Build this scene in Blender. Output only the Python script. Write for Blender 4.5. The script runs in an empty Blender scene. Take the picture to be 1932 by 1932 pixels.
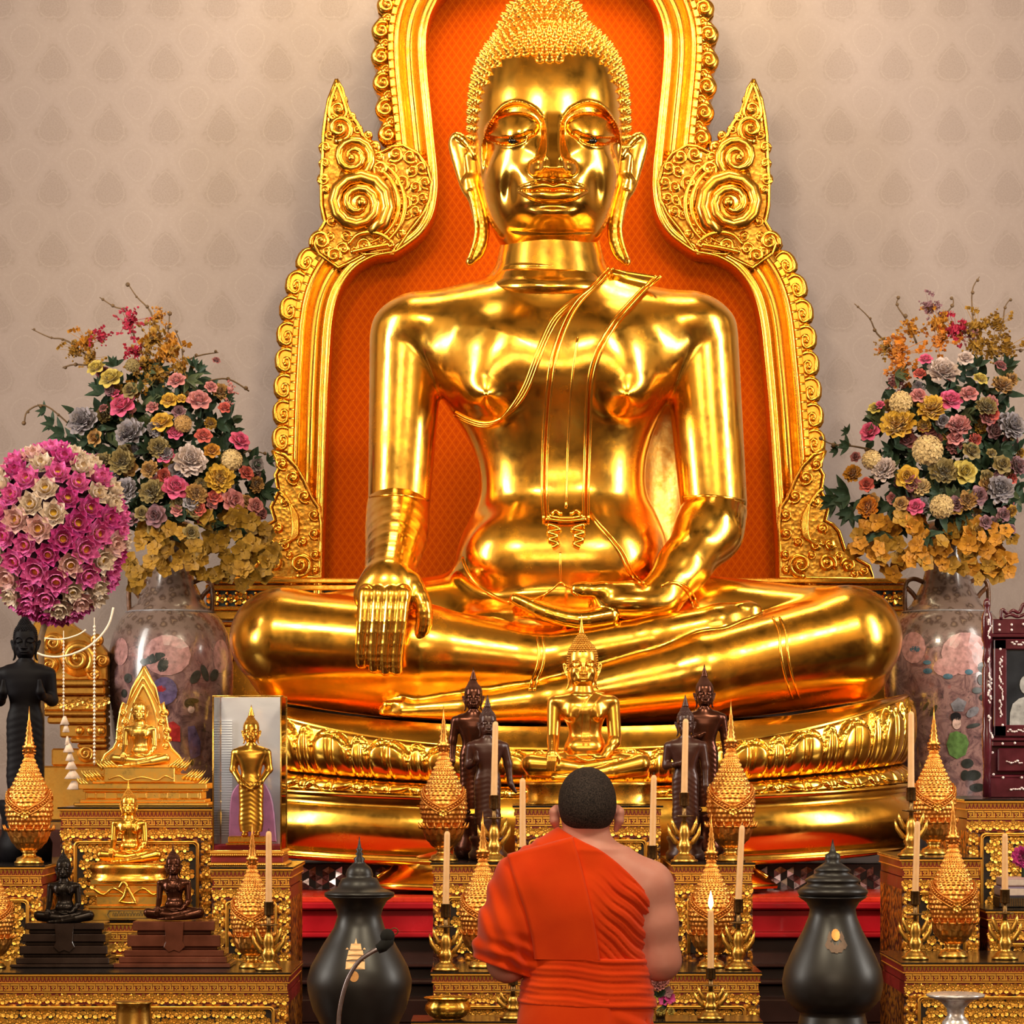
import bpy, bmesh, math, random
import numpy as np
from mathutils import Vector, Matrix
from mathutils.bvhtree import BVHTree
random.seed(7); rng = np.random.default_rng(7)
PI = math.pi
F, CX, HY, CZ = 5520.0, 966.0, 1420.0, 1.78      # focal length in pixels, horizon, eye height
SC = bpy.context.scene; COL = SC.collection
def P(px, py, D): return Vector(((px-CX)*D/F, D, CZ-(py-HY)*D/F))
def W(px, D): return px*D/F

# ---------------------------------------------------------------- objects
def thing(name, label, cat, loc=(0, 0, 0), rotz=0.0, group=None):
    o = bpy.data.objects.new(name, None); COL.objects.link(o)
    o.empty_display_size = 0.05
    o.location = loc; o.rotation_euler = (0, 0, rotz)
    o['label'] = label; o['category'] = cat
    if group: o['group'] = group
    return o
def tag(o, label, cat, group=None):
    o['label'] = label; o['category'] = cat
    if group: o['group'] = group
    return o
def mesh_np(name, V, Q, smooth=True):
    V = np.ascontiguousarray(V, dtype=np.float32); Q = np.asarray(Q, dtype=np.int32)
    me = bpy.data.meshes.new(name); n = Q.shape[1]
    me.vertices.add(len(V)); me.vertices.foreach_set('co', V.ravel())
    me.loops.add(Q.size); me.loops.foreach_set('vertex_index', np.ascontiguousarray(Q.ravel()))
    me.polygons.add(len(Q)); me.polygons.foreach_set('loop_start', np.arange(0, Q.size, n, dtype=np.int32))
    me.polygons.foreach_set('use_smooth', np.full(len(Q), smooth))
    me.update(calc_edges=True); me.validate()
    return me
class MB:
    """collects pieces of one part and links them as one mesh object"""
    def __init__(s): s.v = []; s.f = []; s.sm = []
    def add(s, vs, fs, smooth=True):
        b = len(s.v); s.v.extend([tuple(v) for v in vs])
        s.f.extend([tuple(b+i for i in f) for f in fs]); s.sm.extend([smooth]*len(fs)); return s
    def box(s, x0, x1, y0, y1, z0, z1, bev=0.0):
        if bev > 0:
            b = min(bev, abs(x1-x0)*.49, abs(y1-y0)*.49, abs(z1-z0)*.49)
            bm = bmesh.new(); bmesh.ops.create_cube(bm, size=1)
            for v in bm.verts: v.co = Vector(((x0+x1)/2+v.co.x*(x1-x0), (y0+y1)/2+v.co.y*(y1-y0), (z0+z1)/2+v.co.z*(z1-z0)))
            bmesh.ops.bevel(bm, geom=bm.edges[:], offset=b, segments=1, affect='EDGES', profile=.5)
            bm.verts.index_update()
            s.add([v.co[:] for v in bm.verts], [[v.index for v in f.verts] for f in bm.faces], False); bm.free(); return s
        vs = [(x, y, z) for z in (z0, z1) for y in (y0, y1) for x in (x0, x1)]
        return s.add(vs, [(0, 2, 3, 1), (4, 5, 7, 6), (0, 1, 5, 4), (2, 6, 7, 3), (0, 4, 6, 2), (1, 3, 7, 5)], False)
    def lathe(s, prof, c=(0, 0, 0), n=24, sx=1, sy=1, cap=True, smooth=True, lob=None):
        """prof: (radius, z) list, bottom to top"""
        vs = []; fs = []
        for r, z in prof:
            for i in range(n):
                a = 2*PI*i/n; rr = r*(1+(lob(a, z) if lob else 0))
                vs.append((c[0]+rr*math.cos(a)*sx, c[1]+rr*math.sin(a)*sy, c[2]+z))
        for j in range(len(prof)-1):
            for i in range(n):
                i2 = (i+1) % n
                fs.append((j*n+i, j*n+i2, (j+1)*n+i2, (j+1)*n+i))
        if cap:
            fs.append(tuple(range(n-1, -1, -1))); m = (len(prof)-1)*n; fs.append(tuple(range(m, m+n)))
        return s.add(vs, fs, smooth)
    def tube(s, pts, r, n=8, cap=True, flat=1.0, up=None):
        """swept tube; r a number or a list; flat squeezes along the second axis"""
        pts = [Vector(p) for p in pts]; m = len(pts)
        if m < 2: return s
        rs = r if hasattr(r, '__len__') else [r]*m
        vs = []; fs = []; prev = Vector(up) if up is not None else None
        for i in range(m):
            t = (pts[min(i+1, m-1)]-pts[max(i-1, 0)])
            t = t.normalized() if t.length > 1e-9 else Vector((0, 0, 1))
            if prev is None: prev = Vector((0, -1, 0)) if abs(t.y) < .9 else Vector((1, 0, 0))
            nn = (prev-t*prev.dot(t)); nn = nn.normalized() if nn.length > 1e-6 else t.orthogonal().normalized()
            bb = t.cross(nn); prev = Vector(up) if up is not None else nn
            for k in range(n):
                a = 2*PI*k/n
                vs.append(pts[i]+nn*(math.cos(a)*rs[i]*flat)+bb*(math.sin(a)*rs[i]))
        for i in range(m-1):
            for k in range(n):
                k2 = (k+1) % n
                fs.append((i*n+k, i*n+k2, (i+1)*n+k2, (i+1)*n+k))
        if cap: fs.append(tuple(range(n-1, -1, -1))); fs.append(tuple(range((m-1)*n, m*n)))
        return s.add(vs, fs)
    def ball(s, c, r, n=8, m=6, sc=(1, 1, 1)):
        vs = [(c[0], c[1], c[2]-r*sc[2])]; fs = []
        for j in range(1, m):
            b = -PI/2+PI*j/m
            for i in range(n):
                a = 2*PI*i/n
                vs.append((c[0]+r*sc[0]*math.cos(b)*math.cos(a), c[1]+r*sc[1]*math.cos(b)*math.sin(a), c[2]+r*sc[2]*math.sin(b)))
        vs.append((c[0], c[1], c[2]+r*sc[2])); L = len(vs)-1
        for i in range(n):
            fs.append((0, 1+(i+1) % n, 1+i)); fs.append((L, L-n+i, L-n+(i+1) % n))
        for j in range(m-2):
            for i in range(n):
                a, b = 1+j*n+i, 1+j*n+(i+1) % n
                fs.append((a, b, b+n, a+n))
        return s.add(vs, fs)
    def prism(s, poly, y0, y1, smooth=False, bev=0.0):
        """poly: outline in (x, z), counter-clockwise seen from -Y; front face at y0 (optionally inset by bev)"""
        n = len(poly); vs = [(x, y1, z) for x, z in poly]
        fs = []
        if bev > 0:
            cx = sum(p[0] for p in poly)/n; cz = sum(p[1] for p in poly)/n
            ins = []
            for i in range(n):
                a = Vector(poly[i-1]); b = Vector(poly[i]); c = Vector(poly[(i+1) % n])
                d = (b-a).normalized()+(c-b).normalized(); d = d.normalized() if d.length > 1e-6 else Vector((1, 0))
                nn = Vector((-d.y, d.x)); ins.append((b.x+nn.x*bev, b.y+nn.y*bev))
            vs += [(x, y0+bev, z) for x, z in poly]+[(x, y0, z) for x, z in ins]; L = 3
        else: vs += [(x, y0, z) for x, z in poly]; L = 2
        for l in range(L-1):
            for i in range(n):
                j = (i+1) % n; fs.append((l*n+i, l*n+j, (l+1)*n+j, (l+1)*n+i))
        fs = [f[::-1] for f in fs]
        fs.append(tuple((L-1)*n+i for i in range(n))); fs.append(tuple(range(n-1, -1, -1)))
        return s.add(vs, fs, smooth)
    def grid(s, pts, closed_u=False, smooth=True):
        """pts[j][i] rows of points"""
        m = len(pts); n = len(pts[0]); vs = [p for row in pts for p in row]; fs = []
        for j in range(m-1):
            for i in range(n if closed_u else n-1):
                i2 = (i+1) % n
                fs.append((j*n+i, j*n+i2, (j+1)*n+i2, (j+1)*n+i))
        return s.add(vs, fs, smooth)
    def merge(s, o, M=None):
        vs = o.v if M is None else [tuple(M @ Vector(v)) for v in o.v]
        b = len(s.v); s.v.extend(vs); s.f.extend([tuple(b+i for i in f) for f in o.f]); s.sm.extend(o.sm); return s
    def mesh(s, name, m=None):
        me = bpy.data.meshes.new(name); me.from_pydata(s.v, [], s.f)
        me.polygons.foreach_set('use_smooth', s.sm); me.update()
        if m: me.materials.append(m)
        return me
    def build(s, name, m, parent=None, **kw):
        return link(name, s.mesh(name, m), parent, **kw)
def link(name, me, parent=None, loc=None, label=None, kind=None, local=False):
    """meshes are written in world space unless local; a child is re-based onto its (already placed) parent"""
    o = bpy.data.objects.new(name, me); COL.objects.link(o)
    if parent is not None:
        o.parent = parent
        if not local:
            Mw = Matrix.Identity(4); c = parent; ch = []
            while c is not None: ch.append(c.matrix_basis.copy()); c = c.parent
            for b in reversed(ch): Mw = Mw @ b
            me.transform(Mw.inverted())
    if loc is not None: o.location = loc
    if label: o['label'] = label
    if kind: o['kind'] = kind
    return o
def struct(name, mb, m, parent=None): return mb.build(name, m, parent, kind='structure')
def dup(root, loc=None, label=None, rotz=None, scale=None, name=None, group=None, mats=None):
    def cp(o, par):
        c = o.copy(); COL.objects.link(c); c.parent = par
        if mats and c.type == 'MESH':
            for i, sl in enumerate(c.material_slots):
                if sl.material and sl.material.name in mats: sl.link = 'OBJECT'; sl.material = mats[sl.material.name]
        for ch in list(o.children): cp(ch, c)
        return c
    r = cp(root, None)
    if loc is not None: r.location = loc
    if rotz is not None: r.rotation_euler = (0, 0, rotz)
    if scale is not None: r.scale = (scale,)*3
    if label: r['label'] = label
    if group: r['group'] = group
    return r

# ---------------------------------------------------------------- distance fields
def ss(x, a, b):
    t = np.clip((x-a)/(b-a), 0, 1); return t*t*(3-2*t)
def cone(p, a, b, r1, r2, sq=None):
    a = np.asarray(a, float); b = np.asarray(b, float)
    if sq is not None: s_ = np.asarray(sq, float); p = p*s_; a = a*s_; b = b*s_
    ba = b-a; pa = p-a; h = np.clip(pa@ba/max(ba@ba, 1e-9), 0, 1)
    return np.linalg.norm(pa-h[:, None]*ba, axis=1)-(r1+(r2-r1)*h)
def ell(p, c, r):
    q = (p-np.asarray(c, float)); r = np.asarray(r, float)
    k0 = np.linalg.norm(q/r, axis=1); k1 = np.linalg.norm(q/(r*r), axis=1)
    return k0*(k0-1)/np.maximum(k1, 1e-9)
def rbox(p, c, b, r):
    q = np.abs(p-np.asarray(c, float))-np.asarray(b, float)+r
    return np.linalg.norm(np.maximum(q, 0), axis=1)+np.minimum(q.max(1), 0)-r
def smin(a, b, k):
    h = np.maximum(k-np.abs(a-b), 0)/k; return np.minimum(a, b)-h*h*k*.25
def smax(a, b, k): return -smin(-a, -b, k)
def chain(p, pts, rs, k=8, sq=None):
    d = cone(p, pts[0], pts[1], rs[0], rs[1], sq)
    for i in range(1, len(pts)-1): d = smin(d, cone(p, pts[i], pts[i+1], rs[i], rs[i+1], sq), k)
    return d
def schain(p, pts, rs, k=8, sq=None, m=3):
    """chain through a smooth curve"""
    q = np.array([list(a)+[r] for a, r in zip(pts, rs)], float); n = len(q); out = []
    for i in range(n-1):
        p0, p1, p2, p3 = (q[min(max(i+j, 0), n-1)] for j in (-1, 0, 1, 2))
        for s in range(m):
            t = s/m; out.append(.5*((2*p1)+(-p0+p2)*t+(2*p0-5*p1+4*p2-p3)*t*t+(-p0+3*p1-3*p2+p3)*t**3))
    out.append(q[-1]); out = np.array(out); return chain(p, out[:, :3], out[:, 3], min(k, 1.0), sq)
def cub(x, xs, ys):
    """smooth monotone-ish interpolation"""
    xs = np.asarray(xs, float); ys = np.asarray(ys, float)
    m = np.gradient(ys, xs); i = np.clip(np.searchsorted(xs, x)-1, 0, len(xs)-2)
    h = xs[i+1]-xs[i]; t = np.clip((x-xs[i])/h, 0, 1)
    return ((2*t**3-3*t**2+1)*ys[i]+(t**3-2*t**2+t)*h*m[i]+(-2*t**3+3*t**2)*ys[i+1]+(t**3-t**2)*h*m[i+1])
def ev(fn, pts):
    out = np.empty(len(pts), np.float32); C = 200000
    for i in range(0, len(pts), C): out[i:i+C] = fn(pts[i:i+C].astype(np.float64))
    return out
def surfnet(fn, lo, hi, h, mar=1.0, iters=2):
    lo = np.asarray(lo, float); hi = np.asarray(hi, float); B = 6
    nb = np.ceil((hi-lo)/h/B).astype(int); n = nb*B+1
    cs = [lo[i]+h*(np.arange(nb[i])+.5)*B for i in range(3)]
    G = np.stack(np.meshgrid(*cs, indexing='ij'), -1).reshape(-1, 3)
    dc = ev(fn, G); keep = np.abs(dc) < B*h*.87*mar+h*2
    D = np.repeat(np.repeat(np.repeat(dc.reshape(nb), B, 0), B, 1), B, 2)
    D = np.pad(D, ((0, 1),)*3, mode='edge').astype(np.float32)
    ki = np.argwhere(keep.reshape(nb)); o = np.arange(B+1)
    O = np.stack(np.meshgrid(o, o, o, indexing='ij'), -1).reshape(-1, 3)
    for c in range(0, len(ki), 2000):
        I = (ki[c:c+2000, None, :]*B+O[None]).reshape(-1, 3)
        D[I[:, 0], I[:, 1], I[:, 2]] = ev(fn, lo+I*h)
    S = D < 0
    cnt = np.zeros(n-1, np.int8)
    for a in (0, 1):
        for b in (0, 1):
            for c in (0, 1): cnt += S[a:n[0]-1+a, b:n[1]-1+b, c:n[2]-1+c]
    act = (cnt > 0) & (cnt < 8); A = np.argwhere(act)
    idx = np.full(n-1, -1, np.int32); idx[A[:, 0], A[:, 1], A[:, 2]] = np.arange(len(A))
    acc = np.zeros((len(A), 3)); w = np.zeros(len(A))
    co = [(a, b, c) for a in (0, 1) for b in (0, 1) for c in (0, 1)]
    for p_ in co:
        for ax in range(3):
            if p_[ax]: continue
            q_ = list(p_); q_[ax] = 1
            d1 = D[A[:, 0]+p_[0], A[:, 1]+p_[1], A[:, 2]+p_[2]]; d2 = D[A[:, 0]+q_[0], A[:, 1]+q_[1], A[:, 2]+q_[2]]
            cr = (d1 < 0) != (d2 < 0); t = np.where(cr, d1/np.where(cr, d1-d2, 1), 0)
            pt = np.tile(np.array(p_, float), (len(A), 1)); pt[:, ax] = t
            acc += pt*cr[:, None]; w += cr
    V = lo+(A+acc/np.maximum(w, 1)[:, None])*h
    Q = []
    for ax in range(3):
        b1, b2 = (ax+1) % 3, (ax+2) % 3
        sl1 = [slice(None)]*3; sl2 = [slice(None)]*3; sl1[ax] = slice(0, -1); sl2[ax] = slice(1, None)
        s1 = S[tuple(sl1)]; s2 = S[tuple(sl2)]; E = np.argwhere(s1 != s2)
        E = E[(E[:, b1] > 0) & (E[:, b2] > 0) & (E[:, b1] < n[b1]-1) & (E[:, b2] < n[b2]-1)]
        fl = s1[E[:, 0], E[:, 1], E[:, 2]]
        def ci(o1, o2):
            c = E.copy(); c[:, b1] += o1; c[:, b2] += o2; return idx[c[:, 0], c[:, 1], c[:, 2]]
        q = np.stack([ci(-1, -1), ci(0, -1), ci(0, 0), ci(-1, 0)], 1)
        q[~fl] = q[~fl][:, ::-1]; Q.append(q)
    Q = np.concatenate(Q); Q = Q[(Q >= 0).all(1)]
    for _ in range(iters):
        e = h*.35; d0 = ev(fn, V); g = np.zeros_like(V)
        for ax in range(3):
            dv = np.zeros(3); dv[ax] = e
            g[:, ax] = (ev(fn, V+dv)-ev(fn, V-dv))/(2*e)
        gn = (g*g).sum(1); st = g*(d0/np.maximum(gn, .15))[:, None]
        ln = np.linalg.norm(st, axis=1); V = V-st*np.minimum(1, .7*h/np.maximum(ln, 1e-9))[:, None]
    return V, Q
def relax(V, Q, it=2, lam=.5):
    for _ in range(it):
        acc = np.zeros_like(V); c = np.zeros(len(V))
        for i in range(Q.shape[1]):
            for j in (Q[:, (i+1) % Q.shape[1]], Q[:, i-1]):
                np.add.at(acc, Q[:, i], V[j]); np.add.at(c, Q[:, i], 1)
        V = V*(1-lam)+lam*acc/np.maximum(c, 1)[:, None]
    return V
def joinVQ(parts):
    V = []; Q = []; b = 0
    for v, q in parts: V.append(v); Q.append(q+b); b += len(v)
    return np.concatenate(V), np.concatenate(Q)

# ---------------------------------------------------------------- materials
class NT:
    """tiny helper round a material's node tree"""
    def __init__(s, name):
        s.m = bpy.data.materials.new(name); s.m.use_nodes = True; s.t = s.m.node_tree
        s.b = s.t.nodes['Principled BSDF']; s.out = s.t.nodes['Material Output']
        s._tc = None
    def n(s, typ, **kw):
        x = s.t.nodes.new('ShaderNode'+typ)
        for k, v in kw.items():
            if k.startswith('i_'):
                key = k[2:]; key = int(key) if key.isdigit() else key.replace('_', ' ')
                s.set(x.inputs[key], v)
            else: setattr(x, k, v)
        return x
    def set(s, inp, v):
        if isinstance(v, bpy.types.NodeSocket): s.t.links.new(v, inp)
        elif hasattr(v, '__len__') and len(v) == 3 and inp.type == 'RGBA': inp.default_value = (*v, 1)
        else: inp.default_value = v
    def obj(s):
        if not s._tc: s._tc = s.n('TexCoord')
        return s._tc.outputs['Object']
    def geo(s): return s.n('NewGeometry').outputs['Position']
    def math(s, op, a, b=None, c=None, clamp=False):
        x = s.n('Math', operation=op, use_clamp=clamp); s.set(x.inputs[0], a)
        if b is not None: s.set(x.inputs[1], b)
        if c is not None: s.set(x.inputs[2], c)
        return x.outputs[0]
    def noise(s, vec, scale, detail=3, rough=.5, dist=0):
        x = s.n('TexNoise'); s.set(x.inputs['Vector'], vec); x.inputs['Scale'].default_value = scale
        x.inputs['Detail'].default_value = detail; x.inputs['Roughness'].default_value = rough; x.inputs['Distortion'].default_value = dist
        return x.outputs['Fac']
    def vor(s, vec, scale, feature='F1', out='Distance'):
        x = s.n('TexVoronoi', feature=feature); s.set(x.inputs['Vector'], vec); x.inputs['Scale'].default_value = scale
        return x.outputs[out]
    def ramp(s, fac, stops, interp='LINEAR'):
        x = s.n('ValToRGB'); s.set(x.inputs[0], fac); cr = x.color_ramp; cr.interpolation = interp
        while len(cr.elements) < len(stops): cr.elements.new(.5)
        for e, (p, c) in zip(cr.elements, stops): e.position = p; e.color = (*c, 1) if len(c) == 3 else c
        return x.outputs[0]
    def mix(s, f, a, b):
        x = s.n('Mix', data_type='RGBA'); s.set(x.inputs[0], f); s.set(x.inputs[6], a); s.set(x.inputs[7], b); return x.outputs[2]
    def mr(s, v, a, b, c, d):
        x = s.n('MapRange'); s.set(x.inputs[0], v)
        for i, q in enumerate((a, b, c, d)): x.inputs[i+1].default_value = q
        return x.outputs[0]
    def bump(s, h, strength=.3, dist=.01):
        x = s.n('Bump'); s.set(x.inputs['Height'], h); x.inputs['Strength'].default_value = strength; x.inputs['Distance'].default_value = dist
        s.set(s.b.inputs['Normal'], x.outputs[0])
    def p(s, **kw):
        for k, v in kw.items():
            s.set(s.b.inputs[{'col': 'Base Color', 'rough': 'Roughness', 'metal': 'Metallic', 'spec': 'Specular IOR Level', 'sss': 'Subsurface Weight',
                              'coat': 'Coat Weight', 'trans': 'Transmission Weight', 'ior': 'IOR', 'emit': 'Emission Color', 'estr': 'Emission Strength', 'alpha': 'Alpha', 'sheen': 'Sheen Weight', 'coatr': 'Coat Roughness'}[k]], v)
        return s
def plain(name, col, rough=.5, metal=0.0, var=.12, scale=40, bump=0.0, **kw):
    """one colour with a little natural variation"""
    t = NT(name); v = t.obj(); n = t.noise(v, scale, 4)
    c2 = tuple(max(0, x*(1-var)) for x in col); c1 = tuple(min(1, x*(1+var)) for x in col)
    t.p(col=t.ramp(n, [(.3, c2), (.7, c1)]), rough=t.mr(n, .2, .8, max(0, rough-.06), min(1, rough+.08)), metal=metal, **kw)
    if bump: t.bump(n, bump, .004)
    return t.m
def gold(name, c1, c2, r0=.18, r1=.4, scale=6, bump=.0, bscale=60, fine=0.0, metal=1.0):
    t = NT(name); v = t.obj(); n = t.noise(v, scale, 5, .6); n2 = t.noise(v, scale*4.3, 4, .6)
    f = t.math('MULTIPLY_ADD', n2, .5, t.math('MULTIPLY', n, .5))
    t.p(col=t.ramp(f, [(.36, c2), (.58, c1)]), rough=t.mr(f, .35, .65, r1, r0), metal=metal)
    if bump: t.bump(t.noise(v, bscale, 3) if not fine else t.vor(v, fine), bump, .004)
    return t.m
MT = {}
MT['gold_big'] = gold('polished_gold_leaf', (1.0, .56, .085), (.95, .40, .030), .12, .30, 4, bump=.35, bscale=5)
MT['gold_carved'] = gold('carved_gilt_wood', (.84, .45, .065), (.58, .24, .02), .15, .32, 9)
MT['gold_leafed'] = gold('crinkled_gold_leaf', (1.0, .70, .22), (.95, .50, .08), .30, .5, 10, bump=.5, bscale=22)
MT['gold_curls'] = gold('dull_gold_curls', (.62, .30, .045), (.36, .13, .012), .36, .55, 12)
MT['gold_ground'] = gold('chased_gilt_shaded', (.62, .32, .045), (.34, .13, .012), .32, .52, 14, bump=.9, fine=46)  # carved gilt darkened: crevice shade between the scrolls put into the colour
MT['gold_dull'] = gold('aged_gilt_wood', (.80, .44, .09), (.52, .22, .03), .30, .5, 12)
MT['gold_table'] = gold('gilt_table_carving', (1.0, .55, .09), (.92, .40, .05), .30, .48, 20, metal=.75)
MT['gold_filigree'] = gold('filigree_brass', (.88, .40, .09), (.58, .20, .03), .30, .48, 30)
MT['brass'] = gold('candlestick_brass', (.72, .42, .09), (.42, .19, .03), .22, .42, 30)
MT['brass_dark'] = gold('tarnished_brass', (.25, .15, .06), (.10, .05, .02), .3, .5, 30)
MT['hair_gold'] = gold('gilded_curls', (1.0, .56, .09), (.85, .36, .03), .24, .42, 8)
MT['gold_petal'] = gold('burnished_gold_petals', (1.0, .57, .085), (.96, .42, .035), .15, .28, 5)
# ================================================================ the great seated image
D0 = 13.3; KB = D0/F
X0 = (1048-CX)*KB; Z0 = CZ-(1360-HY)*KB
def L(px, py, dy):
    D = D0+dy*KB; return np.array([((px-CX)*D/F-X0)/KB, dy, (CZ-(py-HY)*D/F-Z0)/KB])
def stack(p, tab, ex=2.2, fx=None):
    """tab rows: (z, xl, xr, yf, yb) ascending z; elliptical slices"""
    T = np.array(sorted(tab)); z = p[:, 2]; zc = np.clip(z, T[0, 0], T[-1, 0])
    xl, xr, yf, yb = (cub(zc, T[:, 0], T[:, i]) for i in range(1, 5))
    cx = (xl+xr)/2; rx = np.maximum((xr-xl)/2, 1); cy = (yf+yb)/2; ry = np.maximum((yb-yf)/2, 1)
    ax = np.abs(p[:, 0]-cx)/rx; ay = np.abs(p[:, 1]-cy)/ry
    q = (ax**ex+ay**ex)**(1/ex); d = (q-1)*np.minimum(rx, ry)
    dz = np.maximum(T[0, 0]-z, z-T[-1, 0]); return np.where(dz > 0, np.maximum(d, dz), d)
def _torso_tab():
    rows = [(500, 965, 1112, -40, 60), (520, 935, 1143, -62, 84), (540, 895, 1183, -82, 98), (560, 850, 1232, -100, 112), (600, 795, 1300, -125, 120), (640, 792, 1304, -145, 122), (690, 803, 1296, -158, 120),
            (730, 820, 1280, -155, 118), (770, 846, 1254, -138, 116), (830, 884, 1229, -118, 114), (880, 901, 1219, -110, 114), (930, 903, 1222, -110, 116),
            (970, 890, 1240, -120, 120), (1010, 871, 1255, -134, 124), (1050, 860, 1258, -146, 126), (1090, 862, 1252, -146, 126), (1130, 890, 1225, -132, 124), (1170, 940, 1170, -110, 110)]
    out = []
    for py, xl, xr, yf, yb in rows:
        a = L(xl, py, -20); b = L(xr, py, -20); out.append((a[2], a[0], b[0], yf, yb))
    return out
TT = _torso_tab()
def body_sdf(p):
    d = stack(p, TT, 2.25)
    # chest muscles with the points at the nipples
    for sx in (917, 1183):
        c = L(sx, 735, -150); d = smin(d, cone(p, L(sx+(1048-sx)*.25, 660, -92), L(sx, 728, -118), 60, 40), 46)
        d = smin(d, cone(p, L(sx, 740, -140), L(sx, 744, -164), 15, 3), 22)
    # belly folds
    for sx in (985, 1120): d = smin(d, ell(p, L(sx, 1055, -96), (92, 60, 74)), 60)
    # shoulders and neck base
    for a, b in (((1000, 572, 5), (800, 620, -5)), ((1090, 572, 5), (1290, 618, -5))):
        d = smin(d, cone(p, L(*a), L(*b), 48, 66), 60)
    d = smin(d, cone(p, L(1040, 560, 5), L(1038, 450, 5), 116, 92), 20)
    # upper arms, merging at the shoulder and creased against the chest below it
    ka = 9+38*ss(p[:, 2], L(768, 668, 0)[2], L(768, 590, 0)[2])
    d = smin(d, cone(p, L(768, 642, -5), L(753, 950, -45), 71, 58), ka)
    d = smin(d, cone(p, L(1322, 640, -5), L(1346, 950, -45), 71, 63), ka)
    # hips / thighs
    d = smin(d, cone(p, L(960, 1150, -10), L(560, 1210, -150), 84, 80), 30)
    d = smin(d, cone(p, L(1150, 1150, -10), L(1590, 1200, -150), 84, 84), 30)
    d = smin(d, ell(p, L(1050, 1190, -70), (240, 150, 70)), 40)
    # shins: the statue's right leg lies over its left
    up = chain(p, [L(532, 1208, -170), L(800, 1225, -205), L(1010, 1248, -205), L(1230, 1207, -205), L(1360, 1176, -200), L(1408, 1158, -196)], [92, 80, 58, 44, 34, 24], 14)
    lo = chain(p, [L(1600, 1208, -165), L(1330, 1268, -215), L(1040, 1322, -235), L(900, 1336, -235), L(760, 1342, -235), L(730, 1342, -232)], [93, 74, 42, 30, 20, 16], 14)
    kn = ell(p, L(1595, 1200, -140), (102, 98, 92)); lo = smin(lo, kn, 20)
    kn2 = ell(p, L(536, 1202, -140), (96, 96, 88)); up = smin(up, kn2, 20)
    # toes of the two feet
    for i in range(4):
        up = smin(up, ell(p, L(1352+i*16, 1159-i*4.5, -206), (12, 12, 9)), 4)
    up = smin(up, ell(p, L(1413, 1150, -200), (24, 16, 14)), 5)
    for i in range(3): lo = smin(lo, ell(p, L(732+i*14, 1330-i*1, -244), (11, 10, 9)), 4)
    # fill under the crossed legs down to the seat
    seat = chain(p, [L(556, 1246, -120), L(800, 1276, -150), L(1066, 1296, -150), L(1330, 1276, -140), L(1590, 1240, -110)], [88, 84, 78, 88, 90], 20, (1, .85, 1))
    seat = smin(seat, ell(p, L(1066, 1330, 0), (480, 160, 62)), 24)
    d = smin(d, seat, 24); up = smin(up, seat, 12)
    d = smin(d, smin(up, lo, 7), 9)
    # flat underside on the seat
    return smax(d, (-8+46*(np.abs(p[:, 0]-18)/560)**2.2)-p[:, 2], 5)
def arm_r_sdf(p):            # the statue's right forearm and hand, over the shin
    d = schain(p, [L(751, 958, -48), L(749, 1000, -100), L(742, 1048, -180), L(734, 1094, -246)], [59, 59, 51, 45])
    d = smin(d, ell(p, L(729, 1126, -266), (58, 30, 40)), 40)
    fx = [(691, 682, 1262), (714, 706, 1270), (738, 728, 1275), (760, 749, 1275)]
    for i, (a, b, e) in enumerate(fx):
        f = schain(p, [L(a, 1120, -292), L((a*2+b)/3-1, 1172, -302), L(b, 1232, -296), L(b, e-10, -290)], [15, 13.5, 12, 10.5], 6)
        f = smin(f, ell(p, L(a, 1124, -298), (12, 10, 12)), 8)
        d = smin(d, f, 4.5)
    t = schain(p, [L(778, 1098, -262), L(798, 1142, -280), L(800, 1176, -280), L(790, 1208, -272)], [18, 16, 15, 13], 8)
    return smin(d, t, 9)
def arm_l_sdf(p):            # the statue's left forearm and hand, palm up in the lap
    d = chain(p, [L(1347, 968, -48), L(1338, 1000, -78), L(1290, 1068, -140), L(1252, 1118, -180)], [62, 60, 46, 42], 22)
    d = smin(d, ell(p, L(1190, 1138, -196), (78, 50, 34)), 24)
    d = smin(d, chain(p, [L(1190, 1118, -206), L(1140, 1116, -218), L(1100, 1114, -222), L(1088, 1112, -222)], [22, 17, 14, 12], 8), 10)
    for i in range(4):
        o = i*13.0; dz = i*2
        f = schain(p, [L(1150, 1156+dz, -170-o*1.4), L(1090, 1164+dz, -176-o*1.5), L(1030, 1150+dz, -180-o*1.4), L(990, 1138, -184-o*1.1), L(972, 1130, -186-o)], [18, 16, 14, 12, 10.5], 6)
        d = smin(d, f, 4)
    return d
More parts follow.
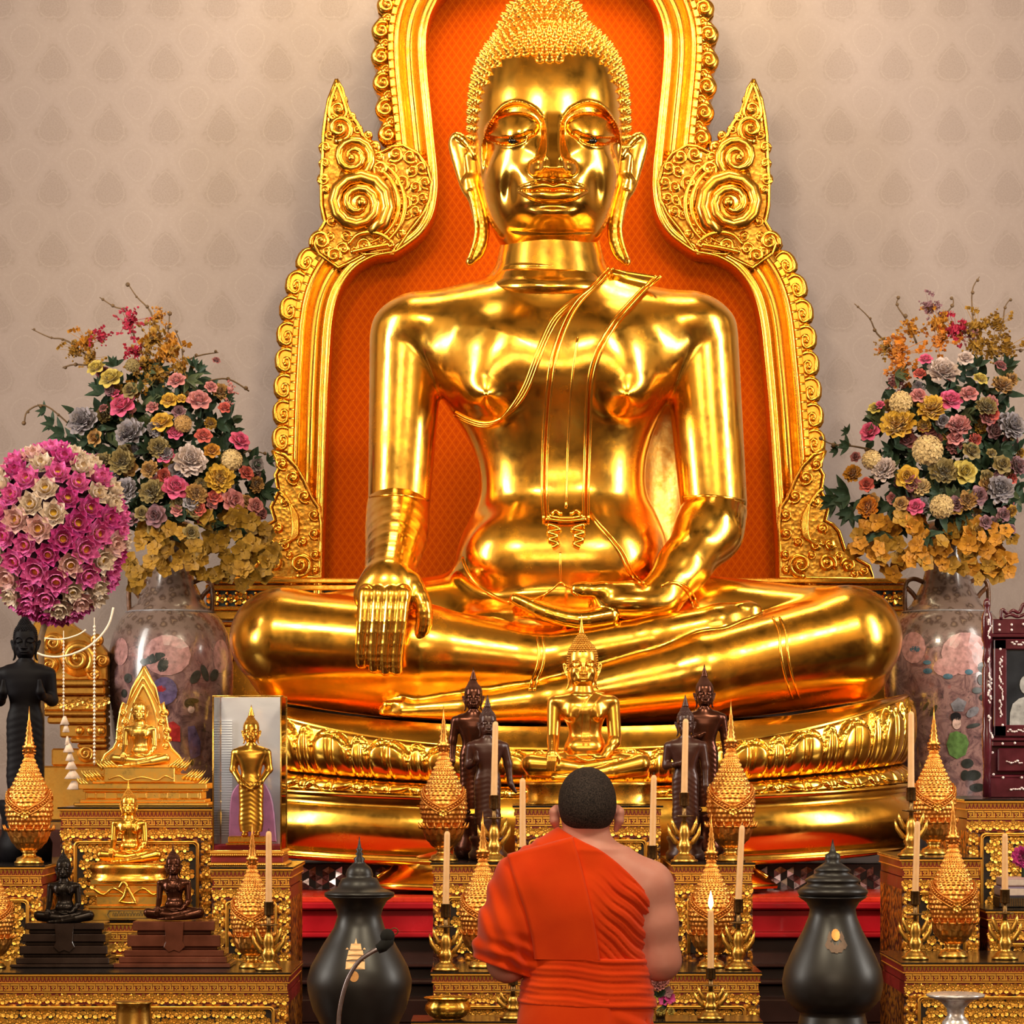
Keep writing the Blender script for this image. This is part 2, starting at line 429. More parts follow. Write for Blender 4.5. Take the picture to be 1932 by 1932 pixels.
# ---- head, in units close to pixels at the face's own depth
HS = 1-120/F
def hcoord(p): return (p[:, 0]+(1048-CX))/HS+CX, p[:, 1]/HS, HY-(p[:, 2]+(HY-1360))/HS
def hp(u, v, w): return np.array([(u-CX)*HS-(1048-CX), v*HS, (HY-w)*HS-(HY-1360)])
HT = [(20, 60, -45, 60), (50, 98, -80, 100), (85, 122, -108, 122), (120, 134, -126, 132), (160, 140, -138, 136), (210, 142, -143, 136), (260, 141, -143, 130), (310, 135, -141, 118),
      (350, 128, -138, 105), (385, 119, -133, 92), (415, 107, -122, 80), (438, 95, -104, 72), (456, 82, -80, 66), (475, 72, -60, 60)]
def head_sdf(p):
    u, v, w = hcoord(p); A = np.array(HT); wc = np.clip(w, 20, 475)
    hw, vf, vb = (cub(wc, A[:, 0], A[:, i]) for i in (1, 2, 3))
    cu = 1036+ss(-v, 0, 140)*6
    cy = (vf+vb)/2; ry = (vb-vf)/2
    ax = np.abs(u-cu)/hw; ay = np.abs(v-cy)/ry; q = (ax**2.25+ay**2.25)**(1/2.25)
    d = (q-1)*np.minimum(hw, ry)*.98
    dz = np.maximum(20-w, w-475); d = np.where(dz > 0, np.maximum(d, dz), d)
    s = np.abs(u-1043); fr = ss(-v, 20, 70)
    brow = cub(np.clip(s, 10, 134), [10, 14, 25, 45, 77, 100, 115, 128, 134], [262, 243, 221, 204, 196, 205, 222, 248, 264])
    # the socket sinks in below the brow line, then meets the cheek again
    sock = ss(w-brow, -2.5, 3.5)*ss(brow+88-w, 0, 60)*ss(s, 12, 20)*ss(134-s, -2, 12)
    h = -15*sock
    le = np.clip(1-((s-78)/53)**2-((w-240)/(30+0*s))**2, 0, 1); lidmask = ss(w, 205, 214)
    h = h+20*np.sqrt(le)*lidmask
    ue = cub(np.clip(s, 34, 132), [34, 42, 56, 78, 102, 120, 132], [253, 251, 257, 260.5, 256, 248, 243])
    lo_ = cub(np.clip(s, 34, 132), [34, 42, 56, 78, 102, 120, 132], [255, 257, 268, 274, 267, 254, 246])
    slit = ss(w-ue, -1.2, 1.2)*ss(lo_-w, -1.2, 1.2)*ss(s, 34, 42)*ss(130-s, 0, 8)
    h = h-9*slit
    h = h+3.0*np.exp(-((w-lo_-4)/4)**2)*ss(s, 36, 50)*ss(128-s, 0, 14)
    # brow rim
    h = h+2.6*np.exp(-((w-brow+2.5)/3.0)**2)*ss(s, 11, 16)*ss(132-s, 0, 10)
    # cheeks and muzzle
    h = h+7*np.exp(-((s-88)/38)**2-((w-318)/34)**2)
    h = h+19*np.exp(-((s/68)**4))*np.exp(-((w-372)/48)**4)
    h = h-8*np.exp(-((s-82)/13)**2-((w-352)/32)**2)
    h = h-5*np.exp(-((s-60)/22)**2-((w-412)/16)**2)
    # nose: flat ridge with sharp sides, wings at the base
    H = 10+36*ss(w, 235, 322); fall = 13+15*ss(w, 240, 325)
    nb = np.clip(1-(s-9-5*ss(w, 285, 328))/fall, 0, 1); nb = nb*nb*(3-2*nb)
    end = ss(344-w, 0, 13)*ss(w, 212, 250)
    nose = H*nb*end
    wing = 30*np.clip(1-((s-28)/20)**2-((w-322)/20)**2, 0, 1)**.6
    h = h+np.maximum(nose, wing)+.25*np.minimum(nose, wing)
    h = h-3*np.exp(-(s/6)**2-((w-348)/5)**2)
    # lips
    sm = np.clip(s, 0, 68)
    t1 = cub(sm, [0, 12, 34, 68], [355, 349.5, 352, 359]); m1 = cub(sm, [0, 16, 40, 68], [366, 364.5, 366, 361]); b1 = cub(sm, [0, 22, 46, 68], [389, 387, 379, 362])
    edge = np.sqrt(np.clip(1-(s/68)**2, 0, 1))
    tu = np.clip(1-((w-(t1+m1)/2)/np.maximum((m1-t1)/2, .6))**2, 0, 1); tl = np.clip(1-((w-(m1+b1)/2)/np.maximum((b1-m1)/2, .6))**2, 0, 1)
    h = h+edge*(8.5*np.sqrt(tu)+11*np.sqrt(tl))-3*np.exp(-((w-m1)/1.6)**2)*ss(70-s, 0, 8)
    h = h+1.8*np.exp(-((w-t1+2)/2.2)**2)*ss(68-s, 0, 8)
    # chin
    h = h+11*np.exp(-(s/36)**2-((w-410)/17)**2)-5*np.exp(-(s/40)**2-((w-394)/6)**2)
    h = h-2.5*np.exp(-((w-436-.0012*s*s*-1)/3.0)**2)*ss(90-s, 0, 30)
    return (d-h*fr)*HS
def ear_sdf(p):
    d = None
    for sg in (-1, 1):
        c = 1036
        X = lambda s, w, v=8: hp(c+sg*s, v, w)
        helix = schain(p, [X(140, 268, -4), X(158, 240, 8), X(176, 226, 20), X(186, 236, 26), X(184, 258, 26), X(172, 300, 18), X(160, 332, 8), X(150, 344, 0)], [7, 8, 7.5, 6.5, 6.5, 6.5, 8, 8], 5)
        plate = smin(cone(p, X(168, 244, 22), X(150, 325, 8), 15, 11, (.8, 1.9, 1)), cone(p, X(146, 270, 4), X(142, 318, 4), 13, 10, (.8, 1.6, 1)), 6)
        lobe = schain(p, [X(150, 318, 2), X(140, 350, 0), X(130, 390, -4), X(128, 425, -4), X(136, 455, -6), X(150, 474, -8)], [14, 15, 15, 14, 13, 9], 8, (1, 1.5, 1))
        rim = schain(p, [X(150, 340, -8), X(143, 372, -12), X(138, 410, -14), X(142, 440, -14), X(152, 468, -14)], [4, 4, 4, 4, 3], 3)
        e = smin(smin(helix, plate, 6), smin(lobe, rim, 4), 8)
        d = e if d is None else np.minimum(d, e)
    return d
def neck_sdf(p):
    # three soft rings between jaw and chest
    tab = []
    for w, hw, yf, yb in ((440, 84, -66, 70), (462, 90, -84, 84), (478, 95, -94, 88), (484, 95, -95, 88), (500, 98, -99, 92), (516, 104, -106, 96), (530, 112, -114, 100), (542, 120, -122, 106), (552, 124, -124, 108), (562, 122, -118, 106)):
        a = L(1038-hw, w, -60); b = L(1038+hw, w, -60); tab.append((a[2], a[0], b[0], yf, yb))
    x = p[:, 0]; q = p.copy(); q[:, 2] = p[:, 2]+ss(-p[:, 1], -40, 110)*0+ .0007*x*x*-1
    d = stack(q, tab, 2.0)
    z = q[:, 2]
    for w in (481, 507): d = d+3.2*np.exp(-((z-L(1038, w, -95)[2])/2.6)**2)
    return d

def buddha_mesh(h=3.4, hh=1.9, ha=1.9, it=2):
    parts = [surfnet(body_sdf, (-650, -345, -30), (680, 175, 960), h, 1.0, it),
             surfnet(arm_r_sdf, L(640, 1300, 0)+np.array([0, -345, 0]), L(840, 900, 0)+np.array([0, 60, 0]), ha, 1.0, it),
             surfnet(arm_l_sdf, L(930, 1210, 0)+np.array([0, -300, 0]), L(1430, 890, 0)+np.array([0, 60, 0]), ha, 1.0, it),
             surfnet(neck_sdf, L(880, 575, 0)+np.array([0, -140, 0]), L(1190, 425, 0)+np.array([0, 130, 20]), hh, 1.0, it),
             surfnet(ear_sdf, hp(835, -45, 490), hp(1240, 60, 215), hh, 1.0, it),
             surfnet(head_sdf, hp(875, -220, 492), hp(1200, 165, 5), hh, 1.25, it)]
    return joinVQ(parts)
def face_front(u, w):
    """depth of the face surface under image point (u, w) of the head"""
    v = np.linspace(-215, -40, 400); pts = np.stack([np.full(400, (u-CX)*HS-(1048-CX)), v*HS, np.full(400, (HY-w)*HS-(HY-1360))], 1)
    d = head_sdf(pts); i = np.argmax(d < 0); return v[i]
def curl_mb(step=17.5, big=1.0, tiers=3, n=8, lf=1.0):
    """spiral curls over the skull and the crown knot: rows of little ringed cones"""
    mb = MB(); N = n
    def put(pos, nrm, r, ln):
        pos = Vector(pos); nrm = Vector(nrm).normalized()
        q = nrm.to_track_quat('Z', 'Y').to_matrix(); vs = []; fs = []
        prof = [(1.0, -.2)]
        for t in range(tiers):
            a = 1-t/tiers; prof += [(1.0*a+.1, .10+t/tiers), (.95*a+.06, .45/tiers+t/tiers), (.55*a+.05, .85/tiers+t/tiers)]
        prof.append((.08, 1.12))
        for rr, zz in prof:
            for i in range(N):
                a = 2*PI*i/N; vs.append(pos+q @ Vector((math.cos(a)*rr*r, math.sin(a)*rr*r, zz*ln)))
        for j in range(len(prof)-1):
            for i in range(N): fs.append((j*N+i, j*N+(i+1) % N, (j+1)*N+(i+1) % N, (j+1)*N+i))
        fs.append(tuple(range((len(prof)-1)*N, len(prof)*N))); mb.add(vs, fs)
    A = np.array(HT)
    def hairline(ang):   # w of the hairline for azimuth from the front (radians)
        a = abs(ang)
        return float(np.interp(a, [0, .06, .25, .55, .85, 1.05, 1.25, 1.45, 1.7, 2.2, 3.2], [121, 120, 106, 108, 120, 150, 190, 246, 300, 380, 420]))
    w = 34.0; row = 0
    while w < 420:
        hw, vf, vb = (float(cub(np.array([w]), A[:, 0], A[:, i])[0]) for i in (1, 2, 3))
        cu = 1037; cy = (vf+vb)/2; ry = (vb-vf)/2; n = max(8, int(2*PI*(hw+ry)/2/step))
        for i in range(n):
            a = 2*PI*(i+.5*(row % 2))/n; az = math.atan2(math.sin(a), math.cos(a))
            if w > hairline(az)-4: continue
            x = cu+1.0*hw*math.sin(a); v = cy-1.0*ry*math.cos(a)
            dw = 2.0; h2 = float(cub(np.array([w+dw]), A[:, 0], A[:, 1])[0]); sl = (h2-hw)/dw
            put(hp(x, v, w), (math.sin(a)/1, -math.cos(a), sl+.25), 9.4*big, 17*big*lf)
        # arc-length step
        h2 = float(cub(np.array([w+6]), A[:, 0], A[:, 1])[0]); w += step*.92/math.sqrt(1+((h2-hw)/6)**2); row += 1
    # crown knot
    kn = [(40, 84), (22, 76), (4, 68), (-14, 58), (-32, 46), (-48, 32), (-60, 16)]
    for w, r in kn:
        n = max(6, int(2*PI*r/step))
        for i in range(n):
            a = 2*PI*(i+.5*(row % 2))/n; put(hp(1028+r*math.sin(a), 12-r*math.cos(a), w), (math.sin(a), -math.cos(a), .5), 9.4*big, 17*big*lf)
        row += 1
    mb.lathe([(84, -44), (78, -22), (66, 0), (54, 20), (40, 40), (22, 56), (1, 62)], tuple(hp(1028, 12, 0)), 24)
    return mb
# ---- build the great image
def put_buddha():
    V, Q = buddha_mesh()
    V = relax(V, Q, 1, .35)
    t = thing('buddha_statue', 'colossal gilded seated Buddha statue towering over the whole altar', 'statue', (X0, D0, Z0))
    me = mesh_np('body', V*KB, Q); me.materials.append(MT['gold_big'])
    link('body', me, t, local=True)
    mb = curl_mb(); mb.v = [tuple(Vector(v)*KB) for v in mb.v]; mb.build('hair_curls', MT['hair_gold'], t, local=True)
    return t, V, Q
BUD, BV, BQ = put_buddha()
# ================================================================ room, throne back, lotus seat, plinth
YW = 14.9
def wallpaper():
    t = NT('damask_wallpaper'); pos = t.geo(); s = t.n('SeparateXYZ'); t.set(s.inputs[0], pos)
    x, z = s.outputs[0], s.outputs[2]
    A = t.math('MULTIPLY', t.math('ADD', x, .048), 2*PI/.286); B0 = t.math('MULTIPLY', t.math('ADD', z, .095), 2*PI/.317)
    B = t.math('ADD', B0, t.math('MULTIPLY', t.math('ABSOLUTE', t.math('SINE', t.math('MULTIPLY', A, .5))), .9))
    f0 = t.math('ADD', t.math('COSINE', A), t.math('COSINE', B)); lace = t.math('SUBTRACT', t.vor(pos, 42), .45); f = t.math('MULTIPLY_ADD', lace, .75, f0)
    band = t.math('SUBTRACT', 1.0, t.mr(t.math('ABSOLUTE', t.math('ADD', f, .12)), .10, .42, 0, 1))
    det = t.mr(t.vor(pos, 75), .15, .5, 1, 0); det2 = t.mr(t.noise(pos, 120, 2), .42, .58, 0, 1)
    med = t.math('MULTIPLY', t.mr(f, .55, .9, 0, 1), t.math('MULTIPLY_ADD', det2, .55, .45))
    med2 = t.math('MULTIPLY', t.mr(f, -.9, -1.3, 0, 1), t.math('MULTIPLY', det, .45))
    fine = t.mr(t.noise(pos, 300, 2), .3, .7, 0, 1)
    c = t.mix(t.math('MULTIPLY', fine, .35), (.335, .262, .238), (.285, .222, .203))
    c = t.mix(t.math('MULTIPLY', med, .36), c, (.205, .15, .125))
    c = t.mix(t.math('MULTIPLY', med2, .6), c, (.25, .19, .17))
    ln2 = t.mr(t.math('ABSOLUTE', t.math('SUBTRACT', t.math('ABSOLUTE', f0), .95)), .03, .12, 1, 0)
    c = t.mix(t.math('MULTIPLY', t.math('MULTIPLY', ln2, det2), .5), c, (.42, .34, .30))
    c = t.mix(t.math('MULTIPLY', t.math('MULTIPLY', band, t.math('MULTIPLY_ADD', det, .7, .3)), .34), c, (.40, .32, .29))
    st = t.mr(t.noise(pos, .9, 3, .6), .35, .65, 0, 1)
    c = t.mix(t.math('MULTIPLY', st, .16), c, (.245, .20, .225))
    t.p(col=c, rough=.62, spec=.35); t.bump(t.math('ADD', fine, band), .10, .004)
    return t.m
MT['wallpaper'] = wallpaper()
w = MB(); w.box(-9, 9, YW, YW+.2, 0, 9); struct('wall_back', w, MT['wallpaper'])
def floor_mat():
    t = NT('floor_boards'); g = t.geo(); t.p(col=t.ramp(t.noise(g, 3, 5), [(.3, (.05, .018, .010)), (.7, (.09, .035, .018))]), rough=.3); return t.m
w = MB(); w.box(-9, 9, -3, YW, -.1, 0); struct('floor', w, floor_mat())

# ---- throne back: orange cloth panel inside a carved gilt frame
YF = 14.55
def ax_(y): return 1028+10*float(ss(np.array([y], float), 400, 1100)[0])
IN = [(611, 1125), (612, 1050), (615, 960), (618, 860), (621, 760), (625, 680), (629, 620), (637, 575), (652, 540), (675, 512), (706, 494), (733, 488), (748, 486),
      (772, 470), (800, 446), (819, 412), (827, 370), (827, 330), (821, 270), (815, 210), (809, 150), (806, 100), (808, 62), (818, 28), (838, -4), (872, -34), (920, -58), (975, -72), (1028, -80)]
def dens(pts, k=4):
    """Catmull-Rom resampling of a pixel polyline"""
    out = []; n = len(pts)
    for i in range(n-1):
        p0, p1, p2, p3 = (np.array(pts[min(max(i+j, 0), n-1)], float) for j in (-1, 0, 1, 2))
        for q in range(k):
            t = q/k; out.append(.5*((2*p1)+(-p0+p2)*t+(2*p0-5*p1+4*p2-p3)*t*t+(-p0+3*p1-3*p2+p3)*t**3))
    out.append(np.array(pts[-1], float)); return [tuple(o) for o in out]
INL = dens(IN[:13], 4)[:-1]+dens(IN[12:], 4)
INR = [(2*ax_(y)-x, y) for x, y in INL]
INALL = INL+INR[::-1][1:]
t_fr = thing('throne_back_frame', 'tall carved gilt frame with flame wings around the orange cloth panel', 'throne back', P(1028, 1125, YF))
def panel_mat():
    t = NT('orange_brocade'); s = t.n('SeparateXYZ'); t.set(s.inputs[0], t.geo())
    u = t.math('MULTIPLY', s.outputs[0], 2*PI/.040); v = t.math('MULTIPLY', s.outputs[2], 2*PI/.058)
    a = t.math('ABSOLUTE', t.math('SINE', t.math('MULTIPLY', t.math('ADD', u, v), .5))); b = t.math('ABSOLUTE', t.math('SINE', t.math('MULTIPLY', t.math('SUBTRACT', u, v), .5)))
    m = t.math('MINIMUM', a, b); ln = t.mr(m, .06, .24, 1, 0); ey = t.mr(t.math('MULTIPLY', a, b), .80, .95, 0, 1)
    c = t.mix(t.noise(t.geo(), 2, 3), (.44, .047, .0004), (.55, .066, .0006))
    c = t.mix(t.math('MULTIPLY', ln, .6), c, (.68, .115, .002)); c = t.mix(t.math('MULTIPLY', ey, .55), c, (.36, .03, .004))
    t.p(col=c, rough=.9, spec=.04); t.bump(ln, .2, .003); return t.m
b = MB(); poly = [(W(x-CX, YF+.12), CZ-(y-HY)*(YF+.12)/F) for x, y in INALL]
b.prism(poly[::-1] if sum((poly[i-1][0]*poly[i][1]-poly[i][0]*poly[i-1][1]) for i in range(len(poly))) < 0 else poly, YF+.12, YF+.18)
b.build('cloth_panel', panel_mat(), t_fr, label='orange brocade cloth with a small diamond weave')
def sweep(path, prof, D, scale=1.0):
    """profile (offset outward px, height toward viewer px) along a px path, path runs so that outward is to its left"""
    rows = []; n = len(path)
    for i, (x, y) in enumerate(path):
        a = np.array(path[max(i-1, 0)]); c = np.array(path[min(i+1, n-1)]); d = c-a; d = d/max(np.hypot(*d), 1e-6)
        nn = np.array((d[1], -d[0]))
        rows.append([tuple(P(x+nn[0]*o, y+nn[1]*o, D)-Vector((0, W(h, D), 0))) for o, h in prof])
    return rows
PROF = [(0, -42), (0, 36), (2, 40), (7, 40), (9, 36), (12, 38), (17, 37), (19, 31), (24, 20), (33, 12), (44, 16), (50, 26), (53, 34), (58, 36), (62, 32), (64, 30), (72, 30), (74, 24), (76, -50)]
rev = [(x, y) for x, y in INALL]
mb = MB(); mb.grid(sweep(INALL, [(-o if False else o, h) for o, h in PROF], YF)); mold = mb
def outward_ok(): 
    # left side path runs upward: outward must be to the left (smaller x)
    r = sweep(INALL[:3], [(0, 0), (10, 0)], YF); return r[1][1][0] < r[1][0][0]
if not outward_ok(): mold = MB(); mold.grid(sweep(INALL, [(-o, h) for o, h in PROF], YF)); SGN = -1
else: SGN = 1
mold.build('moulding', MT['gold_carved'], t_fr)
def offs(path, o):
    out = []; n = len(path)
    for i, (x, y) in enumerate(path):
        a = np.array(path[max(i-1, 0)]); c = np.array(path[min(i+1, n-1)]); d = c-a; d = d/max(np.hypot(*d), 1e-6)
        out.append((x+SGN*d[1]*o, y-SGN*d[0]*o, math.atan2(SGN*-d[0], SGN*d[1])))
    return out
def walk(path, step):
    """positions every step px along (x, y, ang) path"""
    acc = 0; out = []
    for i in range(1, len(path)):
        x0, y0, a0 = path[i-1]; x1, y1, a1 = path[i]; L_ = math.hypot(x1-x0, y1-y0)
        while acc <= L_:
            t = acc/max(L_, 1e-6); out.append((x0+(x1-x0)*t, y0+(y1-y0)*t, a0)); acc += step
        acc -= L_
    return out
# beaded brick edge along the moulding
be = [MB(), MB(), MB()]
for x, y, a in walk(offs(INALL, 67), 17):
    if 290 < y < 492: continue
    mb = be[1 if y < 300 else 0 if x < 1028 else 2]
    ca, sa = math.cos(a), math.sin(a); q = [(-5, -7.4), (6, -7.4), (6, 7.4), (-5, 7.4)]
    pts = [(x+o*ca-s_*sa, y+o*sa+s_*ca) for o, s_ in q]
    poly = [((px-CX)*YF/F, CZ-(py-HY)*YF/F) for px, py in pts]
    ar = sum(poly[i-1][0]*poly[i][1]-poly[i][0]*poly[i-1][1] for i in range(4))
    if ar < 0: poly = poly[::-1]
    mb.prism(poly, YF-W(36, YF), YF-W(20, YF), bev=W(2, YF))
for mb in be: mb.build('beaded_edge', MT['gold_carved'], t_fr)
def spiral(cx, cy, r0, turns, a0, sg=1, r1=.10, n=30):
    return [(cx+r0*(r1+(1-r1)*(1-i/n)**.9)*math.cos(a0+sg*2*PI*turns*i/n), cy+r0*(r1+(1-r1)*(1-i/n)**.9)*math.sin(a0+sg*2*PI*turns*i/n)) for i in range(n+1)]
def px_tube(mb, pts, r, D, dy=0, flat=.8, n=6, cap=True):
    """tube along pixel points in the plane D, lifted dy px toward the viewer"""
    m = len(pts); rs = [W(q, D) for q in r] if hasattr(r, '__len__') else W(r, D)
    mb.tube([P(x, y, D)-Vector((0, W(dy[i] if hasattr(dy, '__len__') else dy, D), 0)) for i, (x, y) in enumerate(pts)], rs, n, cap, flat, (0, -1, 0))
def px_prism(mb, pts, D, front, back, bev=0, smooth=False):
    poly = [((px-CX)*D/F, CZ-(py-HY)*D/F) for px, py in pts]
    ar = sum(poly[i-1][0]*poly[i][1]-poly[i][0]*poly[i-1][1] for i in range(len(poly)))
    if ar < 0: poly = poly[::-1]
    mb.prism(poly, D-W(front, D), D-W(back, D), smooth, W(bev, D))
def scroll(mb, cx, cy, r, a0, sg, D, dy=14, turns=1.6, thick=.24, dome=True):
    """one carved volute: a low dome under a tapering spiral ridge with a bead at the eye"""
    n = 26; sp_ = spiral(cx, cy, r*.86, turns, a0, sg, .12, n); H = min(r*.5, 15); base = max(0, dy-H*.8)
    hg = lambda q: base+H*(1-.8*min(1, q/r)**2)
    px_tube(mb, sp_, [r*thick*(1-.62*i/n) for i in range(n+1)], D, [hg(math.hypot(x-cx, y-cy))+r*thick*.35 for x, y in sp_], .9, 7)
    if dome:
        pr = [(r*1.06, base-14), (r*1.05, base+H*.1), (r*.96, hg(r)+H*.12), (r*.7, hg(r*.7)), (r*.35, hg(r*.35)), (.01, hg(0))]
        c = P(cx, cy, D); N = 20; vs = []; fs = []
        for rr, hh in pr:
            for i in range(N): vs.append((c.x+W(rr, D)*math.cos(2*PI*i/N), c.y-W(hh, D), c.z+W(rr, D)*math.sin(2*PI*i/N)))
        for j in range(len(pr)-1):
            for i in range(N): fs.append((j*N+i, j*N+(i+1) % N, (j+1)*N+(i+1) % N, (j+1)*N+i))
        mb.add(vs, fs)
    e = P(sp_[-1][0], sp_[-1][1], D); mb.ball((e.x, e.y-W(hg(0)+r*.12, D), e.z), W(r*.17, D), 8, 6)
def mirx(pts): return [(2*ax_(y)-x, y) for x, y in pts]
# square curls down the straight sides, round curls up the arch
lower = walk(offs(INL[:46], 82), 49)
def curl_block(x, y, a, r, mirror, rnd):
    mb = MB(); ca, sa = math.cos(a), math.sin(a); m = -1 if mirror else 1
    def T(o, s_): return (x+o*ca-s_*sa*m, y+o*sa+s_*ca*m)
    k = r/24.0
    if not rnd:
        out = [T(o*k, s_*k) for o, s_ in [(-14, -23), (4, -23), (13, -20), (18, -12), (20, 2), (18, 12), (10, 22), (0, 28), (-14, 20)]]
        px_prism(mb, out, YF, 20, -40, 4)
        g = [T(o*k, s_*k) for o, s_ in [(-12, 17), (2, 20), (11, 15), (14, 6), (13, -6), (9, -14), (0, -17), (-6, -13), (-8, -4), (-5, 3), (1, 4), (3, -2), (0, -6)]]
        px_tube(mb, dens(g, 3), [3.6*k]*len(dens(g, 3)), YF, 20, .9, 6)
        e = P(*g[-1], YF); mb.ball((e.x, e.y-W(22, YF), e.z), W(4.2*k, YF), 8, 6)
    else:
        out = [T(o*k, s_*k) for o, s_ in [(-14, -22), (2, -26), (14, -18), (19, -4), (17, 10), (10, 20), (0, 27), (-14, 22)]]
        px_prism(mb, out, YF, 10, -40, 4)
        c = T(2*k, -2*k); scroll(mb, c[0], c[1], 17*k, a+PI*.7, -m, YF, 20, 1.5, .26)
        c = T(-6*k, 20*k); scroll(mb, c[0], c[1], 9*k, a, m, YF, 16, 1.2, .3)
    return mb
for side in (0, 1):
    path = walk(offs(INALL, 84), 49)
    for x, y, a in path:
        if (x < ax_(y)) != (side == 0): continue
        rnd = y < 300
        if y > 868 or 296 < y < 452: continue
        if rnd and (int((y+400)/49) % 4 == 3) and y < -20: continue
        curl_block(x, y, a, 26 if not rnd else 27, side == 1, rnd).build('scroll', MT['gold_carved'], t_fr)
# flame wings
WING = [(637, 158), (648, 176), (654, 200), (662, 222), (676, 240), (686, 262), (704, 285), (712, 298), (722, 294), (742, 284), (762, 282), (790, 298), (808, 322), (816, 352), (812, 384), (799, 411), (776, 440), (752, 474), (744, 486),
        (716, 484), (690, 486), (660, 502), (640, 512), (622, 498), (604, 486), (596, 466), (606, 440), (616, 424), (609, 395), (608, 350), (611, 300), (612, 262), (616, 230), (622, 196)]
SCR = [(678, 392, 62, 1.2, -1, 2.2), (668, 304, 42, 2.2, -1, 2.0), (643, 250, 26, 2.0, -1, 1.6), (641, 214, 15, 1.6, 1, 1.2), (721, 327, 19, .6, 1, 1.5), (747, 299, 16, 2.5, -1, 1.4), (775, 303, 15, .5, 1, 1.3), (797, 324, 14, .8, 1, 1.3),
       (804, 352, 13, 1.2, 1, 1.3), (799, 381, 12, 1.6, 1, 1.3), (786, 405, 11, 1.8, 1, 1.2), (758, 352, 17, 2.0, -1, 1.4), (764, 388, 15, 2.0, -1, 1.4), (748, 418, 15, 2.0, -1, 1.3), (616, 286, 11, 3, 1, 1.2), (615, 316, 10, 3, 1, 1.2), (613, 345, 11, 3, -1, 1.2), (617, 365, 9, 3, 1, 1.1),
       (708, 284, 10, 1, 1, 1.2), (608, 462, 20, 2.6, 1, 1.5), (632, 488, 15, .6, -1, 1.4), (650, 476, 13, 2.8, 1, 1.3), (690, 470, 17, 1.4, 1, 1.4), (720, 460, 13, 2, 1, 1.2), (738, 444, 11, 2, 1, 1.2), (655, 452, 11, 0, 1, 1.1), (630, 192, 8, 1, -1, 1.1), (650, 196, 7, 2, 1, 1.1), (664, 228, 8, 1, 1, 1.1), (628, 232, 9, 2, -1, 1.1), (624, 262, 9, 1, 1, 1.1), (676, 252, 9, 0, 1, 1.2), (696, 262, 7, 0, 1, 1.1), (716, 304, 11, 2, 1, 1.2), (740, 326, 11, 1, -1, 1.2), (778, 330, 12, 2, -1, 1.2), (784, 360, 12, 1, -1, 1.2), (782, 384, 10, 2, -1, 1.2), (768, 412, 10, 0, 1, 1.2), (736, 395, 11, 2, 1, 1.2), (628, 424, 10, 1, 1, 1.2), (620, 480, 10, 1, 1, 1.2), (706, 472, 8, 1, -1, 1.1), (758, 448, 9, 2, 1, 1.1), (625, 452, 9, 2, -1, 1.1), (672, 478, 8, 1, 1, 1.1)]
for side in (0, 1):
    f = (lambda p_: p_) if side == 0 else mirx
    tw = MB(); px_prism(tw, f(WING), YF, 36, -50, 5)
    wing = tw.build('flame_wing', MT['gold_ground'], t_fr)
    rim = MB(); o = f(WING+WING[:1]); px_tube(rim, o, 3.6, YF, 36, 1, 6)
    leaf = f([(638, 164), (626, 200), (624, 226), (634, 236), (648, 232), (656, 218), (648, 192), (638, 164)]); px_tube(rim, dens(leaf, 3), 4, YF, 38, 1, 6)
    for k in (14, 26):                                   # nested rings sweeping round the large volute
        arc = f([(678+(62+k)*math.cos(a), 392+(62+k)*math.sin(a)) for a in np.linspace(-1.5, 1.5, 22)]); px_tube(rim, arc, [4.6*math.sin(PI*(i+1)/24)+.5 for i in range(22)], YF, 40, 1, 6)
    # dragon-like snout low on the wing
    for pts in ([(660, 470), (676, 452), (700, 447), (722, 452), (738, 463)], [(664, 484), (690, 478), (712, 474), (736, 470)], [(738, 463), (744, 470), (736, 474)]): px_tube(rim, dens(f(pts), 4), 4.5, YF, 48, 1, 6)
    rim.build('rim', MT['gold_carved'], wing)
    for cx, cy, r, a0, sg, tn in SCR:
        c = f([(cx, cy)])[0]; mb = MB(); scroll(mb, c[0], c[1], r*1.13, a0 if side == 0 else PI-a0, sg if side == 0 else -sg, YF, 38, tn, .25); mb.build('scroll', MT['gold_carved'], wing)
# stepped flame feet of the frame
FOOT = [(517, 854), (540, 862), (562, 884), (578, 912), (590, 940), (604, 960), (609, 990), (609, 1092), (432, 1094), (440, 1070), (462, 1058), (486, 1040), (496, 1006), (508, 992), (522, 985), (514, 960), (528, 930), (522, 900), (530, 885)]
FS = [(536, 880, 13, 1, 1, 1.3), (540, 950, 10, 2, -1, 1.2), (528, 1000, 12, 2, 1, 1.3), (514, 1030, 13, 3, -1, 1.3), (560, 1000, 10, 0, 1, 1.2), (574, 1025, 11, 2, 1, 1.3), (596, 1078, 11, 2, 1, 1.2), (548, 1050, 9, 1, 1, 1.2), (498, 1052, 9, 1, -1, 1.2), (468, 1086, 9, 0, 1, 1.2), (556, 905, 16, 1, 1, 1.3), (578, 940, 15, 1, 1, 1.3), (596, 975, 13, 1, 1, 1.3), (596, 1010, 13, 1, 1, 1.3), (570, 1068, 26, 2, -1, 1.7), (520, 1066, 20, 2.5, 1, 1.5), (480, 1070, 16, 0, -1, 1.4), (450, 1080, 10, 0, 1, 1.2), (598, 1050, 12, 1, 1, 1.2), (540, 1032, 14, 3, 1, 1.3)]
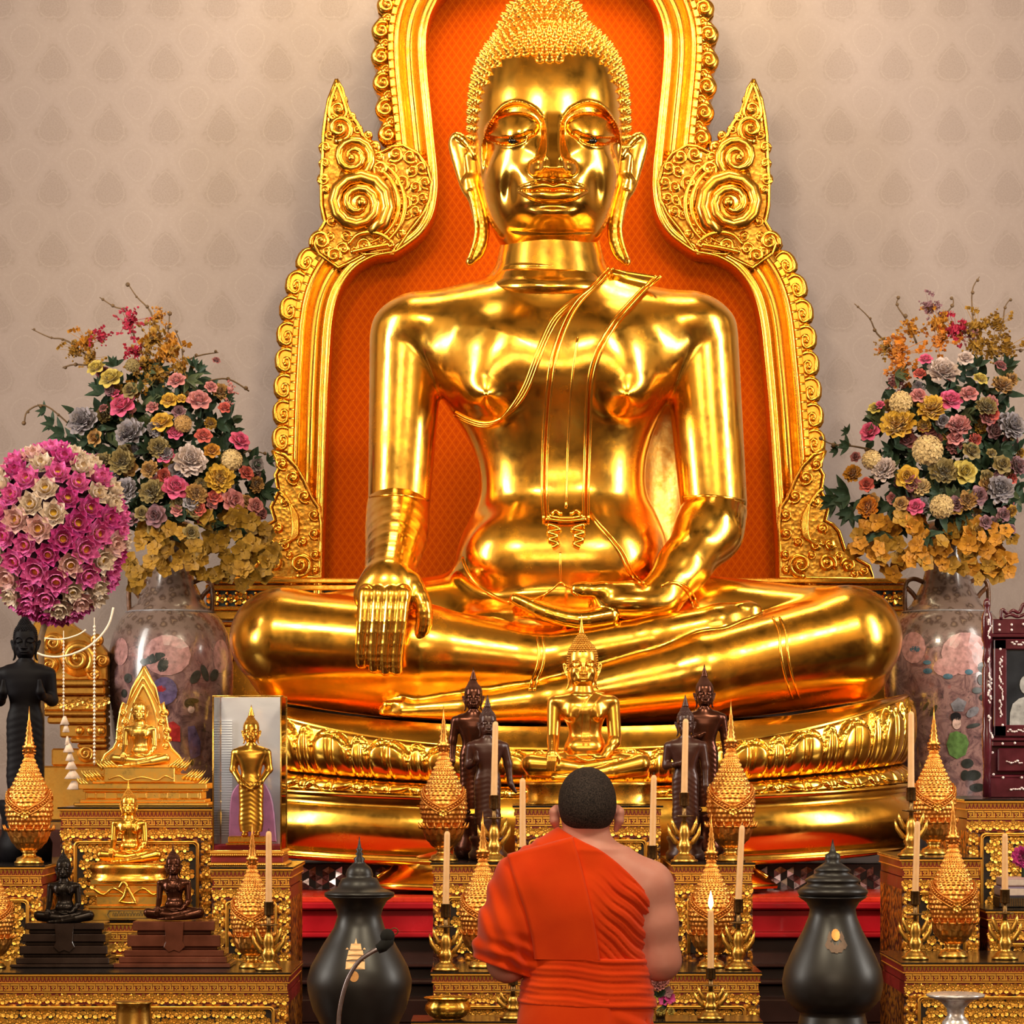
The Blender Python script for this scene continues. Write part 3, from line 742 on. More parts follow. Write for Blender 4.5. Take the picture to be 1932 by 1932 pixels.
for side in (0, 1):
    f = (lambda p_: p_) if side == 0 else mirx
    tw = MB(); px_prism(tw, f(FOOT), YF, 40, -50, 5)
    ft = tw.build('flame_foot', MT['gold_ground'], t_fr)
    rim = MB(); px_tube(rim, f(FOOT+FOOT[:1]), 3.6, YF, 40, 1, 6)
    for k in range(4): px_tube(rim, dens(f([(524+k*9, 925+k*10), (548+k*5, 950+k*9), (556+k*3, 985+k*5), (554+k*2, 1018), (540-k*4, 1030)]), 4), 4.2, YF, 42, 1, 6)
    rim.build('rim', MT['gold_carved'], ft)
    for cx, cy, r, a0, sg, tn in FS:
        c = f([(cx, cy)])[0]; mb = MB(); scroll(mb, c[0], c[1], r, a0 if side == 0 else PI-a0, sg if side == 0 else -sg, YF, 42, tn, .26); mb.build('scroll', MT['gold_carved'], ft)
def flower_relief(mb, c, r, D_axis=(0, -1, 0), pet=6, rot=0.0, h=.35):
    """carved rosette in the XZ plane facing -Y: a domed eye and broad cupped petals"""
    x, y, z = c; vs = []; fs = []
    for k in range(pet):
        a0 = rot+2*PI*k/pet; w = PI/pet*.96; b = len(vs)
        for (q, da, d) in ((.26, -.55, .3), (.26, .55, .3), (.72, -.98, .35), (.62, 0, .45), (.72, .98, .35), (.97, -.62, .85), (1.04, 0, 1.0), (.97, .62, .85), (.80, -1.0, -.1), (.80, 1.0, -.1), (1.08, 0, -.1)):
            a = a0+da*w; vs.append((x+r*q*math.cos(a), y-r*h*d, z+r*q*math.sin(a)))
        for f in ((0, 1, 3), (0, 3, 2), (1, 4, 3), (2, 3, 6, 5), (3, 4, 7, 6), (2, 5, 8), (4, 9, 7), (5, 6, 10), (6, 7, 10)): fs.append(tuple(b+i for i in f))
    b = len(vs); vs.append((x, y-r*h*1.1, z))
    for i in range(8): a = rot+2*PI*i/8; vs.append((x+r*.19*math.cos(a), y-r*h*.95, z+r*.19*math.sin(a)))
    for i in range(8): a = rot+2*PI*i/8; vs.append((x+r*.25*math.cos(a), y-r*h*.2, z+r*.25*math.sin(a)))
    for i in range(8):
        j = (i+1) % 8; fs.append((b, b+1+i, b+1+j)); fs.append((b+1+i, b+9+i, b+9+j, b+1+j))
    mb.add(vs, fs, False)
# flat base of the throne back: bars and rosettes, behind the knees
base = MB()
for y0, y1, fr_ in ((1094, 1103, 50), (1105, 1116, 42), (1146, 1154, 44), (1156, 1172, 56), (1176, 1182, 48), (1182, 1230, 30), (1230, 1246, 52), (1246, 1330, 30)):
    a = P(392, y1, YF); c = P(1706, y0, YF); base.box(a.x, c.x, YF-W(fr_, YF), YF+.2, a.z, c.z, .006)
pb = base.build('base_moulding', MT['gold_carved'], t_fr)
a = P(392, 1146, YF); c = P(1706, 1116, YF); bk = MB(); bk.box(a.x, c.x, YF-W(28, YF), YF+.15, a.z, c.z); bk.build('rosette_ground', plain('dark_green_inlay', (.012, .03, .035), .35), t_fr)
ros = (MB(), MB())
for i, px in enumerate(list(range(404, 612, 18))+list(range(1476, 1706, 18))):
    ro = ros[px > 1000]
    q = P(px, 1131, YF); flower_relief(ro, (q.x, YF-W(30, YF), q.z), W(8.5 if i % 3 else 12, YF), pet=5, rot=i)
    for dy in (-10, 10): r = P(px+9, 1131+dy, YF); ro.ball((r.x, YF-W(31, YF), r.z), W(4, YF), 6, 5)
for ro in ros: ro.build('rosette_band', MT['gold_carved'], t_fr)
# gilt moulded side stand at the far left, behind the black standing image
t_ss = thing('carved_side_stand', 'gilded carved side stand with volutes behind the black standing statue', 'stand', P(140, 1550, 13.6))
mb = MB()
for x0, x1, y0, y1, fr_ in ((60, 205, 1284, 1296, 60), (64, 205, 1296, 1312, 50), (72, 205, 1312, 1342, 36), (90, 205, 1342, 1352, 50), (96, 205, 1352, 1366, 44), (118, 205, 1366, 1392, 34), (138, 205, 1392, 1402, 40), (150, 205, 1402, 1412, 30), (100, 205, 1412, 1445, 20), (60, 205, 1445, 1548, 40)):
    a = P(x0, y1, 13.6); c = P(x1, y0, 13.6); mb.box(a.x, c.x, 13.6-W(fr_, 13.6), 13.66, a.z, c.z, .008)
px_prism(mb, [(70, 1284), (205, 1284), (205, 1232), (190, 1215), (170, 1200), (140, 1180), (110, 1150), (80, 1150), (60, 1190)], 13.6, 20, -30, 4)
mb.build('body', MT['gold_dull'], t_ss)
for cx, cy, r, a0, sg in ((150, 1243, 34, 1, -1), (103, 1214, 19, 2, 1), (196, 1247, 12, 3, 1), (96, 1255, 17, 2, 1), (178, 1272, 12, 0, 1), (165, 1422, 16, 1, -1), (185, 1208, 11, 1, 1)):
    mb = MB(); scroll(mb, cx, cy, r, a0, sg, 13.58, 22, 1.7, .26); mb.build('scroll', MT['gold_dull'], t_ss)
mb = MB()
for i in range(14):
    q = P(80+i*10, 1327, 13.5)
    if q.x < P(205, 1327, 13.5).x: flower_relief(mb, (q.x, 13.6-W(36, 13.6), q.z+W(((i*7) % 5-2)*2.5, 13.5)), W(8, 13.5), pet=5, rot=i)
for i in range(3): q = P(150+i*20, 1379, 13.5); mb.ball((q.x, 13.6-W(34, 13.6), q.z), W(9, 13.5), 10, 8)
mb.build('rosette_band', MT['gold_dull'], t_ss)

# ---- lotus seat
DP = 13.35; PXC = 1066; PA, PB = 644, 372
t_lo = thing('lotus_pedestal', 'wide gilded lotus pedestal with two rows of petals under the seated giant', 'pedestal', P(PXC, 1640, DP))
def loft_pt(t, a, b, zc, ze, pw):
    s, c = math.sin(t), math.cos(t); e = 2/2.35
    x = a*abs(s)**e*(1 if s >= 0 else -1); y = -b*abs(c)**e*(1 if c >= 0 else -1)
    q = min(1, abs(x)/PA); z = zc+(ze-zc)*q**pw
    return x, y, z
def zpx(py, D): return CZ-(py-HY)*D/F
def ring_rows(rows, n=220, petal=None, NV=1):
    """rows: (a, b, py at centre front, py at the ends, power); petals push the surface out along its own radius"""
    pts = []
    for j, (a, b, pc, pe, pw) in enumerate(rows):
        r = []
        for i in range(n):
            t = -PI+2*PI*i/n
            x, y, z = loft_pt(t, a, b, zpx(pc, DP-b*DP/F), zpx(pe, DP), pw)
            r.append((P(PXC, 0, DP).x+W(x, DP), DP+W(y, DP), z))
        pts.append(r)
    return pts
def petal_band(r_top, r_bot, bulge, up, n=1300, m=36):
    """full ring of alternating broad and narrow lotus petals"""
    # arc length table so that petals keep an even width
    ts = np.linspace(-PI, PI, 4001); xy = np.array([loft_pt(t, r_top[0], r_top[1], 0, 0, 2)[:2] for t in ts])
    ds = np.hypot(*np.diff(xy, axis=0).T); S = np.concatenate([[0], np.cumsum(ds)]); N = round(S[-1]/108); pitch = S[-1]/N
    tt = np.interp(np.arange(n)/n*S[-1], S, ts); sv = np.arange(n)/n*S[-1]
    rows = []
    for j in range(m+1):
        v = j/m; r = []                                   # v = 0 at the waist, 1 at the petal tips
        for i in range(n):
            a = r_bot[0]+(r_top[0]-r_bot[0])*v; b = r_bot[1]+(r_top[1]-r_bot[1])*v
            pc = r_bot[2]+(r_top[2]-r_bot[2])*v; pe = r_bot[3]+(r_top[3]-r_bot[3])*v; pw = r_bot[4]+(r_top[4]-r_bot[4])*v
            c = ((sv[i]-S[-1]/2)/pitch+.34) % 1.0
            if c < .68: u = (c-.34)/.34; wide = 1
            else: u = (c-.84)/.16; wide = 0
            tip = .97-.34*abs(u)**2.6 if wide else .95-.5*abs(u)**2.4
            ins = tip-v; bow = math.sin(PI*min(1, v*1.08)**.75)
            d = bulge*.55*bow
            if ins > 0:
                e_ = min(1, ins/.16)**.5; s_ = max(0, 1-abs(u)**6)**.5
                lob = (1-.5*math.exp(-(u/.11)**2)) if wide else (1-.35*math.exp(-(u/.2)**2))
                d += bulge*.62*(1 if wide else .7)*e_*s_*lob*(.6+.4*v)
            if abs(ins) < .05 and v > .15: d += bulge*.20
            x, y, z = loft_pt(tt[i], a, b, zpx(pc, DP-b*DP/F), zpx(pe, DP), pw)
            nx, ny = x/(a*a), y/(b*b); l = math.hypot(nx, ny)+1e-9
            r.append((P(PXC, 0, DP).x+W(x+nx/l*d, DP), DP+W(y+ny/l*d, DP), z))
        rows.append(r)
    g = MB(); g.grid(rows, closed_u=True); return g
RT = (628, 356, 1371, 1308, 2.4); RR = (642, 370, 1414, 1313, 2.5); RWu = (626, 356, 1480, 1436, 2.0); RWl = (622, 352, 1482, 1437, 2.0); RL = (648, 374, 1504, 1473, 2.0)
mb = MB(); mb.grid(ring_rows([(1, 1, 1371, 1371, 2.4), (560, 300, 1371, 1331, 2.4), RT, (640, 368, 1410, 1308, 2.5), (644, 372, 1414, 1312, 2.5), (640, 368, 1419, 1318, 2.5), (612, 344, 1425, 1326, 2.5)]), closed_u=True); mb.build('seat_rim', MT['gold_big'], t_lo)
petal_band(RR, RWu, 26, True).build('upper_petals', MT['gold_petal'], t_lo)
petal_band(RL, RWl, 16, False).build('lower_petals', MT['gold_petal'], t_lo)
tor = [(636, 362, 1503, 1472, 2), (652, 378, 1506, 1476, 2), (652, 378, 1512, 1482, 2), (644, 370, 1516, 1486, 2), (650, 376, 1522, 1490, 2)]
for k in range(13):
    a = k/12*PI; tor.append((640+26*math.sin(a)**.8-6*(k/12), 366+26*math.sin(a)**.8-6*(k/12), 1524+(1624-1524)*k/12, 1492+(1590-1492)*k/12, 2))
tor += [(648, 374, 1628, 1594, 2), (648, 374, 1633, 1598, 2), (600, 330, 1640, 1604, 2)]
mb = MB(); mb.grid(ring_rows(tor), closed_u=True); mb.build('torus_base', MT['gold_big'], t_lo)
# draped gold cloth front ('apron') hanging from the middle of the pedestal
mb = MB(); rows = []
for j, (py, hw, fr_) in enumerate([(1508, 330, 386), (1530, 348, 400), (1560, 352, 404), (1590, 350, 402), (1615, 342, 398), (1635, 336, 392), (1648, 342, 396), (1660, 362, 408), (1672, 380, 420), (1678, 388, 424), (1684, 386, 420)]):
    r = []
    for i in range(41):
        u = -1+2*i/40; ed = max(0, abs(u)-.86)/.14
        D = DP-W(fr_-46*ed*ed-70*u*u, DP); r.append(tuple(P(1080+hw*u+ (0), py-8*u*u, D)))
    rows.append(r)
mb.grid(rows)
back = [[(x, y+.06, z) for x, y, z in r] for r in rows][::-1]; mb.grid(back)
mb.build('apron', MT['gold_big'], t_lo)
for sx in (-1, 1):
    mb = MB(); mb.tube([P(1080+sx*q[1], q[0]-8, DP-W(q[2]-118, DP)) for q in [(1508, 318, 386), (1530, 350, 400), (1560, 354, 404), (1590, 352, 402), (1615, 344, 398), (1635, 338, 394), (1650, 346, 396), (1664, 368, 408)]], W(5, DP), 8); mb.build('apron_edge', MT['gold_big'], t_lo)

# ---- mosaic band, red plinth, dark steps
t_pl = thing('altar_plinth', 'red and dark timber plinth with mirror mosaic band below the lotus pedestal', 'plinth', (P(PXC, 0, 13.3).x, 13.3, 0))
red = plain('red_lacquer', (.42, .008, .016), .22, var=.2, scale=6, coat=.4)
dark = plain('dark_red_timber', (.040, .010, .008), .35, var=.3, scale=8)
dm = MB(); x0 = P(500, 0, 13.0).x; x1 = P(1722, 0, 13.0).x
dm.box(x0, x1, 12.98, 13.1, zpx(1696, 12.98), 1.285); dm.build('mosaic_ground', plain('black_grout', (.012, .008, .01), .4), t_pl)
lts = (MB(), MB()); mds = (MB(), MB()); rr = .034
for r in range(7):
    for c in range(48):
        cx = x0+.05+c*rr*math.sqrt(3)+(r % 2)*rr*math.sqrt(3)/2; cz = zpx(1692, 12.98)+r*rr*1.5
        if cx > x1-.04 or cz+rr > 1.284: continue
        if P(840, 0, 12.9).x < cx < P(1390, 0, 12.9).x: continue
        hx = [(cx+rr*.97*math.cos(PI/6+PI/3*i), cz+rr*.97*math.sin(PI/6+PI/3*i)) for i in range(6)]
        for k, q in ((0, lts[cx > .3]), (1, mds[cx > .3])):
            tl = rng.uniform(-.004, .004, 2); v = [(cx, cz), hx[2*k+(r+c) % 2], hx[(2*k+1+(r+c) % 2) % 6], hx[(2*k+2+(r+c) % 2) % 6]]
            q.add([(x, 12.972+tl[i % 2], z) for i, (x, z) in enumerate(v)], [(0, 3, 2, 1)], False)
m1_ = plain('silver_mirror_tile', (.50, .44, .52), .12, .9, scale=90, var=.4); m2_ = plain('grey_mirror_tile', (.20, .15, .18), .15, .9, scale=90, var=.5)
for q in lts: q.build('light_mirror_tiles', m1_, t_pl)
for q in mds: q.build('grey_mirror_tiles', m2_, t_pl)
b = MB(); b.box(x0-.02, x1+.02, 12.24, 14.5, zpx(1703, 12.24), zpx(1693, 12.24), .004); b.build('red_edge', plain('orange_red_edge', (.6, .03, .01), .3), t_pl)
b = MB()
for y0, y1, f_ in ((1703, 1716, 12.20), (1716, 1760, 12.24), (1760, 1770, 12.18)): b.box(x0-.04, x1+.03, f_, 14.5, zpx(y1, f_), zpx(y0, f_), .006)
b.build('red_lacquer_course', red, t_pl)
b = MB()
for y0, y1, f_ in ((1770, 1820, 12.26), (1820, 1826, 12.14), (1826, 1850, 12.2), (1850, 1858, 12.08), (1858, 1886, 12.14), (1886, 1930, 12.0)): b.box(x0-.04, x1+.03, f_, 14.5, zpx(y1, f_), zpx(y0, f_), .005)
b.box(x0-.04, x1+.03, 11.9, 14.5, 0, zpx(1930, 12.0), .01); b.box(x0-.12, x1+.12, 13.1, 14.5, 0.3, 1.27, 0)
for xa, xb in ((-120, 378), (1790, 2100)): b.box(P(xa, 0, 12.6).x, P(xb, 0, 12.6).x, 12.15, 14.45, 0, zpx(1560, 12.6), .01)
b.build('dark_steps', dark, t_pl)
# ================================================================ robe lines of the great image, laid on its surface
BVH = BVHTree.FromPolygons([tuple(v) for v in BV], [tuple(q) for q in BQ])
CAML = Vector((-(1048-CX), -F, -(1420-1360)))
def hit(px, py):
    d = Vector(L(px, py, 0))-CAML; h = BVH.ray_cast(CAML, d.normalized())
    if h[0] is None: return Vector(L(px, py, -60)), Vector((0, -1, 0))
    n = h[1]; return h[0], (n if n.dot(d) < 0 else -n)
def smooth_pts(ps, it=2):
    for _ in range(it): ps = [ps[0]]+[(ps[i-1]+ps[i]*2+ps[i+1])/4 for i in range(1, len(ps)-1)]+[ps[-1]]
    return ps
def line_on(mb, pts, r=3.2, off=1.0, k=6, n=6):
    ps = smooth_pts([hit(x, y)[0]+hit(x, y)[1]*off for x, y in dens(pts, k)], 3)
    mb.tube([p*KB for p in ps], r*KB, n)
def sheet_on(mb, left, right, off=6, M=10, k=6):
    Lp, Rp = dens(left, k), dens(right, k); n = min(len(Lp), len(Rp)); rows = []
    for j in range(n):
        a, b = Lp[j], Rp[j]; r = []
        for i in range(M+1):
            t = i/M; h, nn = hit(a[0]+(b[0]-a[0])*t, a[1]+(b[1]-a[1])*t); r.append(h+nn*off)
        r = smooth_pts(r, 1); e0, n0 = hit(*a); e1, n1 = hit(*b)
        rows.append([e0-n0*4]+r+[e1-n1*4])
    for i in range(M+3):
        col = smooth_pts([rows[j][i] for j in range(n)], 3)
        for j in range(n): rows[j][i] = col[j]
    top = [p+Vector((0, 10, 0)) for p in rows[0]]; bot = [p+Vector((0, 9, 0)) for p in rows[-1]]
    mb.grid([[tuple(p*KB) for p in r] for r in [top]+rows+[bot]])
SL = [(1152, 508), (1118, 542), (1086, 578), (1062, 622), (1046, 670), (1037, 720), (1031, 790), (1028, 860), (1027, 930), (1030, 984)]
SR = [(1243, 522), (1200, 566), (1166, 604), (1140, 642), (1122, 686), (1113, 730), (1109, 800), (1107, 870), (1105, 930), (1106, 984)]
def robe_parts(t, mat):
    mb = MB(); sheet_on(mb, SL, SR, 6); sash = mb.build('shoulder_sash', mat, t, local=True)
    mb = MB()
    for q in (0, 1):
        o = -4+q*9
        line_on(mb, [(x+o, y) for x, y in SL], 2.8, 7); line_on(mb, [(x-o, y) for x, y in SR], 2.8, 7)
    line_on(mb, [(1090, 640), (1078, 720), (1073, 800), (1070, 880), (1068, 962)], 2.6, 7)
    line_on(mb, [(1030, 984), (1068, 988), (1106, 984)], 3.5, 8)
    for s in (-1, 1):                                     # folded tail end
        line_on(mb, [(1068+s*34, 992), (1068+s*10, 1000), (1068+s*36, 1006), (1068+s*14, 1013), (1068+s*34, 1020), (1068+s*14, 1026), (1068+s*26, 1034)], 4.5, 4)
        line_on(mb, [(1068+s*8, 975), (1068+s*20, 968), (1068+s*30, 978), (1068+s*14, 982)], 3, 8)
    mb.build('sash_border', mat, sash, local=True)
    mb = MB()
    for o in (0, 7, 13): line_on(mb, [(1120-o, 548), (1062-o, 592), (1034-o*.8, 636), (1016-o*.8, 684), (1000-o*.8, 726), (980-o*.8, 760), (952-o*.5, 786+o*.3), (918, 798+o*.6), (884, 790+o*.6), (858, 776+o*.6)], 2.8, 1)
    mb.build('robe_neck_edge', mat, t, local=True)
    mb = MB()
    for o in (0, 8): line_on(mb, [(1110+o*.5, 968), (1140+o, 1006), (1168+o, 1042), (1186+o, 1080), (1206+o, 1100)], 2.4, 1)
    line_on(mb, [(872, 1052), (884, 1082), (906, 1108), (938, 1128), (962, 1138)], 3.5, 1)
    for pts in ([(1057, 1042), (1057, 1070), (1058, 1098)], [(1058, 1098), (1036, 1116), (1004, 1134)], [(1058, 1098), (1076, 1112), (1090, 1124)]): line_on(mb, pts, 2.4, 0)
    mb.build('waist_hem', mat, t, local=True)
    mb = MB()
    for o in (0, 10): line_on(mb, [(1014+o, 1204), (1017+o, 1228), (1014+o, 1256), (1004+o, 1282), (1000+o*.8, 1302)], 2.6, 1)
    mb.build('ankle_hem', mat, t, local=True); mb = MB()
    for o in (0, 13): line_on(mb, [(1458+o, 1166), (1470+o, 1190), (1472+o, 1222), (1478+o, 1262), (1488+o, 1296), (1496+o, 1318)], 2.6, 1)
    mb.build('ankle_hem', mat, t, local=True)
    mb = MB()
    for o in (0, 9): line_on(mb, [(1248+o, 1106-o*.6), (1272+o, 1100), (1292+o, 1112), (1304+o, 1134), (1308+o, 1148)], 2.6, 1)
    mb.build('wrist_hem', mat, t, local=True)
    for a in ([(698, 938), (730, 934), (766, 935), (808, 944)], [(1288, 938), (1320, 936), (1360, 937), (1404, 944)]): mb = MB(); line_on(mb, a, 2.6, 0); mb.build('sleeve_hem', mat, t, local=True)
    # robe falling behind the left arm
    mb = MB(); rows = []
    for j, (py, xl, xr) in enumerate([(640, 1262, 1330), (700, 1248, 1350), (770, 1225, 1360), (850, 1210, 1366), (940, 1212, 1340), (1020, 1226, 1310), (1100, 1240, 1300), (1150, 1250, 1300)]):
        rows.append([tuple(Vector(L(xl+(xr-xl)*i/10, py, 98-j*9+1.5*math.sin(i*1.7+j*.5)-6*math.sin(PI*i/10)))*KB) for i in range(11)])
    mb.grid(rows); mb.grid([[(x, y+14*KB, z) for x, y, z in r] for r in rows][::-1]); mb.build('robe_fall', MT['gold_leafed'], t, local=True)
robe_parts(BUD, MT['gold_big'])
mb = MB()
for u, w in ((968, 266.5), (1117, 266.5)):
    v = face_front(u, w); c = Vector(hp(u, v+1.5, w-.6))*KB; mb = MB(); mb.ball(tuple(c), 10*KB, 12, 8, (1, .5, .60)); mb.build('pupil', plain('black_inlay', (.004, .003, .003), .15, var=0), BUD, local=True, label='black inlaid pupil')

# ================================================================ smaller seated images (same pose, coarser carving)
def seated_proto():
    V, Q = buddha_mesh(9.0, 5.0, 5.0, 2); V = relax(V, Q, 1, .3)
    me = mesh_np('body', V, Q)
    c = curl_mb(25, 1.5, 1, 6, .55); me2 = c.mesh('hair_curls')
    f = MB()     # flame finial on the crown knot
    z = 0; f.lathe([(14, -50), (26, -66), (30, -78), (24, -88), (27, -96), (17, -112), (20, -122), (12, -145), (13, -155), (7, -190), (4, -230), (1, -255)][::1], (0, 0, 0), 10)
    top = hp(1028, 12, 0); f.v = [(x+top[0], y+top[1], -zz+top[2]) for x, y, zz in f.v]; f.f = [q[::-1] for q in f.f]
    s = MB()
    for child in BUD.children:
        if child.name.split('.')[0] in ('shoulder_sash',):
            for mm in [child]+list(child.children):
                b = len(s.v); s.v.extend([tuple(v.co/KB) for v in mm.data.vertices]); s.f.extend([tuple(b+i for i in p.vertices) for p in mm.data.polygons]); s.sm.extend([True]*len(mm.data.polygons))
        if child.name.startswith('robe_neck_edge'):
            b = len(s.v); s.v.extend([tuple(v.co/KB) for v in child.data.vertices]); s.f.extend([tuple(b+i for i in p.vertices) for p in child.data.polygons]); s.sm.extend([True]*len(child.data.polygons))
    return me, me2, f.mesh('flame_finial'), s.mesh('shoulder_sash')
SEAT = seated_proto()
def seated(name, label, cx, base, D, width, mat, fin=True, group=None, fy=.6):
    """cx, base: pixel under the middle of the crossed legs; width: knee to knee in px"""
    s = W(width, D)/1255.0
    t = thing(name, label, 'statue', P(cx, base, D), group=group)
    for me, nm in zip(SEAT, ('body', 'hair_curls', 'flame_finial', 'shoulder_sash')):
        if nm == 'flame_finial' and not fin: continue
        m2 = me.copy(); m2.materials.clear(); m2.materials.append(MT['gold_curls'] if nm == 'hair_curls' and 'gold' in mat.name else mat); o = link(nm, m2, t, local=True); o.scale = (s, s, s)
        o.location = (-18*s, 0, 14*s)
    return t
MT['gold_small'] = gold('polished_small_gold', (1.0, .56, .095), (.90, .38, .03), .20, .34, 14)
MT['gold_pale'] = gold('bright_gold_paint', (1.0, .66, .17), (1.0, .52, .08), .25, .38, 14)
MT['bronze_dark'] = plain('black_bronze', (.020, .014, .012), .28, .7, .35, 30)
MT['bronze_brown'] = plain('brown_bronze', (.080, .024, .012), .24, .75, .3, 30)
MT['wood_black'] = plain('black_lacquer_statue', (.004, .003, .0045), .55, .0, .3, 30, bump=.1, spec=.12)
# ================================================================ standing images, 100 units tall
def standing_sdf(mode_r, mode_l):
    def f(p):
        rows = [(4, -9.5, 9.5, -7, 5.5), (12, -10.5, 10.5, -7, 5.5), (25, -10.2, 10.2, -6.6, 5.6), (40, -10.6, 10.6, -6.6, 6), (46, -10.4, 10.4, -6.6, 6), (54, -8.6, 8.6, -6, 5), (62, -10.6, 10.6, -7, 5.2), (68, -12.5, 12.5, -7.2, 5), (73, -12.5, 12.5, -6, 4.5), (76, -7, 7, -4, 4), (78, -4, 4, -3, 3)]
        d = stack(p, rows, 2.2)
        d = smin(d, cone(p, (0, 0, 74), (0, -.5, 81), 4.2, 3.6), 3)
        d = smin(d, cone(p, (-9, 0, 72), (9, 0, 72), 4.4, 4.4), 4)
        fold = .055*np.sin(p[:, 2]*1.6+np.abs(p[:, 0])*.8+p[:, 0]*.35)*ss(60-p[:, 2], 0, 14)*ss(p[:, 2], 6, 12)
        d = d-fold
        for sx, md in ((-1, mode_r), (1, mode_l)):
            sh = (sx*13.2, .3, 71)
            if md == 'down': pts = [sh, (sx*15.5, .5, 56), (sx*16, -1.5, 43)]; hd = [(sx*16.2, -2.2, 40), (sx*16.6, -3, 34)]
            elif md == 'out': pts = [sh, (sx*16.5, .5, 57), (sx*17.5, -2, 45)]; hd = [(sx*18.2, -3, 41), (sx*22, -4, 35)]
            elif md == 'up': pts = [sh, (sx*14.8, 1, 56.5), (sx*11, -10, 58.5)]; hd = [(sx*10.4, -12, 61), (sx*10, -13, 67)]
            elif md == 'chest': pts = [sh, (sx*15, .5, 56), (sx*8, -9, 56.5)]; hd = [(sx*5, -9.6, 57.5), (sx*0.5, -9.8, 60)]
            else: pts = [sh, (sx*15, .5, 57), (sx*9, -6.6, 47)]; hd = [(sx*6, -7.8, 44), (-sx*2, -8.6, 39.5)]
            arm = chain(p, pts, [4.0, 3.2, 2.2], 2)
            hand = chain(p, [pts[-1]]+hd, [2.2, 2.3, 1.2], 1.5, (1, 1, 1)); d = smin(d, smin(arm, hand, 1.2), 1.3)
        for sx in (-1, 1): d = smin(d, ell(p, (sx*5, -5, 1.8), (3.2, 6, 1.9)), 1)
        # legs below the robe
            
        for sx in (-1, 1): d = smin(d, cone(p, (sx*5, -.5, 8), (sx*5, -.5, 2), 2.8, 2.3), .8)
        return d
    return f
_hd = None
def head_small():
    global _hd
    if _hd is None:
        A = surfnet(head_sdf, hp(875, -220, 492), hp(1200, 165, 5), 6, 1.25, 2); B = surfnet(ear_sdf, hp(835, -45, 490), hp(1240, 60, 215), 5, 1, 2)
        _hd = joinVQ([A, B])
    return _hd
HEAD_S = 12.6/275
def standing_mesh(mr, ml):
    V, Q = surfnet(standing_sdf(mr, ml), (-26, -18, -1), (26, 9, 84), .55, 1.1, 2)
    hv, hq = head_small(); c = hp(1036, 0, 470); hv2 = (hv-c)*HEAD_S+np.array([0, -.2, 79.2])
    return joinVQ([(V, Q), (hv2, hq)])
def crown_small(tall=True):
    c = curl_mb(25, 1.5, 1, 6, .55); k = hp(1036, 0, 470)
    c.v = [tuple((np.array(v)-k)*HEAD_S+np.array([0, -.2, 79.2])) for v in c.v]
    f = MB(); f.lathe([(2.6, 0), (3.0, .8), (2.2, 1.6), (2.5, 2.4), (1.6, 4), (1.7, 4.6), (.8, 7), (.1, 10 if tall else 8)], (0, .4, 102.2), 10)
    return c, f
STM = {}
def standing(name, label, cx, base, top, D, mat, mr, ml, rz=0, group=None, plinth=None, tall=True):
    """top: pixel row of the finial tip"""
    key = (mr, ml)
    if key not in STM:
        V, Q = standing_mesh(mr, ml); c, f = crown_small(); STM[key] = (mesh_np('body', V, Q), c.mesh('hair_curls'), f.mesh('flame_finial'))
    s = W(base-top, D)/112.0
    t = thing(name, label, 'statue', P(cx, base, D), rz, group)
    for me, nm in zip(STM[key], ('body', 'hair_curls', 'flame_finial')):
        if nm == 'flame_finial' and not tall: continue
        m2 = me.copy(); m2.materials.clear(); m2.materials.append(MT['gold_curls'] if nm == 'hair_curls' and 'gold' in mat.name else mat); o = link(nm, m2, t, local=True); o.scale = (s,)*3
    if plinth:
        mb = MB(); mb.lathe([(15, -plinth), (15.5, -plinth*.7), (13, -plinth*.55), (13, -plinth*.3), (15, -plinth*.1), (14.5, .3)], (0, -1.5, 0), 24); 
        mb.v = [(x*s, y*s, z*s) for x, y, z in mb.v]; mb.build('plinth', mat, t, local=True)
    return t
# ================================================================ gilt altar tables
def carved_mat(name, c_hi, c_lo, sc):
    t = NT(name); v = t.obj(); d = t.vor(v, sc); n = t.noise(v, sc*2.2, 3)
    f = t.math('MULTIPLY_ADD', n, .4, t.math('MULTIPLY', d, .9))
    t.p(col=t.ramp(f, [(.30, c_hi), (.55, c_lo), (.75, (.05, .008, .004))]), rough=.38, metal=t.mr(f, .5, .7, 1, .1)); t.bump(t.math('SUBTRACT', 1.0, f), .8, .01); return t.m
MT['carved_side'] = carved_mat('carved_gilt_side', (1.0, .56, .10), (.70, .25, .03), 38)
MT['red_ground'] = plain('red_lacquer_ground', (.20, .010, .008), .4, var=.25, scale=20)
MT['black_ground'] = plain('black_carving_ground', (.014, .007, .005), .5, var=.2)
MT['black_top'] = plain('black_lacquer_top', (.010, .008, .008), .18, var=.2)
def leaf_relief(mb, c, ln, ang, w, h):
    x, y, z = c; ca, sa = math.cos(ang), math.sin(ang)
    def q(a, b, d): return (x+ca*a-sa*b, y-d, z+sa*a+ca*b)
    mb.add([q(0, 0, 0), q(ln*.45, -w, h*.3), q(ln, 0, h*.2), q(ln*.45, w, h*.3), q(ln*.45, 0, h)], [(0, 4, 1)[::-1], (1, 4, 2)[::-1], (2, 4, 3)[::-1], (3, 4, 0)[::-1]], False)
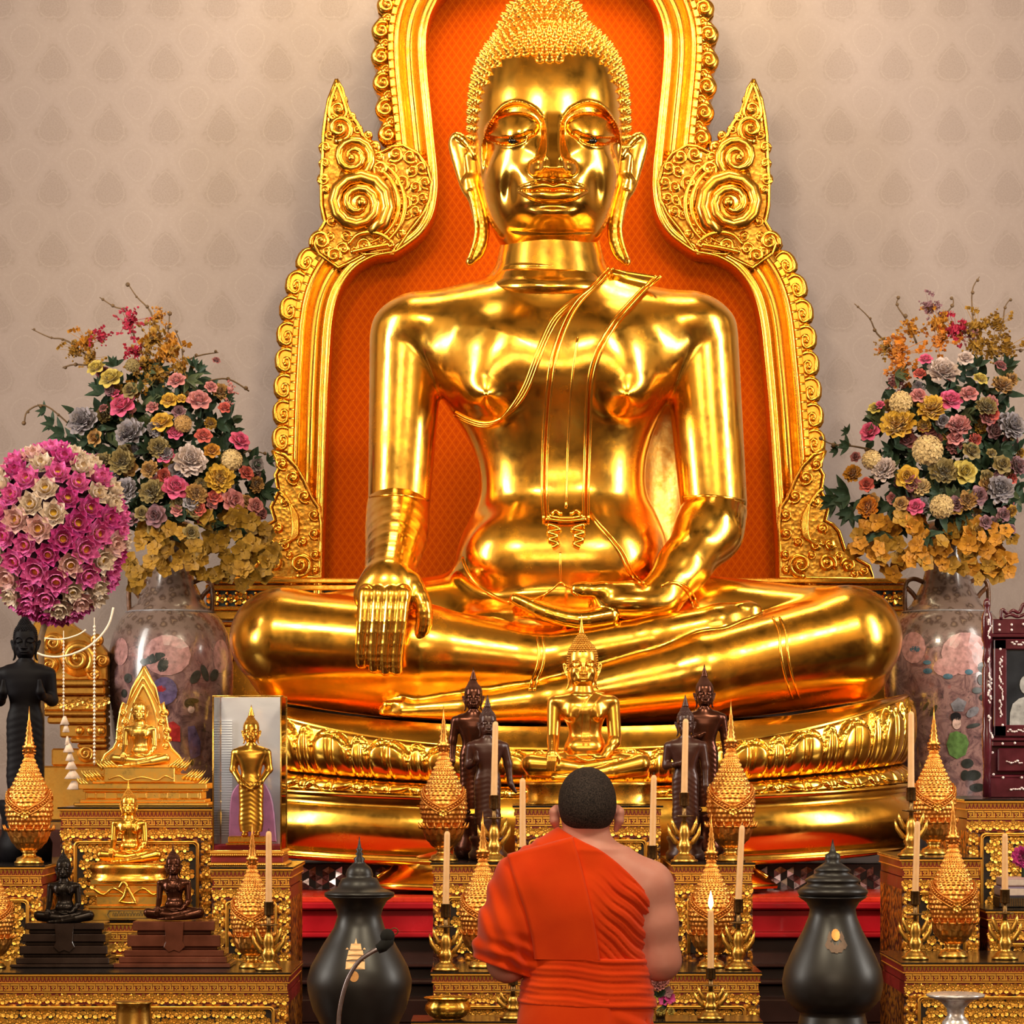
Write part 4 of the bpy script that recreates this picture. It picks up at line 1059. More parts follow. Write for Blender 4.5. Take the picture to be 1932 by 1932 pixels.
def band_flowers(mb, x0, x1, zc, y, u, step, r, seed):
    R = random.Random(seed); n = max(1, int(round((x1-x0)/(step*u)))); st = (x1-x0)/n
    for i in range(n):
        cx = x0+(i+.5)*st; jz = ((i % 2)*2-1)*1.5*u
        flower_relief(mb, (cx, y, zc+jz), r*u*R.uniform(.9, 1.08), pet=R.choice((5, 6)), rot=R.random()*6, h=.27)
        for s in (-1, 1):
            for k in range(3): leaf_relief(mb, (cx+s*st*.30, y, zc+jz*.3+(k-1)*6*u), 9*u, (0 if s > 0 else PI)+R.uniform(-.9, .9)+(k-1)*.6*s, 3.6*u, 3*u)
def panel_flowers(mb, x0, x1, z0, z1, y, u, step, r, seed):
    R = random.Random(seed); nx = max(1, int((x1-x0)/(step*u))); nz = max(1, int((z1-z0)/(step*u*.92)))
    for j in range(nz):
        for i in range(nx):
            cx = x0+(i+.5+(.25 if j % 2 else -.25))*(x1-x0)/nx+R.uniform(-2, 2)*u; cz = z0+(j+.5)*(z1-z0)/nz+R.uniform(-2, 2)*u
            rr = r*u*R.uniform(.85, 1.1)
            if cx-rr < x0 or cx+rr > x1: continue
            flower_relief(mb, (cx, y, cz), rr, pet=R.choice((5, 6)), rot=R.random()*6, h=.30)
            for k in range(2): leaf_relief(mb, (cx, y+.001, cz), 17*u, R.random()*2*PI, 4*u, 2.5*u)
TB = dict(T1=(1835, 10.0), T2=(1523, 10.95), T3=(1633, 10.62), T4=(1636, 10.62), T5=(1738, 10.66), T6=(1520, 11.2), T7=(1628, 10.85), T9=(1834, 10.3), T10=(1927, 9.92), T11=(1816, 10.0), T12=(1618, 10.62), T13=(1508, 11.05), T14=(1716, 10.66))
def on(k, D):
    """image row where a thing at depth D stands on that table"""
    y, d = TB[k]; return HY+(y-HY)*d/D-.2
def table(name, label, x0, x1, top, D, depth, bottom=0.0, vis=120, seed=1, frieze=True, key=True, panel=True, k=.66):
    u = W(1, D)*k; X0_, X1_ = P(x0, 0, D).x, P(x1, 0, D).x; zt = zpx(top, D); G = MT['gold_table']
    t = thing(name, label, 'altar table', ((X0_+X1_)/2, D+depth/2, bottom))
    b = MB(); b.box(X0_-5*u, X1_+5*u, D-5*u, D+depth, zt-5*u, zt, u); b.build('tabletop', MT['black_top'], t, label='black lacquered top')
    z = zt-5*u
    b = MB(); b.box(X0_-4*u, X1_+4*u, D-4*u, D+depth, z-5*u, z, .8*u); b.box(X0_-1*u, X1_+1*u, D-1*u, D+depth-.01, z-26*u, z-23*u, .5*u); b.build('top_rail', G, t)
    c = MB(); c.box(X0_+1*u, X1_-1*u, D+1*u, D+depth-.01, z-23*u, z-5*u); c.build('petal_ground', MT['red_ground'], t)
    m = MB(); n = max(2, int((X1_-X0_)/(11*u))); st = (X1_-X0_)/n
    for i in range(n):
        cx = X0_+(i+.5)*st; m.add([(cx-st*.48, D+.6*u, z-6*u), (cx, D+.6*u, z-22*u), (cx+st*.48, D+.6*u, z-6*u), (cx, D-4*u, z-7*u), (cx, D-1*u, z-15*u)], [(0, 1, 4), (1, 2, 4), (2, 3, 4), (3, 0, 4)])
        if i: m.add([(cx-st*.5-st*.22, D+.6*u, z-22*u), (cx-st*.5+st*.22, D+.6*u, z-22*u), (cx-st*.5, D-1*u, z-16*u)], [(0, 1, 2)])
    m.build('petal_band', G, t); z -= 26*u
    bodyz = z
    if key:
        c = MB(); c.box(X0_+5*u, X1_-5*u, D+2*u, D+depth-.02, z-24*u, z); c.build('key_ground', MT['red_ground'], t)
        m = MB(); n = max(1, int(round((X1_-X0_-12*u)/(27*u)))); st = (X1_-X0_-12*u)/n; s_ = st/27
        for i in range(n):
            a = X0_+6*u+i*st
            for bx in ((0, 20, 15.4, 20), (15.6, 20, 5.5, 16), (3, 13.4, 9.4, 13.2), (6.2, 10.4, 3, 10.5), (3, 27.2, 1, 5.0), (22, 26, 4.5, 13.2), (21.6, 27, 15.4, 20)):
                m.box(a+bx[0]*s_, a+bx[1]*s_, D-.4*u, D+2.5*u, z-22*u+bx[2]*u, z-22*u+bx[3]*u)
        m.box(X0_+4*u, X1_-4*u, D-1*u, D+4*u, z-27*u, z-23.5*u); m.build('key_fret', G, t); z -= 27*u
    if frieze:
        c = MB(); c.box(X0_+3*u, X1_-3*u, D+2*u, D+depth-.02, z-33*u, z); c.build('frieze_ground', MT['red_ground'], t)
        m = MB(); band_flowers(m, X0_+4*u, X1_-4*u, z-16.5*u, D+1.5*u, u, 25, 14.5, seed); m.build('flower_frieze', G, t); z -= 33*u
    if panel:
        zb = max(bottom+.02, z-vis*u/k); g = MB(); ins = 44*u
        xa, xb = X0_+ins, X1_-ins; r = 12*u
        if xb-xa > 40*u:
            path = [(xa, zb), (xa, z-8*u-r)]+[(xa+r-r*math.cos(a), z-8*u-r+r*math.sin(a)) for a in np.linspace(.2, PI/2, 5)]+[(xb-r+r*math.sin(a), z-8*u-r+r*math.cos(a)) for a in np.linspace(0, PI/2-.2, 5)]+[(xb, z-8*u-r), (xb, zb)]
            g.tube([(x, D-1*u, zz) for x, zz in path], 3.4*u, 6)
            g.tube([(x+(5*u if x < (xa+xb)/2 else -5*u), D, zz-5*u) for x, zz in path], 1.6*u, 5); g.build('panel_frame', G, t)
            m = MB(); panel_flowers(m, xa+5*u, xb-5*u, zb, z-12*u, D+7.5*u, u, 26, 15.5, seed+3); m.build('carved_panel', G, t)
            c = MB(); c.box(xa, xb, D+8*u, D+12*u, zb, z); c.build('panel_ground', MT['black_ground'], t)
        for s, (pa, pb) in enumerate(((X0_+3*u, X0_+ins-3*u), (X1_-ins+3*u, X1_-3*u))):
            m = MB(); nz = max(1, int((z-zb)/(34*u)))
            for j in range(nz):
                cz = zb+(j+.5)*(z-zb)/nz; flower_relief(m, ((pa+pb)/2, D+1.5*u, cz), 14*u, pet=6, rot=j, h=.4)
                for q in (-1, 1): leaf_relief(m, ((pa+pb)/2+q*5*u, D+1.6*u, cz+13*u), 14*u, PI/2-q*.9, 5*u, 4*u); leaf_relief(m, ((pa+pb)/2+q*5*u, D+1.6*u, cz-13*u), 14*u, -PI/2+q*.9, 5*u, 4*u)
            m.build('carved_post', G, t)
    b = MB(); zc_ = z
    b.box(X0_+3*u, X1_-3*u, D+12*u, D+depth-.02, bottom, z); 
    if panel:
        b.box(X0_+3*u, X0_+44*u, D+2*u, D+12*u, bottom, z); b.box(X1_-44*u, X1_-3*u, D+2*u, D+12*u, bottom, z); b.box(X0_+44*u, X1_-44*u, D+2*u, D+12*u, z-9*u, z)
    b.build('carcass', MT['carved_side'], t)
    return t
table('altar_table', 'long gilt altar table carrying the two dark seated Buddhas', -70, 546, 1835, 10.0, .58, vis=150, seed=2)
table('altar_table', 'tall gilt altar table under the throned golden Buddha', 112, 403, 1523, 10.95, .75, vis=240, seed=5)
table('altar_table', 'short gilt table beneath the black standing statue at left edge', -70, 82, 1633, 10.62, .9, vis=170, seed=8)
table('altar_table', 'gilt table carrying the glass case', 398, 550, 1636, 10.62, .62, vis=170, seed=11)
table('altar_table', 'small gilt stand under the golden Buddha with a name plate', 168, 340, 1738, 10.66, .22, vis=50, seed=14)
table('altar_table', 'raised gilt table under the bright golden Buddha behind the monk', 970, 1248, 1520, 11.2, .6, vis=250, seed=17)
table('altar_table', 'gilt table with two dark standing statues, left of the monk', 815, 957, 1628, 10.85, .75, vis=110, seed=20)
table('altar_table', 'gilt table with two bronze standing statues, right of the monk', 1269, 1422, 1628, 10.85, .75, vis=110, seed=23)
table('altar_table', 'broad gilt altar table directly in front of the monk', 815, 1435, 1834, 10.3, .52, vis=70, seed=26)
table('altar_table', 'lowest gilt offering table with the burning candle', 778, 1437, 1927, 9.92, .24, vis=40, seed=29)
table('altar_table', 'gilt altar table at the lower right corner behind the silver stand', 1704, 2010, 1816, 10.0, .6, vis=110, seed=32)
table('altar_table', 'gilt table with bud shaped offering beside the right black urn', 1700, 1850, 1618, 10.62, .65, vis=200, seed=35)
table('altar_table', 'gilt table carrying the dark red pearl inlaid cabinet', 1822, 2020, 1508, 11.05, .9, vis=260, seed=38)
table('altar_table', 'small gilt step table below the books at the right edge', 1862, 2010, 1716, 10.66, .36, vis=90, seed=41)

# ================================================================ bud shaped gilt offerings
def grid_lathe(prof, n, disp=None, yscale=1.0):
    """fine surface of revolution with relief; prof (r, z) bottom to top"""
    P_ = np.array(prof, float); L_ = np.concatenate([[0], np.cumsum(np.hypot(*np.diff(P_, axis=0).T))])
    return P_, L_
def relief_lathe(mb, prof, n, m, scale_fn):
    P_, L_ = grid_lathe(prof, n); rows = []
    for j in range(m+1):
        v = j/m; r = np.interp(v*L_[-1], L_, P_[:, 0]); z = np.interp(v*L_[-1], L_, P_[:, 1]); row = []
        for i in range(n):
            a = 2*PI*i/n; rr = r+scale_fn(i/n, v, r); row.append((rr*math.sin(a), -rr*math.cos(a), z))
        rows.append(row)
    mb.grid(rows, closed_u=True); return mb
def phum_master():
    t = thing('bud_offering', 'x', 'offering', (0, 0, 0), group=None)
    k = .00195; G = MT['gold_filigree']
    def S(pr): return [(r*k, z*k) for r, z in pr]
    bud = [(36, 70), (43, 82), (48, 100), (49.5, 115), (48, 130), (42, 150), (32, 172), (22, 192), (14, 212), (9, 226), (8, 232)]
    def scl(u, v, r):
        N, M = 26, 17; b = v*M; rb = int(b); fy = b-rb; a = (u*N+.5*(rb % 2)) % 1.0
        s = abs(a-.5)*2; top = 1-s*.9; return k*(3.4*max(0, (1-s*.85))*max(0, 1-abs(fy-.35)*1.5)-1.2)
    b = MB(); relief_lathe(b, S(bud), 204, 120, scl); b.build('bud', G, t, local=True)
    sp_ = [(8, 230), (11, 234), (10, 238), (14, 242), (15, 246), (9, 249), (11, 253), (7.5, 258), (9.5, 262), (6, 268), (8, 272), (5, 279), (6.5, 283), (3.6, 290), (4.5, 293), (2, 302), (.3, 330)]
    b = MB(); b.lathe(S(sp_), n=14)
    for i in range(6):
        a = 2*PI*i/6; b.ball((13*k*math.sin(a), -13*k*math.cos(a), 236*k), 2.6*k, 6, 5); b.ball((13*k*math.sin(a), -13*k*math.cos(a), 230*k), 1.8*k, 6, 5)
    b.build('spire', G, t, local=True)
    P_ = np.array(bud, float)
    for back in (0, PI):
        mb = MB()
        for o in (-6.5, 0, 6.5):
            for s in (-1, 1):
                pts = []
                for i in range(15):
                    q = i/14; a = back+s*q*1.45; z = 106+o+44*q**1.1; r = np.interp(z, P_[:, 1], P_[:, 0])+(3.0 if o else 3.4); pts.append((r*k*math.sin(a), -r*k*math.cos(a), z*k))
                if o: mb.tube(pts, 2.0*k, 5)
                else:
                    for p in pts: mb.ball(p, 2.9*k, 6, 5)
        mb.build('diamond_band', G, t, local=True)
    mb = MB(); q = MB(); flower_relief(q, (0, -51*k, 106*k), 10*k, pet=8, h=.4); mb.merge(q); mb.ball((0, -56*k, 106*k), 3.4*k, 8, 6); mb.build('medallion', MT['gold_pale'], t, local=True)
    bowl = [(15, 27), (24, 33), (34, 44), (41, 57), (43, 68), (45, 72), (42, 74), (38, 70)]
    def pet(u, v, r):
        N = 16; rb = int(v*3.2); a = (u*N+.5*(rb % 2)) % 1.0; s = abs(a-.5)*2; fy = v*3.2-rb; return k*2.6*max(0, 1-s)*(1-abs(fy-.4))
    b = MB(); relief_lathe(b, S(bowl), 96, 36, pet)
    for i in range(18):
        a = 2*PI*i/18; b.tube([(43*k*math.sin(a), -43*k*math.cos(a), 70*k), (51*k*math.sin(a), -51*k*math.cos(a), 72*k), (54*k*math.sin(a), -54*k*math.cos(a), 82*k)], [4*k, 3*k, .6*k], 5)
    b.build('bowl', G, t, local=True)
    b = MB(); b.lathe(S([(30, 0), (31, 4), (27, 7), (26, 12), (20, 15), (15, 17), (13, 22), (17, 25), (15, 29)]), n=28); b.build('foot', MT['brass'], t, local=True)
    return t
PH = phum_master()
def phum(x, top, base, D, label, first=[True]):
    s = W(base-top, D)/(330*.00195); o = PH if first[0] else dup(PH); first[0] = False
    o.location = P(x, base, D); o.scale = (s, s, s); o['label'] = label; o['group'] = 'gilt bud offerings on the altar'; return o
phum(55, 1332, on('T3', 10.78), 10.78, 'gilt bud offering in front of the black standing statue')
phum(-13, 1562, on('T1', 10.2), 10.2, 'gilt bud offering cut by the left edge, beside the black seated Buddha')
phum(476, 1548, on('T1', 10.22), 10.22, 'gilt bud offering in front of the glass case table')
phum(837, 1329, on('T7', 11.0), 11.0, 'gilt bud offering left of the pair of standing statues')
phum(911, 1530, on('T9', 10.52), 10.52, "gilt bud offering half hidden by the monk's left shoulder")
phum(1379, 1319, on('T7', 10.98), 10.98, 'gilt bud offering right of the pair of standing statues')
phum(1342, 1533, on('T9', 10.52), 10.52, 'gilt bud offering behind the burning candle')
phum(1762, 1330, on('T12', 10.95), 10.95, 'gilt bud offering in front of the right porcelain vase')
phum(1798, 1500, on('T11', 10.25), 10.25, 'gilt bud offering in front of the right stepped table')

# ================================================================ candles in brass holders
WAX = plain('cream_wax', (.80, .46, .21), .5, var=.06, sss=.0)
def flame_mat():
    t = NT('candle_flame'); t.p(col=(1, .6, .2), emit=(1, .62, .22), estr=14.0); return t.m
def candle(x, yt, yb, ybase, D, label, lit=False, lean=0.0):
    u = W(1, D); c = P(x, ybase, D); t = thing('candle', label, 'candle', c, group='candles in brass holders')
    zt, zb = (ybase-yt)*u, (ybase-yb)*u
    m = MB(); m.lathe([(6.6*u, zb-5*u), (6.4*u, zb), (5.6*u, zt-12*u), (5.2*u, zt-8*u), (3.4*u, zt-5*u), (1.0*u, zt-4*u)], n=14)
    m.v = [(a-lean*(b_z-zb), b, b_z) for a, b, b_z in m.v]; m.build('wax', WAX, t, local=True)
    m = MB(); m.lathe([(.9*u, zt-5*u), (.7*u, zt+1*u)], (-lean*(zt-zb), 0, 0), n=6); m.build('wick', MT['black_ground'], t, local=True)
    if lit:
        m = MB(); m.lathe([(1*u, zt-4*u), (4.4*u, zt+2*u), (5.2*u, zt+8*u), (3.6*u, zt+17*u), (1.6*u, zt+25*u), (.2*u, zt+31*u)], n=12); m.build('flame', flame_mat(), t, local=True)
    h = max(40, ybase-yb); k = h/120.0
    m = MB(); m.lathe([(8.5*u, zb-24*u*min(1, k)), (9.2*u, zb-22*u*min(1, k)), (9*u, zb+1*u), (10*u, zb+2*u), (7*u, zb+1*u)], n=14); m.lathe([(4*u, 62*u*k), (4.4*u, zb-22*u*min(1, k))], n=10)
    m.lathe([(4*u, zb-42*u*k), (17*u, zb-40*u*k), (18*u, zb-38.5*u*k), (5*u, zb-38*u*k)], n=18); m.build('socket', MT['brass_dark'], t, local=True)
    m = MB(); m.lathe([(25*u, 0), (26*u, 4*u), (20*u, 7*u), (19*u, 11*u), (13*u, 15*u), (10*u, 20*u), (15*u, 26*u*k), (12*u, 34*u*k), (9*u, 40*u*k), (12*u, 48*u*k), (9*u, 60*u*k), (4*u, 72*u*k)], n=20); m.build('foot', MT['brass'], t, local=True)
    for s in (-1, 1):
        m = MB()
        for q in (0, 1): m.tube([(s*7*u, 0, (28+q*16)*u*k), (s*(17-q*2)*u, -2*u, (36+q*16)*u*k), (s*(27-q*6)*u, 0, (50+q*15)*u*k), (s*(31-q*7)*u, 1*u, (68+q*12)*u*k)], [2.5*u, 5.4*u, 4.2*u, .5*u], 7, True, .25, (0, -1, 0))
        m.build('leaf_bracket', MT['brass'], t, local=True)
    return t
candle(507, 1564, 1703, on('T1', 10.1), 10.1, 'cream candle in front of the glass case')
candle(841, 1564, 1707, on('T9', 10.36), 10.36, 'cream candle at the left end of the table before the monk', lean=-.02)
candle(932, 1357, 1502, on('T7', 10.9), 10.9, 'cream candle in front of the robed wooden standing statue', lean=-.02)
candle(986, 1464, 1600, on('T9', 10.4), 10.4, "cream candle rising behind the monk's left shoulder")
candle(1231, 1458, 1597, on('T9', 10.4), 10.4, "cream candle rising right of the monk's head", lean=-.02)
candle(1291, 1352, 1497, on('T7', 10.9), 10.9, 'cream candle in front of the dark right standing statue', lean=-.02)
candle(1393, 1553, 1698, on('T9', 10.42), 10.42, 'cream candle right of the burning candle, beside the bud offering', lean=-.05)
candle(1341, 1711, 1828, on('T10', 10.0), 10.0, 'burning candle with a bright flame, right of the monk', lit=True)
candle(1719, 1338, 1487, on('T12', 10.72), 10.72, 'upper cream candle at the corner of the right gilt table')
candle(1727, 1545, 1683, on('T11', 10.15), 10.15, 'lower cream candle beside the right bud offering', lean=-.03)
candle(1896, 1568, 1680, on('T11', 10.15), 10.15, 'cream candle near the right edge, in front of the books')
candle(968, 1790, 1842, on('T10', 10.0), 10.0, "stub of a candle holder at the monk's left hip")

# ================================================================ the smaller images
seated('seated_statue', 'bright golden seated Buddha with a tall finial on the raised middle table', 1105, 1473, 11.46, 247, MT['gold_small'])
def block(name, label, mat, rows, D, depth, loc=None):
    """stepped pedestal: rows of (x0, x1, y top, y bottom, extra front px)"""
    mb = MB()
    for x0, x1, y0, y1, fr_ in rows:
        a, c = P(x0, y1, D), P(x1, y0, D); mb.box(a.x, c.x, D-W(fr_, D), D+depth+W(fr_, D), a.z, c.z, W(1.6, D))
    return mb
t = thing('statue_pedestal', 'plain gold bell shaped pedestal under the bright golden Buddha', 'pedestal', P(1113, on('T6', 11.46), 11.46))
mb = MB(); c = P(1113, on('T6', 11.46), 11.46); u = W(1, 11.46); mb.lathe([(128*u, 0), (124*u, 4*u), (120*u, 10*u), (119*u, 26*u), (124*u, 36*u), (126*u, 41*u), (120*u, 43*u)], tuple(c), 48, 1, .55); mb.build('plinth', MT['gold_small'], t)
seated('seated_statue', 'bright gold seated Buddha under a pointed arch on a tiered throne', 266, 1446, 11.2, 117, MT['gold_pale'], fin=False)
t = thing('throne', 'tiered bright gold throne with a pointed flame arch', 'throne', P(268, on('T2', 11.16), 11.2))
mb = block('', '', None, [(198, 331, 1448, 1476, 14), (150, 392, 1478, 1489, 20), (158, 384, 1489, 1494, 14), (162, 380, 1494, 1508, 10), (152, 388, 1508, 1514, 16), (142, 395, 1514, on('T2', 11.16)-.3, 22), (174, 366, 1460, 1478, 4)], 11.16, .16)
mb.build('tiers', MT['gold_pale'], t)
mb = MB()
for px in (172, 190, 228, 268, 308, 346, 366): a = P(px-8, 1506, 11.13); c = P(px+8, 1496, 11.13); mb.box(a.x, c.x, 11.16-W(15, 11.1), 11.16, a.z, c.z, .002)
px_tube(mb, dens([(205, 1470), (225, 1464), (240, 1472), (268, 1466), (296, 1472), (312, 1464), (326, 1470)], 4), 1.6, 11.13, 2)
mb.build('drape_and_panels', MT['gold_pale'], t)
arch = [(273, 1258), (252, 1298), (242, 1330), (233, 1326), (229, 1342), (224, 1372), (222, 1400), (216, 1412), (200, 1424), (188, 1446), (352, 1446), (338, 1426), (324, 1412), (318, 1400), (317, 1372), (312, 1342), (309, 1326), (301, 1330), (294, 1298)]
mb = MB(); px_prism(mb, arch, 11.34, 8, -10, 2); ar = mb.build('arch_back', MT['gold_pale'], t)
mb = MB(); px_tube(mb, arch+arch[:1], 3.2, 11.34, 9, 1, 6); inn = [(273, 1290), (256, 1325), (246, 1360), (242, 1400)]
for f in (lambda x: x, lambda x: 2*271.5-x): px_tube(mb, dens([(f(x), y) for x, y in inn], 4), 3.0, 11.34, 10); px_tube(mb, dens([(f(x), y) for x, y in [(273, 1275), (249, 1318), (238, 1345), (232, 1400)]], 4), 2, 11.34, 10)
mb.build('arch_moulding', MT['gold_pale'], ar)
mb = MB()
for s in (-1, 1):
    for cx, cy, r in ((38, 1345, 8), (34, 1362, 7), (44, 1378, 7), (46, 1394, 6), (42, 1408, 6)): scroll(mb, 271+s*cx, cy, r, 1, s, 11.33, 8, 1.3, .28)
    for q, (cx, cy) in enumerate(((70, 1440), (84, 1444), (96, 1462), (110, 1464), (118, 1478))):
        for h in range(3): px_tube(mb, [(271+s*(cx-h*7-8), cy+8), (271+s*(cx-h*6), cy), (271+s*(cx-h*5+8), cy-11)], [4, 3, .4], 11.16, 4, .6, 5)
mb.build('flame_leaves', MT['gold_pale'], t)

seated('seated_statue', 'small golden seated Buddha above the name plate, between the dark ones', 246, 1628, 10.76, 124, MT['gold_small'])
t = thing('statue_pedestal', 'gold lotus pedestal with a name plate under the small golden Buddha', 'pedestal', P(243, 1738, 10.72))
mb = MB(); c = P(245, 1738, 10.74); u = W(1, 10.74); mb.lathe([(78*u, 74*u), (80*u, 78*u), (72*u, 84*u), (70*u, 92*u), (75*u, 100*u), (73*u, 107*u), (66*u, 110*u)], tuple(c), 60, 1, .55, lob=lambda a, z: .025*math.cos(a*30)); mb.build('lotus_band', MT['gold_small'], t)
mb = block('', '', None, [(170, 318, 1660, 1670, 0), (178, 310, 1670, 1684, -6), (160, 322, 1684, 1690, 6), (182, 308, 1690, 1708, 4), (166, 318, 1708, 1714, 10), (160, 322, 1714, on('T5', 10.68)-.3, 8)], 10.68, .18); mb.build('tiers', MT['gold_pale'], t)
mb = MB(); px_tube(mb, dens([(176, 1676), (196, 1688), (216, 1676), (243, 1690), (270, 1676), (290, 1688), (312, 1676)], 4), 3, 10.67, 4)
for pts in ([(226, 1676), (234, 1664), (240, 1672), (236, 1690), (228, 1700)], [(240, 1672), (250, 1690), (256, 1702)], [(226, 1700), (240, 1703), (258, 1703)]): px_tube(mb, dens(pts, 4), 3.2, 10.66, 10)
mb.build('drape_carving', MT['gold_small'], t)
pl = MB(); px_prism(pl, [(200, 1725), (206, 1716), (300, 1716), (300, 1734), (206, 1734)], 10.66, 10, 4); pl = pl.build('name_plate', MT['gold_pale'], t)
ink = plain('dark_ink', (.03, .015, .01), .6)
mb = MB(); px_tube(mb, [(204, 1725), (208, 1718), (298, 1718), (298, 1732), (208, 1732), (204, 1725)], .6, 10.655, 8.8, 1, 4)
x = 214
R_ = random.Random(3)
while x < 290:                                           # a line of small looped letters, as on the plate
    w_ = R_.uniform(3.2, 4.6); px_tube(mb, dens([(x, 1728), (x+.4, 1722.5), (x+w_*.6, 1722), (x+w_*.8, 1725), (x+w_*.7, 1728.3)], 3), .45, 10.655, 8.8, 1, 4)
    if R_.random() < .4: px_tube(mb, [(x+.5, 1720.4), (x+w_*.8, 1719.8)], .4, 10.655, 8.8, 1, 4)
    x += w_+1.2
mb.build('lettering', ink, pl)

D_ = 10.25
for nm, cx, by, wd_, D, mt, lab, rows, lab2 in (
    ('seated_statue', 123, 1741, 116, 10.28, 'bronze_dark', 'black bronze seated Buddha, left of the two dark ones', [(49, 197, 1741, 1754, 6), (54, 192, 1754, 1762, -4), (43, 200, 1762, 1777, 8), (48, 196, 1777, 1784, 2), (38, 204, 1784, 1800, 10), (44, 200, 1800, 1806, 4), (32, 208, 1806, 1818, 14), (22, 217, 1818, on('T1', D_)-.3, 22)], 'black stepped pedestal under the black bronze seated Buddha'),
    ('seated_statue', 330, 1736, 117, 10.28, 'bronze_brown', 'brown bronze seated Buddha, right of the two dark ones', [(251, 406, 1738, 1756, 6), (258, 398, 1756, 1764, -4), (241, 417, 1764, 1786, 8), (248, 410, 1786, 1792, 2), (235, 424, 1792, 1804, 12), (226, 430, 1804, 1816, 16), (217, 437, 1816, on('T1', D_)-.3, 24)], 'brown stepped wooden pedestal under the brown bronze seated Buddha')):
    seated(nm, lab, cx, by, D, wd_, MT[mt])
    t = thing('statue_pedestal', lab2, 'pedestal', P(cx, on('T1', D), D)); pm = plain('pedestal_black' if 'black' in lab2 else 'pedestal_brown', (.030, .017, .014) if 'black' in lab2 else (.13, .036, .020), .22, var=.3, scale=12, coat=.3)
    block('', '', None, rows, D-.03, .13).build('tiers', pm, t)
    mb = MB(); px_prism(mb, [(cx-18, rows[0][2]+1), (cx+18, rows[0][2]+1), (cx+16, 1776), (cx+20, 1786), (cx+10, 1796), (cx, 1792), (cx-10, 1796), (cx-20, 1786), (cx-16, 1776)], D-.03, 14, -2, 1); mb.build('cloth_front', pm, t)

GS = 'dark standing statues flanking the bright golden Buddha'
standing('standing_statue', 'glossy bronze standing Buddha at the back, left of the golden Buddha', 893, 1536, 1259, 11.3, MT['bronze_brown'], 'down', 'down', group=GS, plinth=(on('T7', 11.3)-1536)/2.46)
MT['robed_wood'] = plain('brown_wood_statue', (.052, .015, .010), .34, .15, .25, 25)
standing('standing_statue', 'matt brown wooden standing Buddha in front, one hand bent, left side', 920, 1578, 1311, 11.1, MT['robed_wood'], 'up', 'out', .12, GS, (on('T7', 11.1)-1578)/2.38)
standing('standing_statue', 'matt brown wooden standing Buddha in front, right side, hand on chest', 1293, 1578, 1310, 11.13, MT['robed_wood'], 'chest', 'down', -.12, GS, (on('T7', 11.13)-1578)/2.39)
standing('standing_statue', 'glossy bronze standing Buddha at the back, right of the golden Buddha', 1329, 1532, 1253, 11.34, MT['bronze_brown'], 'chest', 'down', group=GS, plinth=(on('T7', 11.34)-1532)/2.49)
standing('standing_statue', 'large black standing Buddha at the left edge, below the lotus ball', 48, 1510, 1135, 11.05, MT['wood_black'], 'up', 'up', plinth=(on('T3', 11.05)-1510)/3.35, tall=False)

# ================================================================ glass case with a standing image
DG = 10.74
t = thing('glass_case', 'upright glass case with gold edges holding a standing Buddha', 'display case', P(470, 1636, DG))
mb = block('', '', None, [(396, 536, 1605, 1611, 4), (400, 532, 1611, 1616, 0), (392, 540, 1628, on('T4', DG), 8)], DG, .27); mb.build('base_moulding', MT['gold_table'], t)
mb = block('', '', None, [(398, 534, 1616, 1628, 2)], DG, .27); mb.build('base_red', MT['red_ground'], t)
for yy in (1613, 1631):
    mb = MB()
    for i in range(34): q = P(398+i*4.1, yy, DG); mb.ball((q.x, DG-W(4 if yy == 1613 else 8.5, DG), q.z), W(2, DG), 6, 5)
    mb.build('beading', MT['gold_table'], t)
a = P(402, 1605, DG); c = P(530, 1313, DG); dp = .27
def edge(mb, p0, p1, r=.0030): mb.tube([p0, p1], r, 6)
fr = MB()
for x in (a.x, c.x):
    for y in (DG, DG+dp): edge(fr, (x, y, a.z), (x, y, c.z))
    for z in (a.z, c.z): edge(fr, (x, DG, z), (x, DG+dp, z))
for z in (a.z, c.z):
    for y in (DG, DG+dp): edge(fr, (a.x, y, z), (c.x, y, z))
fr.build('gold_edges', MT['brass'], t)
def glass_mat():
    t_ = NT('clear_glass'); tr = t_.n('BsdfTransparent'); gl = t_.n('BsdfGlossy'); gl.inputs['Roughness'].default_value = .03
    fz = t_.n('Fresnel'); fz.inputs[0].default_value = 1.45; mx = t_.n('MixShader'); t_.set(mx.inputs[0], fz.outputs[0]); t_.t.links.new(tr.outputs[0], mx.inputs[1]); t_.t.links.new(gl.outputs[0], mx.inputs[2]); t_.t.links.new(mx.outputs[0], t_.out.inputs[0]); return t_.m
MT['glass'] = glass_mat()
g = MB(); g.box(a.x, c.x, DG, DG+.003, a.z, c.z); g.build('front_pane', MT['glass'], t)
g = MB(); g.box(c.x-.003, c.x, DG+.004, DG+dp, a.z, c.z); g.build('side_pane', MT['glass'], t); g = MB(); g.box(a.x, a.x+.003, DG+.004, DG+dp, a.z, c.z); g.build('side_pane', MT['glass'], t)
def backm():
    t_ = NT('mirror_reflection_grey'); v = t_.obj(); n = t_.noise(v, 5, 5, .6, 1.5); sx = t_.n('SeparateXYZ'); t_.set(sx.inputs[0], v)
    cc = t_.ramp(n, [(.3, (.66, .66, .72)), (.5, (.82, .81, .86)), (.7, (.72, .70, .77))])  # pale grey painted in place of what the mirror would reflect
    t_.p(col=cc, rough=.15, metal=.25); return t_.m
g = MB(); g.box(a.x+.004, c.x-.004, DG+dp-.012, DG+dp-.004, a.z, c.z); g.build('mirror_back', backm(), t)
